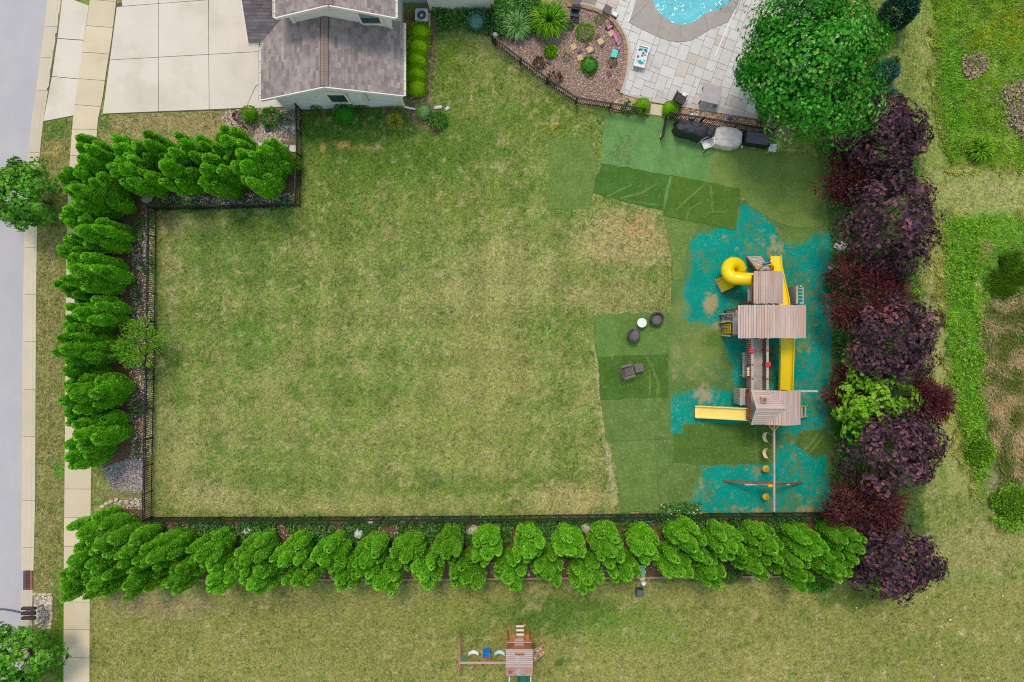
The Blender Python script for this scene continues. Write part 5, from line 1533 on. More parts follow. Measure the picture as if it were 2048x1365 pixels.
def water_mat():
    m, nt, out = _nt('pool_water')
    p = nt.nodes.new('ShaderNodeBsdfGlossy'); p.inputs['Roughness'].default_value = 0.03
    t = nt.nodes.new('ShaderNodeBsdfTransparent'); t.inputs[0].default_value = (0.72, 0.95, 0.98, 1)
    lw = nt.nodes.new('ShaderNodeFresnel'); lw.inputs[0].default_value = 1.7
    b = nt.nodes.new('ShaderNodeBump'); b.inputs['Strength'].default_value = 0.25; b.inputs['Distance'].default_value = 0.1
    n = nt.nodes.new('ShaderNodeTexNoise'); n.inputs['Scale'].default_value = 2.2; n.inputs['Detail'].default_value = 4; n.inputs['Distortion'].default_value = 1.4
    nt.links.new(_pos(nt, (1, 1.8, 1), 0.5), n.inputs['Vector'])
    nt.links.new(n.outputs['Fac'], b.inputs['Height'])
    nt.links.new(b.outputs[0], p.inputs['Normal']); nt.links.new(b.outputs[0], lw.inputs['Normal'])
    mx = nt.nodes.new('ShaderNodeMixShader')
    nt.links.new(lw.outputs[0], mx.inputs[0]); nt.links.new(t.outputs[0], mx.inputs[1]); nt.links.new(p.outputs[0], mx.inputs[2])
    nt.links.new(mx.outputs[0], out.inputs[0])
    return m
pool = empty('swimming_pool', G3(1380, -40), 'light blue swimming pool with a rounded lower end', 'pool')
pp = [G(*p) for p in POOL]
n = len(pp)
q = MB()
q.add([(x, y, 0.05) for x, y in pp] + [(x, y, -1.3) for x, y in pp], [tuple(range(n, 2 * n))[::-1]] + [((i + 1) % n, i, n + i, n + (i + 1) % n) for i in range(n)])
bs = q.obj('basin', m_basin, pool)
bs.data.flip_normals()
# rippled water surface
wx0, wx1, wy0, wy1 = 1296, 1492, -150, 54
WX, WY = np.meshgrid(np.arange(wx0, wx1, 2.0), np.arange(wy0, wy1, 2.0))
wpx, wpy = WX.ravel(), WY.ravel()
rip = 0.05 * (fbm(wpx + wpy * 0.5, wpy * 1.7, 16, 77) - 0.5) + 0.012 * (fbm(wpx, wpy, 8, 78) - 0.5)
wi = np.arange(len(wpx)).reshape(WX.shape)
wF = np.stack([wi[:-1, :-1], wi[1:, :-1], wi[1:, 1:], wi[:-1, 1:]], -1).reshape(-1, 4)
ins = sd_poly(wpx, wpy, POOL) < 2.5
wF = wF[ins[wF].all(1)]
us = np.unique(wF); rm = np.full(len(wpx), -1); rm[us] = np.arange(len(us))
wV = np.stack([(wpx - 1024) / PXM - pool.location.x, (682.5 - wpy) / PXM - pool.location.y, -0.05 + rip], 1)[us]
link_mesh('water', np_mesh('pool_water_surface', wV, rm[wF], water_mat(), smooth=True), pool)
# coping slabs
def near(poly, p):
    return min(range(len(poly)), key=lambda i: hypot(poly[i][0] - p[0], poly[i][1] - p[1]))
cuts = [(0, 0), (2, 2), (4, 4), (6, 6), (9, 9), (12, 12), (14, 14)]
for (a0, b0), (a1, b1) in zip(cuts[:-1], cuts[1:]):
    outer_ = COPE[a0:a1 + 1]
    inner2 = POOL[b0:b1 + 1]
    poly = [G(*p) for p in outer_ + inner2[::-1]]
    cx_, cy_ = sum(p[0] for p in poly) / len(poly), sum(p[1] for p in poly) / len(poly)
    poly = [(cx_ + (x - cx_) * 0.994, cy_ + (y - cy_) * 0.994) for x, y in poly]
    MB().prism(poly, -0.02, 0.085).obj('coping_slab', m_coping, pool)
m_chrome = M('stainless_rail', C(196, 198, 200), None, 1, 0.25, metallic=0.9)
for off in (0, 1):
    r0, r1 = Vector(G3(1439 + off * 10, 17 - off * 8, 0)), Vector(G3(1487 - off * 0, 4 + off * 8, 0))
r = MB()
for dx, dy in ((0, 0), (-2, -7)):
    a_, b_ = Vector(G3(1440 + dx, 17.5 + dy, 0.08)), Vector(G3(1487 + dx, 8 + dy, 0.08))
    r.tube([a_ + Vector((0, 0, -0.3)), a_ + Vector((0, 0, 0.15)), a_.lerp(b_, 0.1) + Vector((0, 0, 0.45)), a_.lerp(b_, 0.85) + Vector((0, 0, 0.82)), b_ + Vector((0, 0, 0.7)), b_], 0.022, 8)
r.obj('hand_rail', m_chrome, pool)

PATIO = [(1120, -90), (1150, -20), (1162, 6), (1196, 15), (1223, 30), (1240, 49), (1253, 71), (1261, 94), (1262.5, 115), (1260, 138), (1253, 165), (1246, 188), (1304, 196), (1517, 230), (1570, 238), (1640, 120), (1660, -90), (1520, -90), (1474, 12), (1455, 46), (1438, 52), (1416, 62), (1399, 73), (1380, 83), (1361, 85.5), (1337, 83), (1313, 74), (1283, 60), (1257.5, 46), (1275, -10), (1280, -90)]
patio = flat_poly('patio', PATIO, 0.03, m_sand)
PAT = [G(*p) for p in PATIO]
def clip_convex(subj, clip):
    out = subj
    for i in range(len(clip)):
        a, b = clip[i], clip[(i + 1) % len(clip)]
        inp, out = out, []
        if not inp: return []
        def side(p): return (b[0] - a[0]) * (p[1] - a[1]) - (b[1] - a[1]) * (p[0] - a[0])
        for j in range(len(inp)):
            p, q2 = inp[j], inp[(j + 1) % len(inp)]
            sp, sq = side(p), side(q2)
            if sp >= 0: out.append(p)
            if (sp >= 0) != (sq >= 0):
                t = sp / (sp - sq)
                out.append((p[0] + (q2[0] - p[0]) * t, p[1] + (q2[1] - p[1]) * t))
    return out
def area(p):
    return abs(sum(p[i][0] * p[(i + 1) % len(p)][1] - p[(i + 1) % len(p)][0] * p[i][1] for i in range(len(p)))) / 2
ang = radians(-20)
ux_, uy_ = (cos(ang), sin(ang)), (-sin(ang), cos(ang))
cell = 0.305
NI, NJ = 80, 80
occ = [[False] * NJ for _ in range(NI)]
rr = random.Random(12)
org = G(1100, 260)
for j in range(NJ):
    for i in range(NI):
        if occ[i][j]: continue
        opts = [(2, 2), (3, 2), (2, 2), (2, 3), (1, 2), (2, 1), (3, 2), (2, 2)]
        rr.shuffle(opts)
        for w, h in opts + [(1, 1)]:
            if i + w <= NI and j + h <= NJ and all(not occ[i + a][j + b_] for a in range(w) for b_ in range(h)):
                break
        for a in range(w):
            for b_ in range(h):
                occ[i + a][j + b_] = True
        g = 0.010
        c4 = [(i * cell + g, j * cell + g), ((i + w) * cell - g, j * cell + g), ((i + w) * cell - g, (j + h) * cell - g), (i * cell + g, (j + h) * cell - g)]
        quad = [(org[0] + x * ux_[0] + (y - 3) * uy_[0], org[1] + x * ux_[1] + (y - 3) * uy_[1]) for x, y in c4]
        cx_, cy_ = sum(p[0] for p in quad) / 4, sum(p[1] for p in quad) / 4
        if not (2.5 < cx_ < 18.8 and 12.5 < cy_ < 22.2): continue
        pol = clip_convex(PAT, quad)
        if len(pol) < 3 or area(pol) < 0.006: continue
        MB().prism(pol, 0.02, 0.06 + rr.uniform(-0.002, 0.003)).obj('paver', m_paver2 if rr.random() < 0.16 else m_paver, patio)
# light edging band round the bed and along the south side
band = [(1162, 6), (1196, 15), (1223, 30), (1240, 49), (1253, 71), (1261, 94), (1262.5, 115), (1260, 138), (1253, 165), (1246, 188)]
inn = [(1158, 12), (1192, 21), (1218, 36), (1233, 54), (1245, 75), (1252, 96), (1253.5, 115), (1251, 138), (1245, 163), (1238, 186)]
for i in range(len(band) - 1):
    a0, a1, b1_, b0_ = band[i], band[i + 1], inn[i + 1], inn[i]
    MB().prism([G(*p) for p in (a0, a1, b1_, b0_)], 0.0, 0.066).obj('edging_slab', m_border, patio)
sb = [(1246, 188), (1304, 196), (1360, 205), (1412, 213.5), (1465, 222), (1517, 230), (1560, 237)]
for i in range(len(sb) - 1):
    (xa, ya), (xb, yb) = sb[i], sb[i + 1]
    MB().prism([G(xa + 0.3, ya), G(xb - 0.3, yb), G(xb - 2.3, yb + 9), G(xa - 1.7, ya + 9)], 0.0, 0.064).obj('edging_slab', m_border, patio)
MB().prism([G(*p) for p in ((1300, 208), (1327, 212), (1324, 233), (1298, 229))], 0.0, 0.05).obj('gate_path_slab', m_walk, patio)
MB().beam(G3(1471, 18, 0.068), G3(1430, 113, 0.068), 0.05, 0.012).obj('drain_channel', m_trim, patio)
MB().beam(G3(1273, 2, 0.068), G3(1256, 44, 0.068), 0.05, 0.012).obj('drain_channel', m_trim, patio)

# ------------------------------------------------------------------ mulch bed
m_mulch = M('mulch_base', C(158, 132, 116), C(134, 108, 94), 5, 0.95, 0.2, 30, 0.6, 40)
BED = [(986, 20), (1120, 2), (1160, 14), (1192, 22), (1218, 38), (1233, 56), (1244, 76), (1251, 97), (1252, 115), (1250, 138), (1244, 163), (1236, 190), (1250, 210), (1223, 216), (1156, 206), (1098, 168), (1044, 128), (988, 84)]
bed_z = 0.09
flat_poly('mulch_bed', BED, bed_z, m_mulch)
def chips(name, n, poly, z, lo, hi, mat, label, cat, seed, zj=0.02, cols=None):
    rng = np.random.default_rng(seed)
    xs, ys_ = [p[0] for p in poly], [p[1] for p in poly]
    px, py = rng.uniform(min(xs), max(xs), n), rng.uniform(min(ys_), max(ys_), n)
    k = sd_poly(px, py, poly) + (fbm(px, py, 10, seed) - 0.5) * 3 < -0.5
    px, py = px[k], py[k]
    m = len(px)
    P = np.stack([(px - 1024) / PXM, (682.5 - py) / PXM, z + rng.uniform(0, zj, m)], 1)
    a = rng.uniform(0, 2 * pi, m)
    D = np.stack([np.cos(a), np.sin(a), rng.uniform(-0.3, 0.5, m)], 1)
    N = np.tile([0, 0, 1.0], (m, 1)) + rnd_dirs(m, rng) * 0.6
    L = rng.uniform(lo, hi, m)
    V, F = leaf_quads(P, D, N, L, L * rng.uniform(0.3, 0.6, m), 0.05)
    o = link_mesh(name, np_mesh(name, V, F, mat))
    return tag(o, label, cat, kind='stuff')
m_chip = LEAF('mulch_chip', [C(120, 92, 80), C(166, 138, 124), C(198, 174, 160), C(226, 210, 200)], 0.05, 0)
chips('mulch_chips', 26000, BED, bed_z, 0.04, 0.13, m_chip, 'mauve brown wood mulch covering the garden bed', 'mulch', 31)
def pebbles(name, n, poly, z, lo, hi, mat, label, cat, seed, noisy=4):
    """small angular stones"""
    rng = np.random.default_rng(seed)
    xs, ys_ = [p[0] for p in poly], [p[1] for p in poly]
    px, py = rng.uniform(min(xs), max(xs), n), rng.uniform(min(ys_), max(ys_), n)
    k = sd_poly(px, py, poly) + (fbm(px, py, 14, seed) - 0.5) * 2 * noisy < 0
    px, py = px[k], py[k]
    m = len(px)
    s_ = rng.uniform(lo, hi, m)
    a = rng.uniform(0, 2 * pi, m)
    base = np.array([(1, 0, 0), (0, 1, 0), (-1, 0, 0), (0, -1, 0), (0, 0, 1)], float)
    V = np.repeat(base[None], m, 0) * rng.uniform(0.6, 1.15, (m, 5, 1))
    V[:, :, 0] *= s_[:, None]; V[:, :, 1] *= (s_ * rng.uniform(0.55, 1, m))[:, None]; V[:, :, 2] *= (s_ * 0.7)[:, None]
    ca, sa = np.cos(a)[:, None], np.sin(a)[:, None]
    x, y = V[:, :, 0] * ca - V[:, :, 1] * sa, V[:, :, 0] * sa + V[:, :, 1] * ca
    V = np.stack([x + ((px - 1024) / PXM)[:, None], y + ((682.5 - py) / PXM)[:, None], V[:, :, 2] + z], 2).reshape(-1, 3)
    b = np.arange(m)[:, None] * 5
    F = np.concatenate([b + np.array(t) for t in ((0, 1, 4), (1, 2, 4), (2, 3, 4), (3, 0, 4))])
    o = link_mesh(name, np_mesh(name, V, F, mat))
    return tag(o, label, cat, kind='stuff')
m_white = LEAF('white_pebble', [C(150, 136, 124), C(190, 180, 170), C(220, 214, 208), C(240, 236, 232)], 0.0, 0)
m_grey = LEAF('grey_pebble', [C(110, 104, 104), C(150, 144, 146), C(178, 172, 176), C(204, 200, 202)], 0.0, 0)
m_tan = LEAF('tan_pebble', [C(130, 100, 76), C(176, 148, 120), C(204, 184, 160), C(224, 210, 192)], 0.0, 0)
pebbles('white_gravel', 2600, [(262, 470), (310, 430), (306, 910), (262, 930), (256, 800), (262, 640)], 0.0, 0.02, 0.075, m_white, 'white landscape stones between left hedge and fence', 'gravel', 41, 10)
pebbles('grey_gravel', 3600, [(204, 940), (240, 924), (288, 912), (286, 984), (226, 988)], 0.0, 0.02, 0.06, m_grey, 'grey gravel patch at the lower end of the left hedge', 'gravel', 42, 5)
pebbles('white_gravel', 600, [(216, 1006), (280, 996), (288, 1020), (260, 1018)], 0.0, 0.02, 0.07, m_white, 'white stones at the bottom left fence corner', 'gravel', 43, 6)
pebbles('pink_gravel', 2600, [(440, 226), (500, 216), (574, 218), (600, 226), (592, 276), (560, 288), (500, 282), (478, 262), (450, 250)], 0.0, 0.02, 0.06, m_white, 'pale gravel around the shrubs at the driveway corner', 'gravel', 44, 10)
pebbles('white_gravel', 900, [(300, 1046), (1000, 1044), (1000, 1068), (560, 1080), (300, 1070)], 0.0, 0.02, 0.08, m_white, 'white stones scattered between bottom fence and hedge', 'gravel', 45, 16)
flat_poly('gravel_bed', [(1328, 206), (1364, 214), (1517, 240), (1564, 247), (1562, 276), (1478, 263), (1409, 250), (1338, 239)], 0.012, M('gravel_soil', C(140, 116, 92), C(120, 98, 78), 5, 0.95, 0.2, 30))
flat_poly('gravel_bed', [(1224, 204), (1246, 190), (1302, 206), (1298, 232), (1224, 224)], 0.1, MATS['gravel_soil'])
pebbles('tan_gravel', 5200, [(1328, 208), (1364, 214), (1517, 240), (1564, 247), (1562, 276), (1478, 263), (1409, 250), (1338, 239)], 0.012, 0.02, 0.06, m_tan, 'tan gravel strip between patio and fence', 'gravel', 46, 3)
pebbles('tan_gravel', 1800, [(1226, 204), (1246, 192), (1300, 208), (1298, 231), (1226, 223)], 0.1, 0.02, 0.06, m_tan, 'mixed gravel around the left boxwood ball', 'gravel', 47, 3)
pebbles('white_gravel', 700, [(1668, 250), (1710, 230), (1704, 290), (1672, 300)], 0.0, 0.03, 0.08, m_white, 'white stones between the maple and the purple tree', 'gravel', 48, 8)
pebbles('grey_gravel', 500, [(1536, 262), (1580, 256), (1586, 286), (1552, 284)], 0.0, 0.02, 0.06, m_grey, 'grey stones at the end of the grill fence', 'gravel', 49, 4)
pebbles('white_gravel', 500, [(806, 30), (866, 50), (880, 240), (850, 262), (806, 210)], 0.0, 0.02, 0.05, m_tan, 'small pale stones around the garage shrubs', 'gravel', 50, 8)
pebbles('white_gravel', 420, [(68, 1192), (102, 1194), (102, 1252), (70, 1252)], 0.0, 0.04, 0.10, m_white, 'white stones in the mailbox bed', 'gravel', 51, 2)

def cover(name, n, poly, zlo, zhi, leaf, mat, label, cat, seed, speck=14, thr=0.46):
    rng = np.random.default_rng(seed)
    xs, ys_ = [p[0] for p in poly], [p[1] for p in poly]
    px, py = rng.uniform(min(xs), max(xs), n), rng.uniform(min(ys_), max(ys_), n)
    k = (sd_poly(px, py, poly) + (fbm(px, py, 26, seed + 5) - 0.5) * (70 if 'meadow' in name else 12) < 0) & (fbm(px, py, speck, seed) > thr)
    px, py = px[k], py[k]
    m = len(px)
    P = np.stack([(px - 1024) / PXM, (682.5 - py) / PXM, rng.uniform(zlo, zhi, m)], 1)
    D = unit(np.concatenate([rng.normal(size=(m, 2)), rng.uniform(0.1, 0.9, (m, 1))], 1))
    N = np.tile([0, 0, 1.0], (m, 1)) + rnd_dirs(m, rng) * 0.5
    L = leaf * rng.uniform(0.6, 1.4, m)
    V, F = leaf_quads(P, D, N, L, L * rng.uniform(0.35, 0.6, m), 0.1)
    return tag(link_mesh(name, np_mesh(name, V, F, mat)), label, cat, kind='stuff')
cover('ground_cover', 30000, [(300, 1036), (1700, 1028), (1720, 1076), (1300, 1076), (800, 1090), (300, 1076)], 0.02, 0.30, 0.15, m_cover, 'leafy ground cover along the bottom fence', 'ground cover', 61, 30, 0.43)
cover('ground_cover', 4200, [(266, 440), (312, 420), (308, 900), (266, 920)], 0.02, 0.22, 0.13, m_cover, 'patchy leafy plants along the left fence', 'ground cover', 62, 26, 0.56)
cover('ground_cover', 2600, [(320, 404), (590, 392), (596, 420), (320, 428)], 0.02, 0.22, 0.14, m_cover, 'leafy plants under the driveway hedge fence', 'ground cover', 63, 18, 0.5)
cover('ground_cover', 10000, [(988, 4), (1080, 2), (1080, 70), (1000, 76), (988, 60)], 0.05, 0.6, 0.16, m_cover, 'dense green plants at the top corner of the mulch bed', 'ground cover', 64, 30, 0.3)
cover('ground_cover', 2400, [(864, 20), (984, 20), (984, 76), (930, 60), (880, 58)], 0.02, 0.25, 0.13, m_cover, 'low green plants below the white rear wall', 'ground cover', 65, 16, 0.42)
cover('ground_cover', 9000, [(1655, 320), (1720, 300), (1740, 1040), (1660, 1030), (1668, 800), (1660, 600)], 0.02, 0.35, 0.15, m_cover, 'dark green undergrowth under the purple trees', 'ground cover', 66, 22, 0.44)
cover('ground_cover', 5200, [(1640, 1036), (1720, 1050), (1850, 1180), (1760, 1190), (1700, 1120)], 0.02, 0.35, 0.15, m_cover, 'green undergrowth at the lower right hedge corner', 'ground cover', 67, 22, 0.42)
cover('meadow_leaves', 6500, [(1884, 440), (1950, 440), (1960, 780), (1980, 900), (1950, 960), (1926, 900), (1896, 720), (1880, 560)], 0.1, 0.5, 0.15, m_lime, 'broad leaved bright weeds edging the meadow', 'weeds', 68, 20, 0.42)
cover('meadow_leaves', 4500, [(1880, -40), (2090, -40), (2090, 335), (1990, 334), (1900, 316), (1880, 240)], 0.1, 0.4, 0.14, m_lime, 'broad leaved weeds in the upper right meadow', 'weeds', 69, 26, 0.52)
m_dead = LEAF('dead_twig', [C(140, 126, 100), C(170, 156, 126), C(196, 184, 154)], 0.0, 0)
cover('dead_brush', 2600, [(1926, 118), (1962, 106), (1968, 140), (1940, 158), (1924, 146)], 0.02, 0.2, 0.2, m_dead, 'grey dead brush patch in the upper right meadow', 'brush', 70, 8, 0.2)
cover('dead_brush', 5200, [(2004, 180), (2060, 160), (2070, 280), (2040, 276), (2010, 230)], 0.02, 0.2, 0.22, m_dead, 'grey dead brush patch cut by the right edge', 'brush', 71, 8, 0.2)
m_litter = LEAF('pale_litter', [C(150, 150, 110), C(196, 190, 160), C(220, 216, 200)], 0.1, 0)
cover('leaf_litter', 5200, [(1190, 300), (1660, 300), (1660, 1026), (1240, 1024), (1190, 640)], 0.045, 0.06, 0.05, m_litter, 'pale bits of leaf litter scattered over the turf', 'litter', 72, 60, 0.45)

pebbles('white_gravel', 1400, [(320, 392), (590, 384), (594, 410), (320, 414)], 0.0, 0.02, 0.07, m_white, 'pale stones under the driveway hedge', 'gravel', 73, 12)
pebbles('white_gravel', 900, [(560, 1100), (1640, 1100), (1640, 1158), (560, 1160)], 0.0, 0.02, 0.08, m_white, 'pale stones between the trunks of the bottom hedge', 'gravel', 74, 14)
m_daisy = LEAF('daisy_petal', [C(226, 226, 220), C(244, 244, 240)], 0.1, 0)
cover('daisies', 60, [(1322, 1012), (1400, 1008), (1400, 1040), (1322, 1046)], 0.15, 0.3, 0.12, m_daisy, 'white daisies by the bottom fence near the turf', 'flowers', 75, 20, 0.3)
cover('daisy_leaves', 1500, [(1318, 1008), (1402, 1004), (1402, 1042), (1318, 1046)], 0.02, 0.18, 0.13, m_cover, 'green daisy leaves by the bottom fence near the turf', 'flowers', 76, 20, 0.36)
m_tuft = LEAF('faded_tuft', [C(104, 134, 78), C(150, 158, 112), C(120, 116, 84)], 0.1, 0)
cover('faded_tufts', 1500, [(1202, 262), (1262, 268), (1276, 318), (1262, 330), (1200, 326)], 0.032, 0.04, 0.06, m_tuft, 'worn dry tufts on the left end of the pale turf', 'grass', 77, 14, 0.5)

cover('meadow_leaves', 5200, [(1990, 985), (2090, 960), (2090, 1060), (2000, 1050), (1976, 1020)], 0.1, 0.5, 0.14, m_lime, 'low bright weeds around the bushes at the right edge', 'weeds', 78, 22, 0.4)
cover('meadow_leaves', 2200, [(1960, 620), (2090, 580), (2090, 980), (1990, 960), (1970, 780)], 0.1, 0.4, 0.14, m_cover, 'green weeds growing through the dry reeds', 'weeds', 79, 18, 0.5)
# ------------------------------------------------------------------ play structure
m_wood = M('weathered_wood', C(200, 182, 174), C(182, 160, 152), 1.2, 0.85, 0.16, 14, 0.2, 30, objvar=0.10, stretch=(6, 0.6, 6), c3=C(192, 158, 142), s3=0.35, thr=(0.48, 0.62))
m_wood2 = M('weathered_wood_cross', C(200, 184, 176), C(180, 162, 154), 1.2, 0.85, 0.16, 14, 0.2, 30, objvar=0.10, stretch=(0.6, 6, 6), c3=C(196, 168, 154), s3=0.35, thr=(0.5, 0.66))
m_grey = M('grey_timber', C(190, 182, 176), C(164, 156, 150), 3, 0.85, 0.16, 20, 0.2, 40, objvar=0.08)
m_redw = M('stained_timber', C(150, 98, 74), C(124, 80, 62), 3, 0.8, 0.15, 20, 0.1, 40, objvar=0.08)
m_yel_p = M('yellow_plastic', C(252, 222, 2), C(244, 210, 0), 0.8, 0.32, spec=0.5)
m_yel_f = M('faded_yellow_plastic', C(250, 226, 132), C(244, 214, 104), 0.8, 0.4, spec=0.4)
m_yel_m = M('yellow_painted_metal', C(236, 186, 30), C(214, 160, 24), 4, 0.45)
m_redp = M('red_plastic', C(222, 30, 70), None, 1, 0.4)
m_bluep = M('blue_plastic', C(24, 130, 220), None, 1, 0.4)
m_whitep = M('white_plastic', C(236, 236, 234), C(226, 226, 224), 2, 0.45)
m_cream = M('cream_plastic', C(228, 214, 176), C(218, 202, 160), 3, 0.5)
m_chain = M('chain_coating', C(226, 196, 70), None, 1, 0.5)
m_greenp = M('green_plastic', C(10, 128, 104), C(6, 112, 92), 1, 0.35)

PS = empty('play_set', (14.3, 0.3, 0), 'large weathered wooden play set with yellow slides on teal turf', 'play set')
def B(name, c, s, mat, parent=PS, rz=0.0, rx=0.0, ry=0.0):
    return MB().box(c, s, rz, rx, ry).obj(name, mat, parent)
def beam(name, a, b, w, h, mat, parent=PS):
    return MB().beam(a, b, w, h).obj(name, mat, parent)

def gable_ns(name, xl, xr, xm, y0, y1, ze, zr, nb, mat, t=0.03):
    """gable roof, ridge north-south, boards laid along the ridge"""
    root = beam(name, (xm, y0 + 0.05, zr - 0.07), (xm, y1 - 0.05, zr - 0.07), 0.06, 0.1, m_grey)
    rr = random.Random(int(xl * 100))
    for side, xe in ((0, xl), (1, xr)):
        for i in range(nb):
            a, b = i / nb, (i + 1) / nb
            xa, xb = xe + (xm - xe) * a, xe + (xm - xe) * b
            za, zb = ze + (zr - ze) * a + 0.018, ze + (zr - ze) * b
            o1, o2 = rr.uniform(-0.015, 0.015), rr.uniform(-0.015, 0.015)
            g = 0.006 if side == 0 else -0.006
            q = [(xa + g, y0 + o1, za), (xb - g, y0 + o1, zb), (xb - g, y1 + o2, zb), (xa + g, y1 + o2, za)]
            MB().slab(q if side == 0 else q[::-1], t).obj('board', mat, root)
    return root
# middle clubhouse
gable_ns('clubhouse_roof', 12.26, 15.95, 13.98, 0.15, 1.95, 3.1, 3.5, 13, m_wood)
for x in (12.5, 14.1, 15.7):
    for y in (0.32, 1.78):
        B('post', (x, y, 1.55), (0.1, 0.1, 3.1), m_redw)
for i in range(26):
    B('deck_board', (12.55 + i * 0.124, 1.05, 1.5), (0.118, 1.5, 0.03), m_grey)
for y in (0.3, 1.8):
    beam('side_beam', (12.45, y, 1.42), (15.75, y, 1.42), 0.05, 0.15, m_redw)
    beam('rail', (12.45, y, 2.25), (15.75, y, 2.25), 0.05, 0.1, m_redw)
    for i in range(18):
        B('slat', (12.6 + i * 0.18, y, 1.85), (0.08, 0.025, 0.8), m_redw)
# upper tower
gable_ns('tower_roof', 13.23, 14.84, 14.03, 2.04, 3.82, 2.75, 3.08, 7, m_wood)
for x in (13.4, 14.68):
    for y in (2.2, 3.62):
        B('post', (x, y, 1.37), (0.1, 0.1, 2.74), m_redw)
for i in range(12):
    B('deck_board', (13.4 + i * 0.118, 2.9, 1.5), (0.112, 1.5, 0.03), m_grey)
for x in (13.36, 14.72):
    beam('rail', (x, 2.2, 2.2), (x, 3.62, 2.2), 0.05, 0.1, m_redw)
# tube slide: turns a full circle and leaves to the west
cx_, cy_ = G(1469, 541, 1.3)
R_ = 0.44
path = [(13.5, cy_ - R_ - 0.12, 1.78), (13.0, cy_ - R_ - 0.1, 1.74)]
for k in range(0, 33):
    t = k / 32
    a = -pi / 2 - t * 2 * pi * 0.93
    path.append((cx_ + 0.02 + R_ * cos(a), cy_ - 0.06 * (1 - t) + R_ * sin(a), 1.70 - 1.10 * t))
e = Vector(path[-1])
path += [tuple(e + Vector((-0.25, -0.14, -0.07)))]
tube = MB()
P_ = [Vector(p) for p in path]
tube.tube(path, 0.37, 20, cap=False).obj('tube_slide', m_yel_p, PS, smooth=True)
ts = PS.children[-1]
for k in (2, 10, 18, 26):
    p = P_[k]; d = (P_[k + 1] - P_[k - 1]).normalized()
    MB().tube([p - d * 0.025, p + d * 0.025], 0.39, 20).obj('flange', m_yel_p, ts, smooth=False)
ex = [Vector(path[-2]) + Vector((-0.05, -0.03, -0.32)), Vector(G3(1452, 566, 0.3)) + Vector((0, 0, -0.03)), Vector(G3(1439, 571.5, 0.3)) + Vector((0, 0, -0.08))]
prof = [(-0.4, 0.28), (-0.40, 0.0), (-0.25, -0.06), (0.25, -0.06), (0.40, 0.0), (0.4, 0.28), (0.36, 0.28), (0.35, 0.03), (0.22, -0.03), (-0.22, -0.03), (-0.35, 0.03), (-0.36, 0.28)]
MB().sweep(ex, prof).obj('slide_exit', m_yel_p, PS, smooth=False)
for s_ in (-1, 1):
    d = (ex[2] - ex[0]).normalized(); sd_ = d.cross(Vector((0, 0, 1))).normalized()
    beam('side_board', ex[0] + sd_ * s_ * 0.44 + Vector((0, 0, 0.06)), ex[2] + sd_ * s_ * 0.44 + Vector((0, 0, 0.06)), 0.04, 0.3, m_redw)
d = (ex[2] - ex[0]).normalized()
beam('end_board', ex[2] + d * 0.03 - sd_ * 0.45 + Vector((0, 0, -0.05)), ex[2] + d * 0.03 + sd_ * 0.45 + Vector((0, 0, -0.05)), 0.04, 0.18, m_grey)
# open slide prof
def open_slide(name, pts, w, mat, wall=0.16, n=14):
    P = [Vector(p) for p in pts]
    out = []
    for i in range(len(P) - 1):
        for j in range(n // (len(P) - 1)):
            out.append(P[i].lerp(P[i + 1], j / (n // (len(P) - 1))))
    out.append(P[-1])
    h = w / 2
    pr = [(-h, wall), (-h - 0.02, 0.0), (-h + 0.1, -0.05), (h - 0.1, -0.05), (h + 0.02, 0.0), (h, wall), (h - 0.045, wall), (h - 0.05, 0.04), (h - 0.13, -0.012), (-h + 0.13, -0.012), (-h + 0.05, 0.04), (-h + 0.045, wall)]
    return MB().sweep(out, pr).obj(name, mat, PS)
open_slide('slide', [(15.36, 1.9, 1.58), (15.36, 2.3, 1.5), (15.36, 4.3, 0.45), (15.36, 4.95, 0.3)], 0.62, m_yel_p)
x0_, _ = G(1570.5, 677, 1.6); x1_, _ = G(1571.5, 781, 1.2)
open_slide('wave_slide', [(x0_, 0.32, 1.72), (x0_ + 0.05, -0.2, 1.66), (x0_ + 0.19, -1.5, 1.22), (x0_ + 0.33, -2.8, 0.78), (x0_ + 0.38, -3.3, 0.62)], 0.76, m_yel_p, 0.2, 25)
yS = -4.13
open_slide('slide', [(13.42, yS, 1.62), (13.1, yS, 1.55), (11.5, yS, 0.62), (10.98, yS, 0.36), (10.68, yS, 0.32)], 0.7, m_yel_f, 0.17, 16)
# rock ramp and arched hand rail at the north end
rp = [G3(1494, 514.5, 0.05), G3(1522, 513.5, 0.05), G3(1541, 541, 1.5), G3(1516, 543, 1.5)]
a_, b_, c_, d_ = [Vector(p) for p in rp]
for i in range(8):
    t0_, t1_ = i / 8 + 0.008, (i + 1) / 8 - 0.008
    MB().slab([a_.lerp(d_, t0_), b_.lerp(c_, t0_), b_.lerp(c_, t1_), a_.lerp(d_, t1_)], 0.04).obj('ramp_board', m_grey, PS)
beam('ramp_side', a_ + Vector((-.03, 0, -.05)), d_ + Vector((-.03, 0, -.05)), 0.05, 0.14, m_redw)
beam('ramp_side', b_ + Vector((.03, 0, -.05)), c_ + Vector((.03, 0, -.05)), 0.05, 0.14, m_redw)
for i in range(4):
    p = a_.lerp(d_, 0.2 + 0.2 * i).lerp(b_.lerp(c_, 0.2 + 0.2 * i), 0.35 + 0.3 * (i % 2)) + Vector((0, 0, 0.02))
    MB().rock((p.x, p.y, p.z), (0.14, 0.1, 0.07), i).obj('climbing_hold', m_yel_p, PS)
ar = []
ac0, ac1 = Vector(G3(1516, 541, 1.6)), Vector(G3(1545, 541, 1.6))
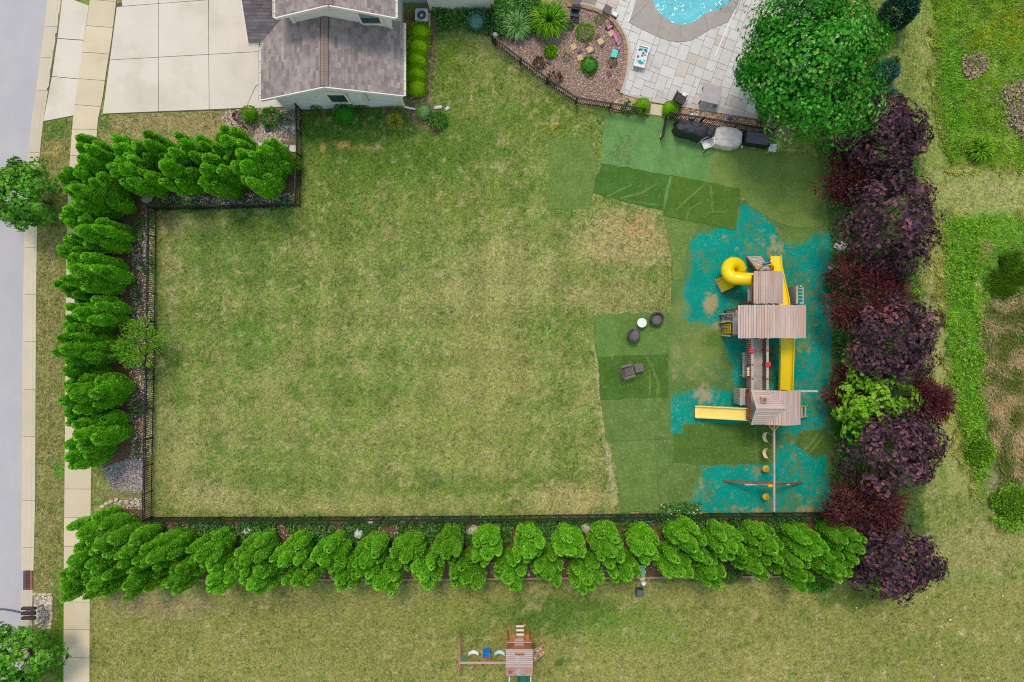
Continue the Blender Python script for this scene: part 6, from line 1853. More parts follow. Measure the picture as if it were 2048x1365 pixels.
for k in range(13):
    t = k / 12 * pi
    m_ = (ac0 + ac1) / 2
    ar.append((m_.x - cos(t) * (ac1.x - ac0.x) / 2, m_.y + 0.25 * sin(t), 1.6 + 0.55 * sin(t)))
MB().tube(ar, 0.05, 8).obj('arched_rail', m_yel_m, PS, smooth=True)
for i in range(4):
    B('step_board', (ac0.x + 0.45, 3.75 + i * 0.09, 1.48 - i * 0.03), (0.55, 0.08, 0.03), m_grey)
tp = Vector(G3(1533, 527, 2.2))
MB().tube([tp + Vector((-0.22, -0.06, 0)), tp + Vector((0.2, 0.08, 0.05))], [0.07, 0.055], 10).obj('telescope', m_bluep, PS, smooth=True)
MB().tube([tp + Vector((0.2, 0.08, 0.05)), tp + Vector((0.28, 0.11, 0.06))], [0.075, 0.06], 10).obj('eyepiece', m_whitep, PS.children[-1])
# east ladder post
px_, py_ = G(1586, 592, 1.0)
B('ladder_panel', (px_ - 0.08, py_ + 0.0, 0.9), (0.12, 1.0, 1.7), m_grey)
B('post', (px_ + 0.05, py_ + 0.48, 1.0), (0.1, 0.1, 2.0), m_grey); B('post', (px_ + 0.05, py_ - 0.48, 1.0), (0.1, 0.1, 2.0), m_grey)
for i in range(5):
    beam('rung', (px_ + 0.1, py_ - 0.42 + i * 0.2, 1.6 - i * 0.02), (px_ + 0.42, py_ - 0.42 + i * 0.2, 1.35), 0.03, 0.03, m_whitep)
beam('ladder_rail', (px_ + 0.42, py_ - 0.5, 1.35), (px_ + 0.42, py_ + 0.46, 1.35), 0.035, 0.035, m_whitep)
# west stairs and yellow climbing grid
for i in range(5):
    x_ = G(1447 + i * 7.8, 636, 0.3 + i * 0.25)[0]
    B('tread', (x_, G(1450, 636.5, 0.8)[1], 0.3 + i * 0.25), (0.19, 0.46, 0.04), m_grey)
for yy, mt in ((628.5, m_yel_m), (644.5, m_yel_m)):
    y_ = G(1450, yy, 0.8)[1]
    beam('stringer', (G(1444, yy, 0.2)[0], y_, 0.15), (12.42, y_, 1.45), 0.05, 0.16, m_redw)
    beam('hand_rail', (G(1444, yy, 0.9)[0], y_, 0.85), (12.42, y_, 2.1), 0.04, 0.05, mt)
    B('newel_post', (G(1444, yy, 0.5)[0], y_, 0.45), (0.09, 0.09, 0.95), m_grey)
ga, gb = Vector((G(1446, 648, 0.1)[0], G(1446, 649, 0.4)[1], 0.1)), Vector((12.36, G(1446, 649, 0.8)[1], 1.5))
gc, gd = Vector((ga.x, G(1446, 667, 0.4)[1], 0.1)), Vector((12.36, G(1446, 667, 0.8)[1], 1.5))
for i in range(4):
    t = i / 3
    beam('grid_bar', ga.lerp(gc, t), gb.lerp(gd, t), 0.045, 0.045, m_yel_m)
for i in range(6):
    t = i / 5
    beam('grid_rung', ga.lerp(gb, t) + Vector((0, 0, 0.004)), gc.lerp(gd, t) + Vector((0, 0, 0.004)), 0.045, 0.045, m_yel_m)
for yy in (640, 652, 669):
    beam('brace', (G(1444, yy, 0.1)[0], G(1444, yy, 0.1)[1] - 0.06, 0.1), (12.4, G(1444, yy, 1.2)[1] - 0.1, 1.3), 0.08, 0.08, m_grey)
# bridge between the towers
for i in range(26):
    B('bridge_plank', (13.78, 0.12 - 0.057 - i * 0.1135, 1.47 + (0.006 if i % 2 else 0)), (0.86, 0.106, 0.03), m_grey)
for x in (13.36, 14.2):
    beam('bridge_rail', (x, 0.15, 2.2), (x, -2.72, 2.2), 0.13, 0.04, m_grey)
    beam('bridge_beam', (x, 0.15, 1.42), (x, -2.72, 1.42), 0.06, 0.12, m_redw)
    for i in range(24):
        B('baluster', (x, 0.04 - i * 0.12, 1.82), (0.035, 0.06, 0.72), m_redw)
    for yy in (701.5, 730, 758):
        B('post', (x, G(0, yy, 2.1)[1], 1.83), (0.1, 0.1, 0.8), m_redw)
for (px, py) in ((1502.6, 702), (1536, 729)):
    p = Vector(G3(px, py, 2.35))
    r = MB().tube([p + Vector((-0.13, 0.05, 0)), p + Vector((0.12, 0.05, 0.02))], [0.055, 0.075], 8).tube([p + Vector((-0.13, -0.06, 0)), p + Vector((0.12, -0.06, 0.02))], [0.055, 0.075], 8).box((p.x, p.y, p.z - 0.06), (0.08, 0.16, 0.12))
    r.obj('binoculars', m_redp, PS)
for i in range(3):
    p = Vector(G3(1496.5, 738 + i * 5.8, 1.85))
    MB().tube([p + Vector((0, -0.07, 0)), p + Vector((0, 0.07, 0))], 0.075, 10).obj('game_cylinder', m_cream, PS, smooth=False)
bx0, bx1 = G(1485, 730, 0.75)[0], G(1494.5, 730, 0.75)[0]
for i in range(3):
    B('table_board', (bx0 + 0.05 + i * 0.1, G(0, 730, 0.75)[1], 0.75), (0.092, 1.46, 0.035), m_grey)
for yy in (708, 752):
    B('table_bracket', ((bx0 + bx1) / 2 + 0.1, G(0, yy, 0.7)[1], 0.70), (0.5, 0.06, 0.06), m_yel_m)
    B('table_leg', (bx0 + 0.15, G(0, yy, 0.7)[1] , 0.35), (0.08, 0.08, 0.7), m_grey)
# south tower with crossed gables
xl, xv, xr_, xe = 13.04, 13.83, 14.78, 15.735
yn_, ym, ys_s = -2.68, -3.62, -4.56
ze, zr = 2.9, 3.4
rf = beam('south_tower_roof', (xr_, yn_ - 0.05, zr - 0.08), (xr_, ys_s + 0.05, zr - 0.08), 0.06, 0.1, m_grey)
nb = 8
for i in range(nb):      # east slope
    a, b = i / nb, (i + 1) / nb
    xa, xb = xe + (xr_ - xe) * a, xe + (xr_ - xe) * b
    MB().slab([(xa - 0.006, ys_s, ze + (zr - ze) * a + 0.016), (xa - 0.006, yn_, ze + (zr - ze) * a + 0.016), (xb + 0.006, yn_, ze + (zr - ze) * b), (xb + 0.006, ys_s, ze + (zr - ze) * b)], 0.03).obj('board', m_wood, rf)
for sgn, y_e in ((1, yn_), (-1, ys_s)):   # small west triangles of the main roof
    for i in range(nb):
        a, b = i / nb, (i + 1) / nb
        xa, xb = xv + (xr_ - xv) * a, xv + (xr_ - xv) * b
        va, vb = y_e + (ym - y_e) * a, y_e + (ym - y_e) * b
        q = [(xa + 0.006, y_e, ze + (zr - ze) * a + 0.016), (xb - 0.006, y_e, ze + (zr - ze) * b), (xb - 0.006, vb, ze + (zr - ze) * b), (xa + 0.006, va, ze + (zr - ze) * a + 0.016)]
        MB().slab(q[::-1] if sgn > 0 else q, 0.03).obj('board', m_wood, rf)
    for i in range(nb):          # cross gable slopes
        a, b = i / nb, (i + 1) / nb
        ya, yb = y_e + (ym - y_e) * a, y_e + (ym - y_e) * b
        la, lb = xl + 0.13 * a, xl + 0.13 * b
        ra, rb = xv + (xr_ - xv) * a, xv + (xr_ - xv) * b
        za, zb = ze + (zr - ze) * a + 0.02, ze + (zr - ze) * b + 0.004
        q = [(la, ya - sgn * 0.006, za), (ra, ya - sgn * 0.006, za), (rb, yb + sgn * 0.006, zb), (lb, yb + sgn * 0.006, zb)]
        MB().slab(q if sgn < 0 else q[::-1], 0.03).obj('board', m_wood2, rf)
    beam('valley_board', (xv, y_e, ze + 0.03), (xr_, ym, zr + 0.03), 0.05, 0.03, m_grey)
    beam('rake_board', (xl + 0.05, y_e, ze + 0.03), (xl + 0.16, ym, zr + 0.04), 0.14, 0.04, m_grey)
    beam('trim_board', (xv, y_e, ze + 0.05 ), (xe, y_e, ze + 0.05), 0.05, 0.16, m_redw) if False else None
beam('ridge_board', (xl + 0.13, ym, zr + 0.035), (xr_, ym, zr + 0.035), 0.05, 0.03, m_grey)
beam('ridge_board', (xr_, yn_, zr + 0.03), (xr_, ys_s, zr + 0.03), 0.05, 0.03, m_grey)
vp = Vector(G3(1528, 800, 3.35))
q = MB().box((vp.x, vp.y, 3.28), (0.3, 0.3, 0.26))
q.obj('roof_chimney', m_grey, PS)
B('chimney_cap', (vp.x, vp.y, 3.42), (0.2, 0.2, 0.03), m_redw, PS.children[-1])
for x in (13.3, 14.5, 15.55):
    for y in (-2.85, -4.4):
        B('post', (x, y, 1.45), (0.1, 0.1, 2.9), m_redw)
for i in range(19):
    B('deck_board', (13.35 + i * 0.118, -3.62, 1.5), (0.112, 1.6, 0.03), m_grey)
# small west balcony beside the pale slide
for i in range(5):
    B('deck_board', (12.9 + i * 0.085, -3.15, 1.48), (0.08, 0.95, 0.03), m_grey)
for i in range(7):
    B('slat', (12.84, -2.75 - i * 0.13, 1.2), (0.03, 0.09, 1.1), m_grey)
beam('rail', (12.86, -2.68, 1.78), (12.86, -3.62, 1.78), 0.08, 0.05, m_grey)
beam('rail', (13.22, -2.68, 2.2), (13.22, -4.5, 2.2), 0.09, 0.05, m_redw)
for i in range(14):
    B('slat', (13.22, -2.75 - i * 0.125, 1.85), (0.03, 0.06, 0.7), m_redw)
beam('entrance_bar', (13.18, -3.7, 2.35), (13.18, -4.56, 2.35), 0.06, 0.06, m_redw)
# arm to the east, east ladder
beam('roof_arm', (15.7, -2.74, 2.8), (16.72, -2.74, 2.8), 0.1, 0.06, m_grey)
for s_ in (814.5, 836.5):
    y_ = G(0, s_, 0.8)[1]
    beam('ladder_rail', (15.72, y_, 1.3), (G(1615, s_, 0.05)[0], y_, 0.05), 0.05, 0.07, m_yel_m)
for i in range(5):
    t = i / 5 + 0.1
    xx = 15.72 + (G(1615, 820, 0.05)[0] - 15.72) * t
    B('tread', (xx, G(0, 825.5, 0.8)[1], 1.3 * (1 - t)), (0.1, 0.6, 0.03), m_grey)
# swing beam with its A frame
bxm = 14.56
sbm = beam('swing_beam', (bxm, -4.5, 2.2), (bxm, -9.46, 2.2), 0.1, 0.14, m_grey)
ap = Vector((bxm, -7.95, 2.16))
f1, f2 = Vector(G3(1445, 962, 0)), Vector(G3(1604, 966, 0))
beam('swing_leg', f1 + Vector((0, 0, 0.02)), ap + Vector((0, 0.06, 0.0)), 0.1, 0.1, m_redw)
beam('swing_leg', f2 + Vector((0, 0, 0.02)), ap + Vector((0, -0.06, 0.0)), 0.1, 0.1, m_redw)
beam('cross_brace', Vector(G3(1489, 969.5, 1.25)), Vector(G3(1579, 969.5, 1.25)), 0.06, 0.1, m_grey)
B('swing_bracket', (bxm - 0.14, -8.05, 2.1), (0.3, 0.14, 0.16), m_yel_m)
for s_ in (-1, 1):
    beam('corner_brace', (bxm + s_ * 0.05, -4.95, 2.2), (bxm + s_ * 0.32, -4.6, 2.2), 0.06, 0.08, m_yel_m)
mr = Vector(G3(1575, 850, 1.5))
MB().lathe((mr.x, mr.y, 1.4), [(0.03, 0), (0.11, 0.04), (0.11, 0.14), (0.03, 0.18)], 10).obj('steering_wheel', m_redp, PS)

# ---- swings hanging from the beams
def chain(a, b, parent, r=0.014):
    MB().tube([a, b], r, 5).obj('chain', m_chain, parent)
def belt_swing(cx, cy, bx, axis, zb, mat, label, group, z=0.48, mat2=None, w=0.56):
    """axis 'y': beam runs along y; seat spans along the beam"""
    o = empty('belt_swing', (cx, cy, z), label, 'swing', group)
    u = Vector((0, 1, 0)) if axis == 'y' else Vector((1, 0, 0))
    v = Vector((1, 0, 0)) if axis == 'y' else Vector((0, -1, 0))
    c = Vector((cx, cy, z))
    pts = []
    for k in range(9):
        t = k / 8 * 2 - 1
        pts.append(c + u * (t * w / 2) + Vector((0, 0, 0.16 * t * t)) - v * (0.07 * (1 - t * t)))
    vs, fs = [], []
    for i, p in enumerate(pts):
        for dw, dz in ((-0.1, 0.015), (0.1, 0.015), (0.1, -0.015), (-0.1, -0.015)):
            vs.append(p + v * dw + Vector((0, 0, dz)))
    for i in range(8):
        for k in range(4):
            fs.append((i * 4 + k, i * 4 + (k + 1) % 4, (i + 1) * 4 + (k + 1) % 4, (i + 1) * 4 + k))
    fs += [(3, 2, 1, 0), (32, 33, 34, 35)]
    MB().add(vs, fs).obj('seat', mat, o)
    for s_ in (-1, 1):
        top = (Vector((bx, cy, zb)) if axis == 'y' else Vector((cx, bx, zb))) + u * (s_ * w * 0.55)
        chain(pts[0 if s_ < 0 else 8], top, o)
    return o
def disc_swing(cx, cy, bx, zb, label, group, z=0.5):
    o = empty('disc_swing', (cx, cy, z), label, 'swing', group)
    MB().lathe((cx, cy, z - 0.05), [(0.05, 0), (0.2, 0.02), (0.21, 0.05), (0.17, 0.07), (0.06, 0.06), (0.03, 0.12)], 16).obj('seat', m_yel_m, o, smooth=True)
    MB().tube([(cx, cy, z + 0.05), (bx, cy - 0.12, zb)], 0.018, 6).obj('rope', m_chain, o)
    MB().tube([(cx + 0.15, cy + 0.1, z), (bx, cy + 0.1, zb)], 0.008, 5).obj('chain', m_chain, o)
    return o
for py, w in ((874, 'upper'), (906, 'lower')):
    x, y = G(1531, py, 0.5)
    belt_swing(x, y, bxm, 'y', 2.15, m_cream, f'{w} cream belt swing under the long swing beam', 'belt swings of the large play set')
for py, w in ((938, 'above'), (994, 'below')):
    x, y = G(1532, py, 0.5)
    disc_swing(x, y, bxm, 2.15, f'yellow disc swing {w} the crossing swing legs', 'disc swings of the large play set')

# ------------------------------------------------------------------ neighbour's play set
NP = empty('small_play_set', (0.4, -17.6, 0), 'small wooden play set with shingle roof on the lower lawn', 'play set')
m_npr = M('cedar_roof_grey', C(190, 176, 174), C(172, 158, 158), 2, 0.85, 0.12, 20, objvar=0.06, stretch=(0.6, 6, 6))
m_npr2 = M('cedar_roof_pink', C(206, 164, 150), C(190, 146, 134), 2, 0.85, 0.12, 20, objvar=0.06, stretch=(0.6, 6, 6))
m_npw = M('cedar_wood', C(184, 120, 84), C(160, 100, 70), 3, 0.8, 0.15, 20, objvar=0.08)
m_npo = M('cedar_panel', C(206, 152, 92), C(190, 136, 80), 3, 0.8, 0.12, 20, objvar=0.05)
nx0, nx1 = -0.34, 1.13
ny0, nym, ny1 = -16.93, -17.62, -18.42
nrf = beam('roof', (nx0, nym, 3.06), (nx1, nym, 3.06), 0.06, 0.1, m_npw, NP)
for i in range(9):
    a, b = i / 9, (i + 1) / 9
    for (ye, mt, sg) in ((ny0, m_npr, 1), (ny1, m_npr2, -1)):
        ya, yb = ye + (nym - ye) * a, ye + (nym - ye) * b
        za, zb = 2.6 + 0.55 * a + 0.015, 2.6 + 0.55 * b
        q = [(nx0, ya - sg * .004, za), (nx1, ya - sg * .004, za), (nx1, yb + sg * .004, zb), (nx0, yb + sg * .004, zb)]
        MB().slab(q if sg < 0 else q[::-1], 0.025).obj('board', mt, nrf)
beam('ridge_board', (nx0, nym, 3.17), (nx1, nym, 3.17), 0.08, 0.03, m_npr, NP)
# dormers
for (ye, sg, mt) in ((-17.12, 1, m_npr), (-18.2, -1, m_npr)):
    cxn = 0.42
    q = MB()
    pk, bk = Vector((cxn, ye, 3.02)), Vector((cxn, nym - sg * 0.05, 3.12))
    l_, r_ = Vector((cxn - 0.36, ye, 2.79)), Vector((cxn + 0.36, ye, 2.79))
    q.slab([l_, pk, bk] if sg < 0 else [l_, bk, pk], 0.03)
    q.obj('dormer_side', mt, NP)
    MB().slab([pk, r_, bk] if sg < 0 else [bk, r_, pk], 0.03).obj('dormer_side', mt, NP)
    for k in range(4):
        B('dormer_slat', (cxn - 0.2 + k * 0.13, ye + sg * 0.01, 2.86), (0.1, 0.02, 0.16), m_npw, NP)
wp = Vector(G3(1020, 1342, 2.95))
B('roof_chimney', (wp.x, wp.y, 2.95), (0.26, 0.26, 0.3), m_npr2, NP); B('chimney_window', (wp.x, wp.y, 3.105), (0.19, 0.19, 0.012), m_redw, NP.children[-1])
for x in (nx0 + 0.1, nx1 - 0.1):
    for y in (ny0 - 0.12, ny1 + 0.1):
        B('post', (x, y, 1.3), (0.09, 0.09, 2.6), m_npw, NP)
for i in range(11):
    B('deck_board', (0.4, ny0 - 0.1 - i * 0.128, 1.4), (1.4, 0.12, 0.03), m_npw, NP)
# front porch, rails
yq = G(0, 1282, 0.6)[1]
B('lower_panel', (0.5, yq + 0.1, 0.55), (1.32, 0.5, 0.04), m_npo, NP)
for x in (-0.12, 1.14):
    beam('panel_edge', (x, yq + 0.36, 0.6), (x, yq - 0.18, 0.6), 0.1, 0.06, m_npw, NP)
yr = G(0, 1291, 1.8)[1]
beam('rail', (-0.3, yr - 0.1, 2.0), (1.1, yr - 0.1, 2.0), 0.06, 0.06, m_npw, NP); beam('rail', (-0.3, yr + 0.12, 1.7), (1.1, yr + 0.12, 1.7), 0.06, 0.05, m_npr2, NP)
for k in range(4):
    for sx in (-0.26, 0.78):
        B('slat', (sx + k * 0.09, yr, 1.75), (0.055, 0.2, 0.03), m_redw, NP)
for k in range(3):
    B('porch_board', (0.4, yr + 0.12 - k * 0.12, 1.42), (0.5, 0.11, 0.03), m_npr, NP)
# ladder
for i, py in enumerate((1253, 1261, 1269.5, 1278, 1284)):
    z = 0.25 + i * 0.24
    xa, y_ = G(1040, py, z)
    B('tread', (xa, y_, z), (0.48, 0.12, 0.035), m_whitep if i < 3 else m_npr, NP)
for px in (1031.5, 1048.5):
    beam('ladder_rail', G3(px, 1249, 0.05), G3(px, 1287, 1.4), 0.04, 0.08, m_npw, NP)
MB().tube([G3(1019.5, 1248, 0.4), G3(1020.5, 1265, 1.0), G3(1021, 1292, 1.8)], 0.02, 6).obj('hand_rail', m_npo, NP)
B('post_cap', (G(1049.5, 1249, 0.5)[0], G(1049.5, 1249, 0.5)[1], 0.35), (0.13, 0.13, 0.6), m_npo, NP)
# climbing wall on the right
cw = [Vector(G3(1066, 1300, 1.3)), Vector(G3(1088, 1287, 0.05)), Vector(G3(1090, 1309, 0.05)), Vector(G3(1068, 1325, 1.3))]
for k in range(4):
    t0_, t1_ = k / 4 + .005, (k + 1) / 4 - .005
    MB().slab([cw[0].lerp(cw[3], t1_), cw[1].lerp(cw[2], t1_), cw[1].lerp(cw[2], t0_), cw[0].lerp(cw[3], t0_)], 0.04).obj('climbing_board', m_npr2, NP)
for k in range(8):
    t = (k // 2 + 0.5) / 4
    s_ = 0.28 if k % 2 == 0 else 0.72
    p = cw[0].lerp(cw[1], t).lerp(cw[3].lerp(cw[2], t), s_)
    MB().rock((p.x, p.y, p.z), (0.13, 0.1, 0.08), k).obj('climbing_hold', m_yel_p if k % 3 else m_acf, NP)
# green slide going out of the picture
gxs, _ = G(1046.5, 1352, 1.2)
pr = MB()
open_pts = [(gxs, ny1 + 0.05, 1.45), (gxs, -18.9, 1.2), (gxs, -20.2, 0.5), (gxs, -20.8, 0.25)]
h = 0.33
pr.sweep(open_pts, [(-h, 0.2), (-h - 0.02, 0), (-h + 0.1, -0.05), (h - 0.1, -0.05), (h + 0.02, 0), (h, 0.2), (h - 0.05, 0.2), (h - 0.06, 0.04), (h - 0.14, -0.01), (-h + 0.14, -0.01), (-h + 0.06, 0.04), (-h + 0.05, 0.2)])
pr.obj('slide', m_greenp, NP)
for px in (1018.5, 1061.5):
    beam('slide_post', G3(px, 1353, 2.0), G3(px, 1366, 1.9), 0.06, 0.06, m_whitep, NP)
# swing arm
yb_ = -17.87
beam('swing_beam', (-2.9, yb_, 2.2), (nx0, yb_, 2.2), 0.1, 0.12, m_npr2, NP)
fa, fb, ap2 = Vector(G3(919.5, 1260, 0)), Vector(G3(918.5, 1351, 0)), Vector((-2.84, yb_, 2.2))
beam('swing_leg', fa + Vector((0, 0, .02)), ap2, 0.09, 0.09, m_npw, NP); beam('swing_leg', fb + Vector((0, 0, .02)), ap2, 0.09, 0.09, m_npw, NP)
beam('cross_brace', Vector(G3(918.5, 1278, 0.75)), Vector(G3(918.5, 1349, 0.75)), 0.04, 0.09, m_npr2, NP)
MB().slab([(-2.82, yb_ + 0.05, 2.12), (-2.5, yb_ + 0.05, 2.12), (-2.78, yb_ + 0.32, 1.9)], 0.03).obj('gusset', m_greenp, NP)
m_ltblue = M('pale_blue_plastic', C(206, 232, 240), C(190, 222, 234), 2, 0.45)
for px, w in ((947, 'left'), (999, 'right')):
    x, y = G(px, 1307, 0.5)
    belt_swing(x, y, yb_, 'x', 2.15, m_ltblue if w == 'right' else m_whitep, f'{w} pale belt swing beside the blue toddler swing', 'belt swings of the small play set', w=0.6)
x, y = G(973, 1308, 0.6)
bs_ = empty('toddler_swing', (x, y, 0.45), 'bright blue toddler bucket swing between two belt swings', 'swing')
MB().box((x, y, 0.5), (0.38, 0.42, 0.05)).obj('seat', m_bluep, bs_)
MB().box((x, y + 0.2, 0.7), (0.4, 0.06, 0.4), 0, 0.25).obj('backrest', m_bluep, bs_)
for s_ in (-1, 1):
    MB().box((x + s_ * 0.2, y, 0.6), (0.05, 0.36, 0.2)).obj('arm', m_bluep, bs_)
    chain((x + s_ * 0.2, y + 0.15, 0.75), (x + s_ * 0.24, yb_, 2.15), bs_)
MB().box((x, y - 0.18, 0.72), (0.42, 0.05, 0.07)).obj('lap_bar', m_redp, bs_)
# ------------------------------------------------------------------ lawn and patio furniture
m_wick = M('brown_wicker', C(84, 76, 78), C(68, 62, 64), 8, 0.8, 0.2, 60, 0.4, 90)
m_cush = M('grey_cushion', C(116, 106, 110), C(102, 94, 98), 5, 0.9, 0.08, 50)
m_tbl = M('white_tabletop', C(232, 234, 234), C(222, 226, 228), 3, 0.4)
m_lounge = M('taupe_resin', C(124, 110, 110), C(110, 98, 98), 5, 0.7, 0.08, 40, objvar=0.05)
m_gcov = M('black_grill_cover', C(56, 60, 68), C(42, 46, 52), 3, 0.55, 0.1, 12, 0.3, 9)
m_lcov = M('pale_furniture_cover', C(226, 220, 214), C(214, 208, 202), 2.4, 0.8, 0.06, 14, 0.3, 7, c3=C(196, 190, 186), s3=1.6, thr=(0.5, 0.7))
m_dbox = M('black_deck_box', C(46, 46, 50), C(38, 38, 42), 4, 0.5)
m_dlid = M('dark_grey_lid', C(104, 100, 112), C(92, 90, 102), 2, 0.45, 0.05, 30)
m_teal = M('teal_plastic', C(52, 204, 190), None, 1, 0.4)
m_pinkp = M('pink_plastic', C(224, 130, 190), C(206, 100, 170), 5, 0.4)
m_stone = M('boulder_stone', C(206, 196, 178), C(184, 172, 152), 3, 0.9, 0.14, 20, 0.4, 20, objvar=0.08)
m_wstone = M('white_boulder', C(224, 222, 222), C(200, 198, 200), 3, 0.85, 0.1, 20, 0.4, 20, objvar=0.05)
m_block = M('retaining_block', C(170, 140, 118), C(148, 118, 98), 3, 0.9, 0.14, 24, 0.3, 30, objvar=0.12)
m_sand_p = M('sandstone_paver', C(204, 180, 138), C(190, 164, 122), 3, 0.9, 0.1, 24, 0.2, 30, objvar=0.06)
m_slate = M('dark_slate', C(92, 94, 106), C(76, 78, 88), 3, 0.8, 0.1, 24, objvar=0.1)
m_whst = M('white_flagstone', C(214, 214, 216), C(200, 200, 204), 3, 0.85, 0.08, 20, 0.2, 30, objvar=0.05)

def tub_chair(px, py, face, label):
    x, y = G(px, py, 0.5)
    o = empty('tub_chair', (x, y, 0), label, 'chair', 'round wicker tub chairs')
    MB().lathe((x, y, 0.04), [(0.26, 0), (0.36, 0.12), (0.385, 0.38), (0.36, 0.40)], 28).obj('base', m_wick, o, smooth=True)
    MB().lathe((x, y, 0.40), [(0.30, 0), (0.325, 0.05), (0.30, 0.09), (0.1, 0.10)], 28).obj('cushion', m_cush, o, smooth=True)
    vs, fs = [], []
    n = 22
    for i in range(n + 1):
        a = face + radians(100) * (1 if True else 0) + radians(200 / n * i) - radians(100) + pi - radians(100)
        h = 0.72 - 0.1 * abs(i / n - 0.5) * 2
        for r, z in ((0.30, 0.36), (0.40, 0.36), (0.41, h - 0.03), (0.385, h), (0.325, h), (0.305, h - 0.03)):
            vs.append((x + r * cos(a), y + r * sin(a), z))
    for i in range(n):
        for k in range(6):
            fs.append((i * 6 + k, (i + 1) * 6 + k, (i + 1) * 6 + (k + 1) % 6, i * 6 + (k + 1) % 6))
    fs += [tuple(range(5, -1, -1)), tuple(n * 6 + k for k in range(6))]
    MB().add(vs, fs).obj('backrest', m_wick, o)
    for k in range(4):
        t = k * pi / 2 + pi / 4
        MB().box((x + 0.22 * cos(t), y + 0.22 * sin(t), 0.025), (0.05, 0.05, 0.05)).obj('foot', m_black, o)
tub_chair(1314, 638.5, radians(-80), 'round wicker tub chair right of the small white table')
tub_chair(1268.5, 671.5, radians(20), 'round wicker tub chair below the small white table')
x, y = G(1284, 646, 0.5)
st = empty('side_table', (x, y, 0), 'small round white side table between the tub chairs', 'table')
MB().lathe((x, y, 0.47), [(0.26, 0), (0.275, 0.01), (0.275, 0.03), (0.26, 0.035)], 28).obj('table_top', m_tbl, st)
MB().lathe((x, y, 0.0), [(0.2, 0), (0.21, 0.03), (0.2, 0.44), (0.19, 0.47)], 20).obj('base', m_wick, st)
# slatted lounge chair and footstool
lx_, ly_ = G(1257, 742.5, 0.4)
la = radians(14)
def LC(u, v, z):
    return (lx_ + u * cos(la) - v * sin(la), ly_ + u * sin(la) + v * cos(la), z)
lc = empty('lounge_chair', (lx_, ly_, 0), 'taupe slatted wooden lounge chair tilted on dark turf', 'chair')
for i in range(6):
    MB().box(LC(0.26 - i * 0.085, 0, 0.40 - i * 0.018), (0.072, 0.52, 0.025), la).obj('seat_slat', m_lounge, lc)
for i in range(6):
    v = (i - 2.5) * 0.088
    MB().beam(LC(-0.22, v * 0.92, 0.30), LC(-0.52, v * 1.25, 0.95 - abs(v) * 0.35), 0.075, 0.02).obj('back_slat', m_lounge, lc)
for s_ in (-1, 1):
    MB().box(LC(-0.02, s_ * 0.34, 0.56), (0.66, 0.13, 0.03), la).obj('arm', m_lounge, lc)
    MB().box(LC(0.26, s_ * 0.30, 0.27), (0.06, 0.04, 0.54), la).obj('leg', m_lounge, lc)
    MB().beam(LC(-0.5, s_ * 0.27, 0.03), LC(0.28, s_ * 0.27, 0.36), 0.03, 0.09).obj('leg', m_lounge, lc)
fx, fy = LC(0.66, 0.0, 0)[:2]
fs_ = empty('footstool', (fx, fy, 0), 'taupe slatted footstool in front of the lounge chair', 'footstool')
for i in range(6):
    MB().box(LC(0.44 + i * 0.085, 0.03, 0.36 - i * 0.006), (0.072, 0.5, 0.025), la).obj('slat', m_lounge, fs_)
for u in (0.48, 0.84):
    for s_ in (-1, 1):
        MB().box(LC(u, 0.03 + s_ * 0.2, 0.17), (0.05, 0.04, 0.34), la).obj('leg', m_lounge, fs_)

# covered grill etc. along the fence
def grid_cover(name, px, py, w, d, h, rz, mat, label, cat, shape='box', seed=1, wr=0.03):
    """draped cover: rounded plan, soft top with folds, flaring skirt"""
    rng = random.Random(seed)
    x, y = G(px, py, h * 0.9)
    n, rows = 40, 9
    vs, fs = [], []
    for i in range(rows):
        t = i / (rows - 1)
        if t < 0.6:
            z, k = h * (0.02 + 0.93 * t / 0.6), 1.08 - 0.08 * t / 0.6
        else:
            u = (t - 0.6) / 0.4
            z, k = h * (0.96 + 0.05 * sin(u * pi / 2)), [0.97, 0.93, 0.62, 0.03][min(3, int(u * 3 + 0.5))]
        for j in range(n):
            a = 2 * pi * j / n
            p = 9.0 if shape == 'box' else 2.8
            c, s_ = cos(a), sin(a)
            r = (abs(c) ** p + abs(s_) ** p) ** (-1 / p)
            f = 1 + wr * sin(a * 7 + seed) * (1 - t) * 1.2 + wr * 0.4 * sin(a * 13 + 2 * seed + 5 * t)
            X, Y = c * r * w / 2 * k * f, s_ * r * d / 2 * k * f
            zz = z + (0.05 * sin(X * 6 + Y * 9 + seed) + 0.03 * sin(X * 11 - Y * 5)) * (wr / 0.03) * (1 if t > 0.5 else 0.2)
            vs.append((x + X * cos(rz) - Y * sin(rz), y + X * sin(rz) + Y * cos(rz), max(0.01, zz)))
    for i in range(rows - 1):
        for j in range(n):
            fs.append((i * n + j, i * n + (j + 1) % n, (i + 1) * n + (j + 1) % n, (i + 1) * n + j))
    fs.append(tuple((rows - 1) * n + j for j in range(n)))
    return MB().add(vs, fs).obj(name, mat, smooth=True, label=label, cat=cat)
cvr = grid_cover('covered_grill', 1385, 256.5, 1.75, 0.72, 1.1, radians(-16), m_gcov, 'long grill under a creased black cover beside the fence', 'grill', 'box', 3, 0.05)
cvr2 = grid_cover('covered_grill', 1421, 262, 0.55, 0.62, 0.95, radians(-16), m_gcov, 'small black covered bin next to the long covered grill', 'grill', 'box', 4, 0.04)
cvr3 = grid_cover('covered_fire_table', 1455, 274, 1.75, 1.15, 0.62, radians(-6), m_lcov, 'round table under a pale grey cover', 'table', 'round', 5, 0.03)
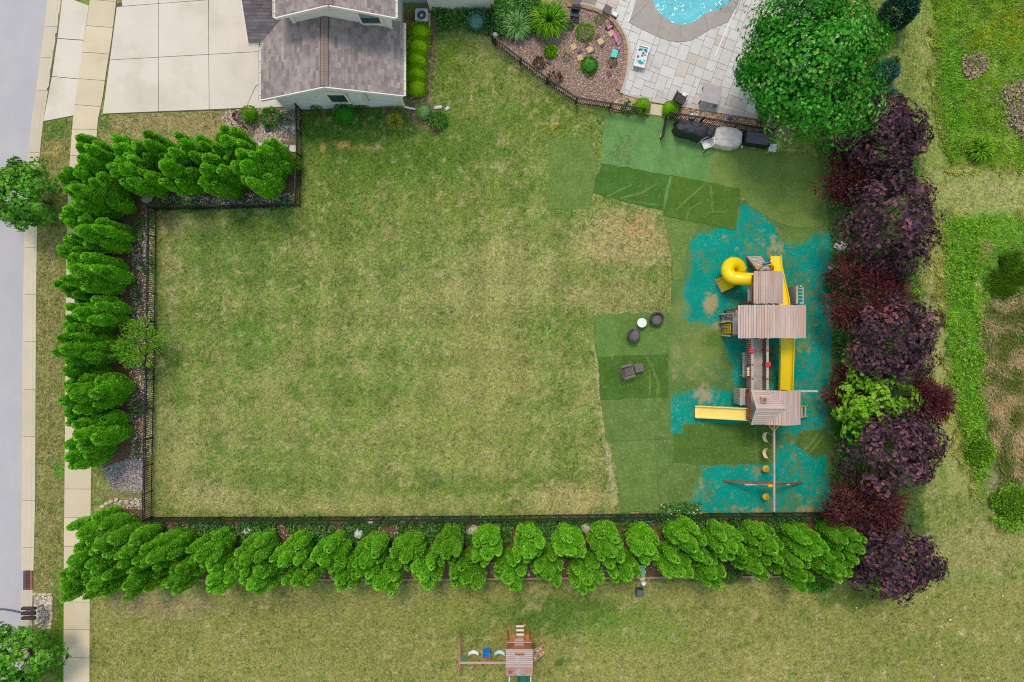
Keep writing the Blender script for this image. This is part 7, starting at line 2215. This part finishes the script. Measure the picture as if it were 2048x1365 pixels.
for a_, b_ in (((1440, 262), (1447, 268)), ((1428, 277), (1478, 281))):
    p0, p1 = Vector(G3(a_[0], a_[1], 0.66)), Vector(G3(b_[0], b_[1], 0.64))
    MB().tube([p0, p0.lerp(p1, 0.5) + Vector((0, 0.03, 0.01)), p1], 0.015, 5).obj('seam', m_lcov, cvr3)
# deck box
bxx, byy = G(1515, 277, 0.6)
br = radians(-8)
dbx = empty('deck_box', (bxx, byy, 0), 'black deck box with a dark grey lid at the fence end', 'deck box')
MB().box((bxx, byy, 0.28), (1.42, 0.72, 0.56), br).obj('box', m_dbox, dbx)
MB().box((bxx, byy + 0.0, 0.60), (1.36, 0.64, 0.05), br).obj('lid', m_dlid, dbx)
for s_ in (-1, 1):
    MB().box((bxx + s_ * 0.72 * cos(br), byy + s_ * 0.72 * sin(br), 0.36), (0.06, 0.74, 0.66), br).obj('side_panel', m_dbox, dbx)
x, y = G(1545, 296, 0.4)
wt = empty('stool', (x, y, 0), 'small square white stool at the corner of the deck box', 'stool')
MB().box((x, y, 0.41), (0.44, 0.44, 0.05), radians(-5)).obj('seat', m_tbl, wt)
for sx in (-1, 1):
    for sy in (-1, 1):
        MB().box((x + sx * 0.17, y + sy * 0.17, 0.19), (0.05, 0.05, 0.39)).obj('leg', m_tbl, wt)
# white resin chair
x, y = G(1413.5, 287, 0.45)
wa = radians(205)
def WC(u, v, z):
    return (x + u * cos(wa) - v * sin(wa), y + u * sin(wa) + v * cos(wa), z)
wc = empty('white_chair', (x, y, 0), 'white plastic armchair beside the pale covered table', 'chair')
MB().slab([WC(0.26, -0.25, 0.42), WC(0.26, 0.25, 0.42), WC(-0.2, 0.2, 0.38), WC(-0.2, -0.2, 0.38)], 0.03).obj('seat', m_whitep, wc)
for i in range(5):
    v = (i - 2) * 0.085
    MB().beam(WC(-0.2, v * 0.9, 0.42), WC(-0.34, v * 1.15, 0.82), 0.055, 0.02).obj('back_slat', m_whitep, wc)
MB().tube([WC(0.22, 0.29, 0.62), WC(-0.1, 0.3, 0.64), WC(-0.30, 0.24, 0.78), WC(-0.37, 0, 0.84), WC(-0.30, -0.24, 0.78), WC(-0.1, -0.3, 0.64), WC(0.22, -0.29, 0.62)], 0.035, 7).obj('arm_rail', m_whitep, wc, smooth=True)
for u, v in ((0.24, 0.26), (0.24, -0.26), (-0.24, 0.24), (-0.24, -0.24)):
    MB().beam(WC(u * 1.08, v * 1.08, 0.0), WC(u, v, 0.6 if u > 0 else 0.4), 0.05, 0.04).obj('leg', m_whitep, wc)
for (px, py, s_, lab, mt) in ((1324, 271, (0.32, 0.16, 0.12), 'tan brick propping the open gate', m_sand_p), (1484, 292, (0.1, 0.24, 0.1), 'small pale block below the pale covered table', m_whst)):
    xx, yy = G(px, py, 0.1)
    MB().box((xx, yy, s_[2] / 2), s_, radians(65) if px < 1400 else radians(20)).obj('brick', mt, label=lab, cat='brick')
# balls in the gravel strip
def ball(px, py, r, mats, label):
    xx, yy = G(px, py, r)
    o = empty('garden_ball', (xx, yy, 0), label, 'ball')
    prof = [(max(0.002, r * sin(pi * k / 10)), r - r * cos(pi * k / 10)) for k in range(11)]
    MB().lathe((xx, yy, 0), prof, 16).obj('sphere', mats[0], o, smooth=True)
    for t in (0.0, 1.2):
        MB().tube([(xx + 1.01 * r * cos(a) * cos(t), yy + 1.01 * r * cos(a) * sin(t), r + 1.01 * r * sin(a)) for a in [pi * k / 12 for k in range(13)]], r * 0.07, 4).obj('stripe', mats[1], o)
ball(1384, 234, 0.19, (m_ltblue, m_bluep), 'pale blue garden ball behind the black covered grill')
ball(1460.5, 234.5, 0.13, (m_bluep, m_redp), 'small bright blue ball in the gravel strip')
# patio: dark chair, grey table, slatted bench, toy table, grey stools
x, y = G(1359.5, 196.5, 0.5)
pa = radians(62)
def PC(u, v, z):
    return (x + u * cos(pa) - v * sin(pa), y + u * sin(pa) + v * cos(pa), z)
pc = empty('patio_chair', (x, y, 0), 'dark grey wicker patio chair beside the right boxwood ball', 'chair')
MB().slab([PC(-0.26, -0.28, 0.42), PC(0.3, -0.28, 0.44), PC(0.3, 0.28, 0.44), PC(-0.26, 0.28, 0.42)], 0.12).obj('seat', m_wick, pc)
MB().slab([PC(-0.26, -0.28, 0.40), PC(-0.26, 0.28, 0.40), PC(-0.40, 0.28, 0.9), PC(-0.40, -0.28, 0.9)], 0.05).obj('backrest', m_dbox, pc)
for s_ in (-1, 1):
    MB().box(PC(0.0, s_ * 0.31, 0.6), (0.6, 0.07, 0.05), pa).obj('arm', m_wick, pc)
    for u in (-0.27, 0.27):
        MB().box(PC(u, s_ * 0.3, 0.3), (0.05, 0.05, 0.6), pa).obj('leg', m_dbox, pc)
MB().box(PC(0.34, -0.18, 0.45), (0.2, 0.3, 0.06), pa).obj('towel', m_whitep, pc)
x, y = G(1423, 188, 0.72)
tb = empty('patio_table', (x, y, 0), 'square grey stone topped patio table', 'table')
m_ttop = M('grey_table_top', C(176, 174, 176), C(162, 160, 164), 3, 0.6, 0.08, 30, c3=C(146, 144, 150), s3=2, thr=(0.55, 0.75))
MB().box((x, y, 0.71), (1.08, 1.05, 0.04), radians(-14)).obj('table_top', m_ttop, tb)
for sx in (-1, 1):
    for sy in (-1, 1):
        u, v = sx * 0.46, sy * 0.45
        t = radians(-14)
        MB().box((x + u * cos(t) - v * sin(t), y + u * sin(t) + v * cos(t), 0.35), (0.06, 0.06, 0.69), t).obj('leg', m_cush, tb)
t = radians(-14)
for v in (-0.45, 0.45):
    MB().box((x - v * sin(t), y + v * cos(t), 0.62), (0.95, 0.04, 0.06), t).obj('apron', m_cush, tb)
x, y = G(1526, 229, 0.4)
bn = empty('slatted_bench', (x, y, 0), 'dark brown slatted wooden bench under the maple edge', 'bench')
m_dkw = M('dark_brown_wood', C(92, 78, 74), C(76, 64, 60), 5, 0.8, 0.12, 30, objvar=0.08)
for i in range(5):
    MB().box((x - 0.22 + i * 0.11, y, 0.42), (0.095, 0.86, 0.03), radians(-4)).obj('slat', m_dkw, bn)
for sy in (-1, 1):
    MB().box((x, y + sy * 0.34, 0.2), (0.5, 0.06, 0.4), radians(-4)).obj('leg', m_dkw, bn)
x, y = G(1283, 113, 0.4)
wt_a = radians(-14)
tt = empty('toy_water_table', (x, y, 0), 'white rectangular toy water table full of bright toys', 'toy')
def WT(u, v, z):
    return (x + u * cos(wt_a) - v * sin(wt_a), y + u * sin(wt_a) + v * cos(wt_a), z)
MB().box(WT(0, 0, 0.33), (0.60, 1.2, 0.03), wt_a).obj('tray', m_ltblue, tt)
for (u, v, sx, sy) in ((0, 0.6, 0.66, 0.06), (0, -0.6, 0.66, 0.06), (0.3, 0, 0.06, 1.14), (-0.3, 0, 0.06, 1.14)):
    MB().box(WT(u, v, 0.38), (sx, sy, 0.11), wt_a).obj('rim', m_whitep, tt)
for (u, v) in ((0.26, 0.52), (-0.26, 0.52), (0.26, -0.52), (-0.26, -0.52)):
    MB().box(WT(u, v, 0.16), (0.06, 0.06, 0.32), wt_a).obj('leg', m_whitep, tt)
rr = random.Random(5)
toyc = [m_pinkp, m_bluep, m_teal, m_redp, m_yel_p, m_whitep, m_greenp]
for k in range(22):
    u, v = rr.uniform(-0.2, 0.2), rr.uniform(-0.5, 0.5)
    p = WT(u, v, 0.36)
    mt = toyc[k % 7] if v > -0.05 else [m_teal, m_greenp, m_whitep][k % 3]
    if k % 3 == 0:
        MB().lathe(p, [(0.05, 0), (0.06, 0.03), (0.04, 0.09), (0.01, 0.1)], 9).obj('toy_cup', mt, tt)
    elif k % 3 == 1:
        MB().rock(p, (0.14, 0.09, 0.09), k).obj('toy_boat', mt, tt)
    else:
        MB().tube([p, (p[0] + 0.07, p[1] + 0.04, p[2] + 0.05), (p[0] + 0.12, p[1] - 0.02, p[2] + 0.08)], [0.03, 0.03, 0.015], 6).obj('toy_scoop', mt, tt)
x, y = G(1215, 18.5, 0.45)
sg = empty('grey_stool', (x, y, 0), 'grey square stool beside the curved retaining blocks', 'stool')
MB().box((x, y, 0.43), (0.46, 0.44, 0.05), radians(-30)).obj('seat', m_cush, sg)
for k in range(4):
    t = radians(15 + 90 * k)
    MB().box((x + 0.24 * cos(t), y + 0.24 * sin(t), 0.2), (0.05, 0.05, 0.4), radians(-30)).obj('leg', m_cush, sg)
x, y = G(1230, 28, 0.3)
sg = empty('toy_cart', (x, y, 0), 'little white toy cart below the grey stool', 'toy')
MB().box((x, y, 0.22), (0.3, 0.2, 0.12), radians(-30)).obj('tub', m_whitep, sg)
for k in range(4):
    t = radians(15 + 90 * k)
    MB().lathe((x + 0.17 * cos(t), y + 0.15 * sin(t), 0.0), [(0.05, 0), (0.07, 0.02), (0.07, 0.1), (0.05, 0.12)], 8).obj('wheel', m_dbox, sg)
x, y = G(1153, 0, 0.6)
sg = empty('round_bistro_table', (x, y, 0), 'round grey table cut by the top edge above the mulch bed', 'table')
MB().lathe((x, y, 0.6), [(0.3, 0), (0.31, 0.02), (0.29, 0.035)], 20).obj('table_top', m_cush, sg)
MB().lathe((x, y, 0.0), [(0.22, 0), (0.04, 0.05), (0.04, 0.6)], 10).obj('pedestal', m_cush, sg)

# ------------------------------------------------------------------ things in the mulch bed
crv = [(1134, 13), (1147, 13.5), (1160, 15), (1172, 17), (1184, 20), (1196, 25), (1207, 31), (1217, 38), (1226, 46), (1233, 55), (1239, 64), (1243.5, 73), (1247, 82), (1249, 92), (1250, 102), (1250, 112), (1249.5, 122), (1248.5, 132), (1247, 142), (1244.5, 152), (1241.5, 162), (1238, 172), (1234, 182)]
wall_root = empty('retaining_wall', G3(1243, 90, 0), 'curved row of brown retaining blocks edging the mulch bed', 'wall')
rr = random.Random(9)
for i in range(len(crv) - 1):
    a, b = Vector(G3(*crv[i], 0.0)), Vector(G3(*crv[i + 1], 0.0))
    mid = (a + b) / 2
    d = b - a
    MB().box((mid.x - d.y / d.length * 0.02, mid.y, 0.10), (d.length - 0.02, 0.2 + rr.uniform(-.01, .03), 0.2), atan2(d.y, d.x)).obj('block', m_block, wall_root)
for i, (px, py, rz, lab) in enumerate([(1147, 94, 30, 'leftmost sandstone stepping stone in the mulch bed'), (1179, 99.5, 30, 'sandstone stepping stone above the round shrub'), (1201, 83.5, 30, 'sandstone stepping stone with dark bricks, second from the right'), (1222, 67.5, 35, 'rightmost sandstone stepping stone near the pink toys'), (1160, 116, 20, 'lowest sandstone stepping stone beside the round shrub')]):
    xx, yy = G(px, py, 0.15)
    MB().box((xx, yy, bed_z + 0.045), (0.33, 0.33, 0.09), radians(rz)).obj('stepping_stone', m_sand_p, label=lab, cat='paver', group='stepping stones in the mulch bed')
for i, (px, py, rz, lab) in enumerate([(1195, 74, 60, 'dark brick above the second stepping stone from the right'), (1205, 90, 50, 'dark brick below the second stepping stone from the right'), (1174, 91, 60, 'dark brick left above the middle stepping stone'), (1185, 104, 50, 'dark brick right of the middle stepping stone'), (1159, 104, 20, 'dark brick between the two left stepping stones'), (1098, 125, -30, 'dark slab among the plants near the garden fence')]):
    xx, yy = G(px, py, 0.15)
    MB().box((xx, yy, bed_z + 0.04), (0.28, 0.14, 0.09), radians(rz)).obj('dark_brick', m_slate, label=lab, cat='brick', group='dark bricks in the mulch bed')
x, y = G(1149.5, 29, 0.4)
kc = empty('black_toy_chair', (x, y, 0), 'black plastic low chair under the retaining blocks', 'chair')
MB().box((x, y + 0.06, bed_z + 0.3), (0.5, 0.4, 0.1), radians(-8)).obj('seat', m_gcov, kc)
MB().box((x + 0.02, y + 0.24, bed_z + 0.46), (0.46, 0.09, 0.36), radians(-8), 0.3).obj('backrest', m_gcov, kc)
for k in range(3):
    MB().box((x + 0.03, y - 0.2 - k * 0.07, bed_z + 0.22 - k * 0.05), (0.46, 0.05, 0.04), radians(-8)).obj('front_slat', m_dbox, kc)
for sx in (-1, 1):
    for sy in (-1, 1):
        MB().box((x + sx * 0.2, y + 0.05 + sy * 0.15, bed_z + 0.12), (0.05, 0.05, 0.26), radians(-8)).obj('leg', m_dbox, kc)
x, y = G(1229, 107.5, 0.2)
tbn = empty('teal_bin', (x, y, 0), 'turquoise plastic storage bin lid lying in the mulch', 'bin')
MB().box((x, y, bed_z + 0.05), (0.3, 0.44, 0.1), radians(-18)).obj('tub', m_teal, tbn)
MB().box((x, y, bed_z + 0.115), (0.34, 0.48, 0.03), radians(-18)).obj('lid', m_teal, tbn)
x, y = G(1232, 77, 0.2)
pt = empty('pink_toy_guitar', (x, y, 0), 'long pink plastic toy lying along the retaining blocks', 'toy')
MB().tube([G3(1228.5, 66, 0.2), G3(1230, 72, 0.2), G3(1234, 85, 0.2)], [0.06, 0.11, 0.09], 8).obj('body', m_pinkp, pt)
MB().tube([G3(1234, 85, 0.2), G3(1237, 91, 0.2)], [0.04, 0.06], 8).obj('neck', m_pinkp, pt)
MB().lathe((*G(1238, 97, 0.2), bed_z), [(0.05, 0), (0.1, 0.05), (0.08, 0.14), (0.02, 0.16)], 9).obj('end_knob', m_pinkp, pt)
x, y = G(1219.5, 55.5, 0.2)
pt = empty('pink_toy_stroller', (x, y, 0), 'small pink and black toy near the top of the retaining blocks', 'toy')
MB().rock((x, y, bed_z + 0.04), (0.36, 0.2, 0.2), 3, radians(40)).obj('seat', m_pinkp, pt)
for dx, dy in ((-0.18, -0.02), (0.1, 0.2), (0.16, 0.05)):
    MB().lathe((x + dx, y + dy, bed_z), [(0.05, 0), (0.08, 0.03), (0.08, 0.12), (0.05, 0.14)], 9).obj('wheel', m_dbox, pt)
x, y = G(990, 71, 0.5)
MB().lathe((x, y, 0.0), [(0.08, 0), (0.13, 0.1), (0.12, 0.5), (0.15, 0.6), (0.1, 0.66)], 12).obj('garden_pot', m_stone, label='pinkish stone pot at the corner of the garden fence', cat='pot')

# ------------------------------------------------------------------ boulders, stepping slabs, borders
BOULD = [(945, 1061, 26, 20, 'pale boulder behind the middle of the bottom hedge', m_stone), (1173, 1057, 21, 22, 'rounded tan boulder left of the utility box hedge gap', m_stone), (717, 1068, 20, 20, 'white boulder behind the left half of the bottom hedge', m_wstone), (741, 1045, 13, 11, 'small square white stone touching the bottom fence', m_wstone), (804, 1045, 15, 11, 'white stone touching the bottom fence right of the square one', m_wstone), (1250, 1047, 17, 8, 'flat white stone behind the bottom fence near the blue bucket', m_wstone),
         (293, 398, 24, 18, 'tan boulder at the inner corner of the left and top hedges', m_stone), (494, 1063, 20, 16, 'white boulder near the left end of the bottom fence', m_wstone), (276, 536, 12, 10, 'flat white stone beside the left fence', m_wstone), (1682, 492, 26, 20, 'white boulder under the second purple tree', m_wstone), (1664, 534, 12, 12, 'small white boulder at the edge of the teal turf', m_wstone), (1735, 228, 10, 8, 'grey stone beside the blue spruce', m_stone), (876, 214, 18, 8, 'white flat rock beside the pale shrub', m_wstone), (894, 216, 10, 8, 'small white rock right of the flat one', m_wstone), (534, 257, 12, 14, 'blue grey pointed rock in the driveway corner gravel', m_slate)]
for i, (px, py, w, d, lab, mt) in enumerate(BOULD):
    xx, yy = G(px, py, 0.15)
    MB().rock((xx, yy, -0.03), (w / PXM, d / PXM, min(w, d) / PXM * 0.7), 50 + i, rr.uniform(0, 0.8)).obj('boulder', mt, smooth=False, label=lab, cat='rock')
for i, (pts, lab) in enumerate([([(515, 286), (529, 286), (530, 299), (522, 298)], 'first white flagstone from the left at the fence gate'), ([(532, 286), (545, 286), (544, 301), (533, 301)], 'second white flagstone from the left at the fence gate'), ([(549, 286), (577, 291), (576, 304), (549, 301)], 'long white flagstone, third from the left at the fence gate'), ([(580, 291), (592, 291), (592, 305), (579, 304)], 'white flagstone touching the side fence'), ([(570, 252), (579, 253), (576, 259), (572, 258)], 'small grey flagstone by the side fence'), ([(583, 254), (591, 253), (591, 261), (584, 260)], 'small grey flagstone next to a fence post')]):
    MB().prism([G(*p) for p in pts], 0.0, 0.06).obj('flagstone', m_whst, label=lab, cat='flagstone', group='flagstones by the side fence')
# brick edging along the lower side of the bottom hedge
edg = empty('brick_edging', G3(900, 1160, 0), 'thin brick edging along the lower side of the bottom hedge', 'edging')
m_edge = M('edging_brick', C(176, 150, 134), C(158, 132, 118), 4, 0.9, 0.12, 30, objvar=0.12)
ebk = [MB().box((0, 0, 0.03), (0.22 + 0.02 * k, 0.11, 0.07)).mesh('brick', m_edge) for k in range(3)]
epx = 190.0
cnt = 0
while epx < 1640:
    py = 1162 - 3 * sin((epx - 190) / 1450 * pi) if epx < 900 else 1162 - 3 * sin((epx - 190) / 1450 * pi) - (epx - 900) * 0.012
    w = 8.0
    if cnt < 300:
        xx, yy = G(epx, py)
        o = link_mesh('brick', ebk[cnt % 3], edg, Vector((xx, yy, 0)) - edg.location)
        o.rotation_euler = (0, 0, rr.uniform(-0.06, 0.06))
    cnt += 1
    epx += w

# ------------------------------------------------------------------ road side: grate, mailboxes, stone border
x, y = G(56.5, 1160.5, 0)
gr = empty('storm_drain', (x, y, -0.1), 'rusty storm drain grate set into the kerb', 'drain')
m_rust = M('rusty_iron', C(170, 104, 70), C(130, 84, 76), 4, 0.8, 0.15, 30)
m_iron = M('cast_iron', C(112, 84, 96), C(92, 70, 80), 4, 0.7, 0.1, 30)
MB().box((x, y, -0.14), (0.56, 1.06, 0.02)).obj('pit', m_dbox, gr)
MB().box((x + 0.21, y, -0.02), (0.13, 1.06, 0.14)).obj('kerb_hood', m_rust, gr)
MB().box((x - 0.25, y, -0.08), (0.05, 1.06, 0.04)).obj('frame', m_iron, gr)
for s_ in (-1, 1):
    MB().box((x - 0.05, y + s_ * 0.51, -0.08), (0.36, 0.05, 0.04)).obj('frame', m_iron, gr)
for k in range(3):
    MB().box((x - 0.2 + k * 0.155, y, -0.082), (0.03, 0.98, 0.035)).obj('bar', m_iron, gr)
for k in range(11):
    MB().box((x - 0.05, y - 0.45 + k * 0.09, -0.078), (0.33, 0.032, 0.035)).obj('bar', m_iron, gr)
mbx = empty('mailbox_stand', G3(86, 1226, 0), 'three black mailboxes on a grey wooden stand by the road', 'mailboxes')
zb_ = 1.05
p0, p1 = Vector(G3(86, 1209, 0)), Vector(G3(88, 1243, 0))
for p in (p0, p1):
    MB().box((p.x, p.y, zb_ / 2), (0.11, 0.11, zb_ + 0.1)).obj('post', m_grey, mbx)
    MB().beam(p + Vector((0, 0, 0.45)), p + Vector((0.0, 0.0, 0.46)) + Vector((-0.3, 0, 0.5)), 0.07, 0.07).obj('brace', m_grey, mbx)
MB().beam(p0 + Vector((0.0, 0.25, zb_)), p1 + Vector((0.0, -0.3, zb_)), 0.14, 0.06).obj('beam', m_grey, mbx)
for k in range(3):
    c = Vector(G3(56.5, 1218 + k * 9.6, 1.2))
    yk = c.y
    vs, fs = [], []
    prof_ = [(-0.085, 0), (0.085, 0), (0.085, 0.12)] + [(0.085 * cos(t), 0.12 + 0.085 * sin(t)) for t in (pi / 6, pi / 3, pi / 2, 2 * pi / 3, 5 * pi / 6)] + [(-0.085, 0.12)]
    x0m, x1m = G(44, 1220, 1.2)[0], G(70, 1220, 1.2)[0]
    m_ = len(prof_)
    for xx in (x0m, x1m):
        vs += [(xx, yk + a, zb_ + 0.03 + b) for a, b in prof_]
    fs = [tuple(range(m_)), tuple(range(2 * m_ - 1, m_ - 1, -1))] + [(i, m_ + i, m_ + (i + 1) % m_, (i + 1) % m_) for i in range(m_)]
    mb_ = MB().add(vs, fs).obj('mailbox', m_gcov, mbx)
    MB().box((x0m - 0.012, yk, zb_ + 0.12), (0.02, 0.15, 0.17)).obj('door', m_dbox, mb_)
    MB().box((x0m + 0.3, yk + 0.095, zb_ + 0.2), (0.1, 0.012, 0.06)).obj('flag', m_redp, mb_)
bst = empty('stone_border', G3(88, 1222, 0), 'tan stone border around the mailbox bed', 'border')
sts = [(70, 1189, 9, 6), (79.5, 1190, 9, 6), (89, 1189.5, 10, 6), (99, 1189.5, 9, 5), (103, 1198, 6, 9), (102.5, 1208, 6, 10), (102, 1218.5, 6, 10), (103, 1228, 6, 9), (102.5, 1238, 6, 10), (100.5, 1249, 6, 8), (98, 1256, 9, 5), (88.5, 1256, 9, 6), (80, 1253, 8, 6)]
for k, (px, py, w, d) in enumerate(sts):
    xx, yy = G(px, py, 0.05)
    MB().rock((xx, yy, -0.02), (w * 1.15 / PXM, d * 1.2 / PXM, 0.16), 80 + k).obj('stone', m_stone, bst)
hp = [G3(-20, 1219, -0.07), G3(8, 1219, -0.07), G3(22, 1221, -0.07), G3(36, 1224, -0.07), G3(42, 1225.5, -0.07)]
MB().tube(hp, 0.05, 8).obj('drain_hose', m_slate, label='dark hose lying across the road towards the mailboxes', cat='hose')
sb2 = empty('stone_border', G3(232, 1002, 0), 'row of tan stones below the grey gravel patch', 'border')
for k, (px, py) in enumerate([(205, 1014), (213, 1008), (222, 1004), (232, 1001), (242, 1004), (254, 1006), (266, 1008), (277, 1010)]):
    xx, yy = G(px, py, 0.05)
    MB().rock((xx, yy, -0.02), (0.3, 0.22, 0.16), 99 + k, 0.3 * k).obj('stone', m_stone, sb2)
# ------------------------------------------------------------------ utility boxes by the bottom hedge, bucket, lawn bits
x, y = G(1281, 1141, 0.6)
ub = empty('utility_box', (x, y, 0), 'pale green utility box at the gap in the bottom hedge', 'utility box')
m_util = M('pale_green_paint', C(130, 182, 152), C(116, 168, 140), 3, 0.55)
MB().box((x, y, 0.35), (0.44, 0.62, 0.7)).obj('body', m_util, ub)
MB().box((x, y, 0.72), (0.48, 0.66, 0.05)).obj('lid', m_util, ub)
for k in range(2):
    MB().box((x + 0.28, y + 0.15 - k * 0.3, 0.4), (0.12, 0.1, 0.14)).obj('meter', m_whitep, ub)
x, y = G(1286, 1165, 0.4)
pd = empty('utility_pedestal', (x, y, 0), 'white round utility pedestal below the green box', 'utility box')
MB().lathe((x, y, 0), [(0.12, 0), (0.12, 0.55), (0.14, 0.56), (0.14, 0.62), (0.1, 0.66)], 14).obj('post', m_whitep, pd)
MB().box((x - 0.02, y + 0.22, 0.15), (0.3, 0.26, 0.3)).obj('base_box', m_cream, pd)
x, y = G(1279.5, 1185, 0.3)
pd = empty('utility_vault', (x, y, 0), 'small dark green utility box on the lower lawn', 'utility box')
m_dgr = M('dark_green_paint', C(44, 92, 84), C(36, 80, 74), 3, 0.5)
MB().box((x, y, 0.2), (0.42, 0.38, 0.4)).obj('body', m_dgr, pd)
MB().box((x, y, 0.42), (0.36, 0.32, 0.04)).obj('lid', m_dlid, pd)
x, y = G(1296, 1042, 0.2)
bk = empty('blue_bucket', (x, y, 0), 'light blue bucket behind the bottom fence', 'bucket')
MB().lathe((x, y, 0), [(0.12, 0), (0.17, 0.28), (0.18, 0.3), (0.16, 0.3), (0.11, 0.03)], 14).obj('body', m_bluep, bk)
MB().tube([(x + 0.17 * cos(t), y, 0.3 + 0.1 * sin(t)) for t in [pi * k / 8 for k in range(9)]], 0.008, 5).obj('handle', m_whitep, bk)
x, y = G(1718, 866, 0.2)
bk = empty('blue_tub', (x, y, 0), 'dark blue tub half hidden between green and purple trees', 'bucket')
MB().lathe((x, y, 0), [(0.2, 0), (0.26, 0.4), (0.27, 0.42), (0.24, 0.42), (0.19, 0.05)], 14).obj('body', M('navy_plastic', C(30, 84, 130), None, 1, 0.4), bk)
MB().tube([(x + 0.25 * cos(t), y, 0.42 + 0.12 * sin(t)) for t in [pi * k / 8 for k in range(9)]], 0.01, 5).obj('handle', m_whitep, bk)
# mushrooms and balls dotted on the lower lawn
for i, (px, py, s_, lab) in enumerate([(1852, 1194, 0.1, 'pale mushroom just below the lowest purple tree'), (1859, 1198, 0.06, 'tiny pale mushroom right below the lowest purple tree'), (1899, 1239.5, 0.12, 'largest pale mushroom on the lower right lawn'), (1886, 1228, 0.07, 'small mushroom left above the largest one'), (1875, 1218, 0.07, 'small mushroom highest of the lower right cluster'), (1875, 1244, 0.06, 'small mushroom lowest of the lower right cluster'), (1872, 1286, 0.08, 'lone pale mushroom between the cluster and the bottom edge'), (1882, 1329, 0.11, 'pale mushroom nearest the bottom edge of the photo'), (1712, 1215, 0.1, 'pale mushroom left of the lowest purple tree shadow'), (2004, 1192, 0.1, 'pale mushroom far right on the lower lawn')]):
    xx, yy = G(px, py)
    s_ *= 0.62
    o = empty('mushroom', (xx, yy, 0), lab, 'mushroom', 'pale mushrooms on the lower lawn')
    MB().lathe((xx, yy, 0), [(s_ * 0.3, 0), (s_ * 0.25, s_ * 0.8)], 8).obj('stalk', m_cream, o)
    MB().lathe((xx, yy, s_ * 0.8), [(s_ * 0.95, 0), (s_ * 0.85, s_ * 0.3), (s_ * 0.4, s_ * 0.5), (0.004, s_ * 0.55)], 12).obj('cap', m_cream, o, smooth=True)
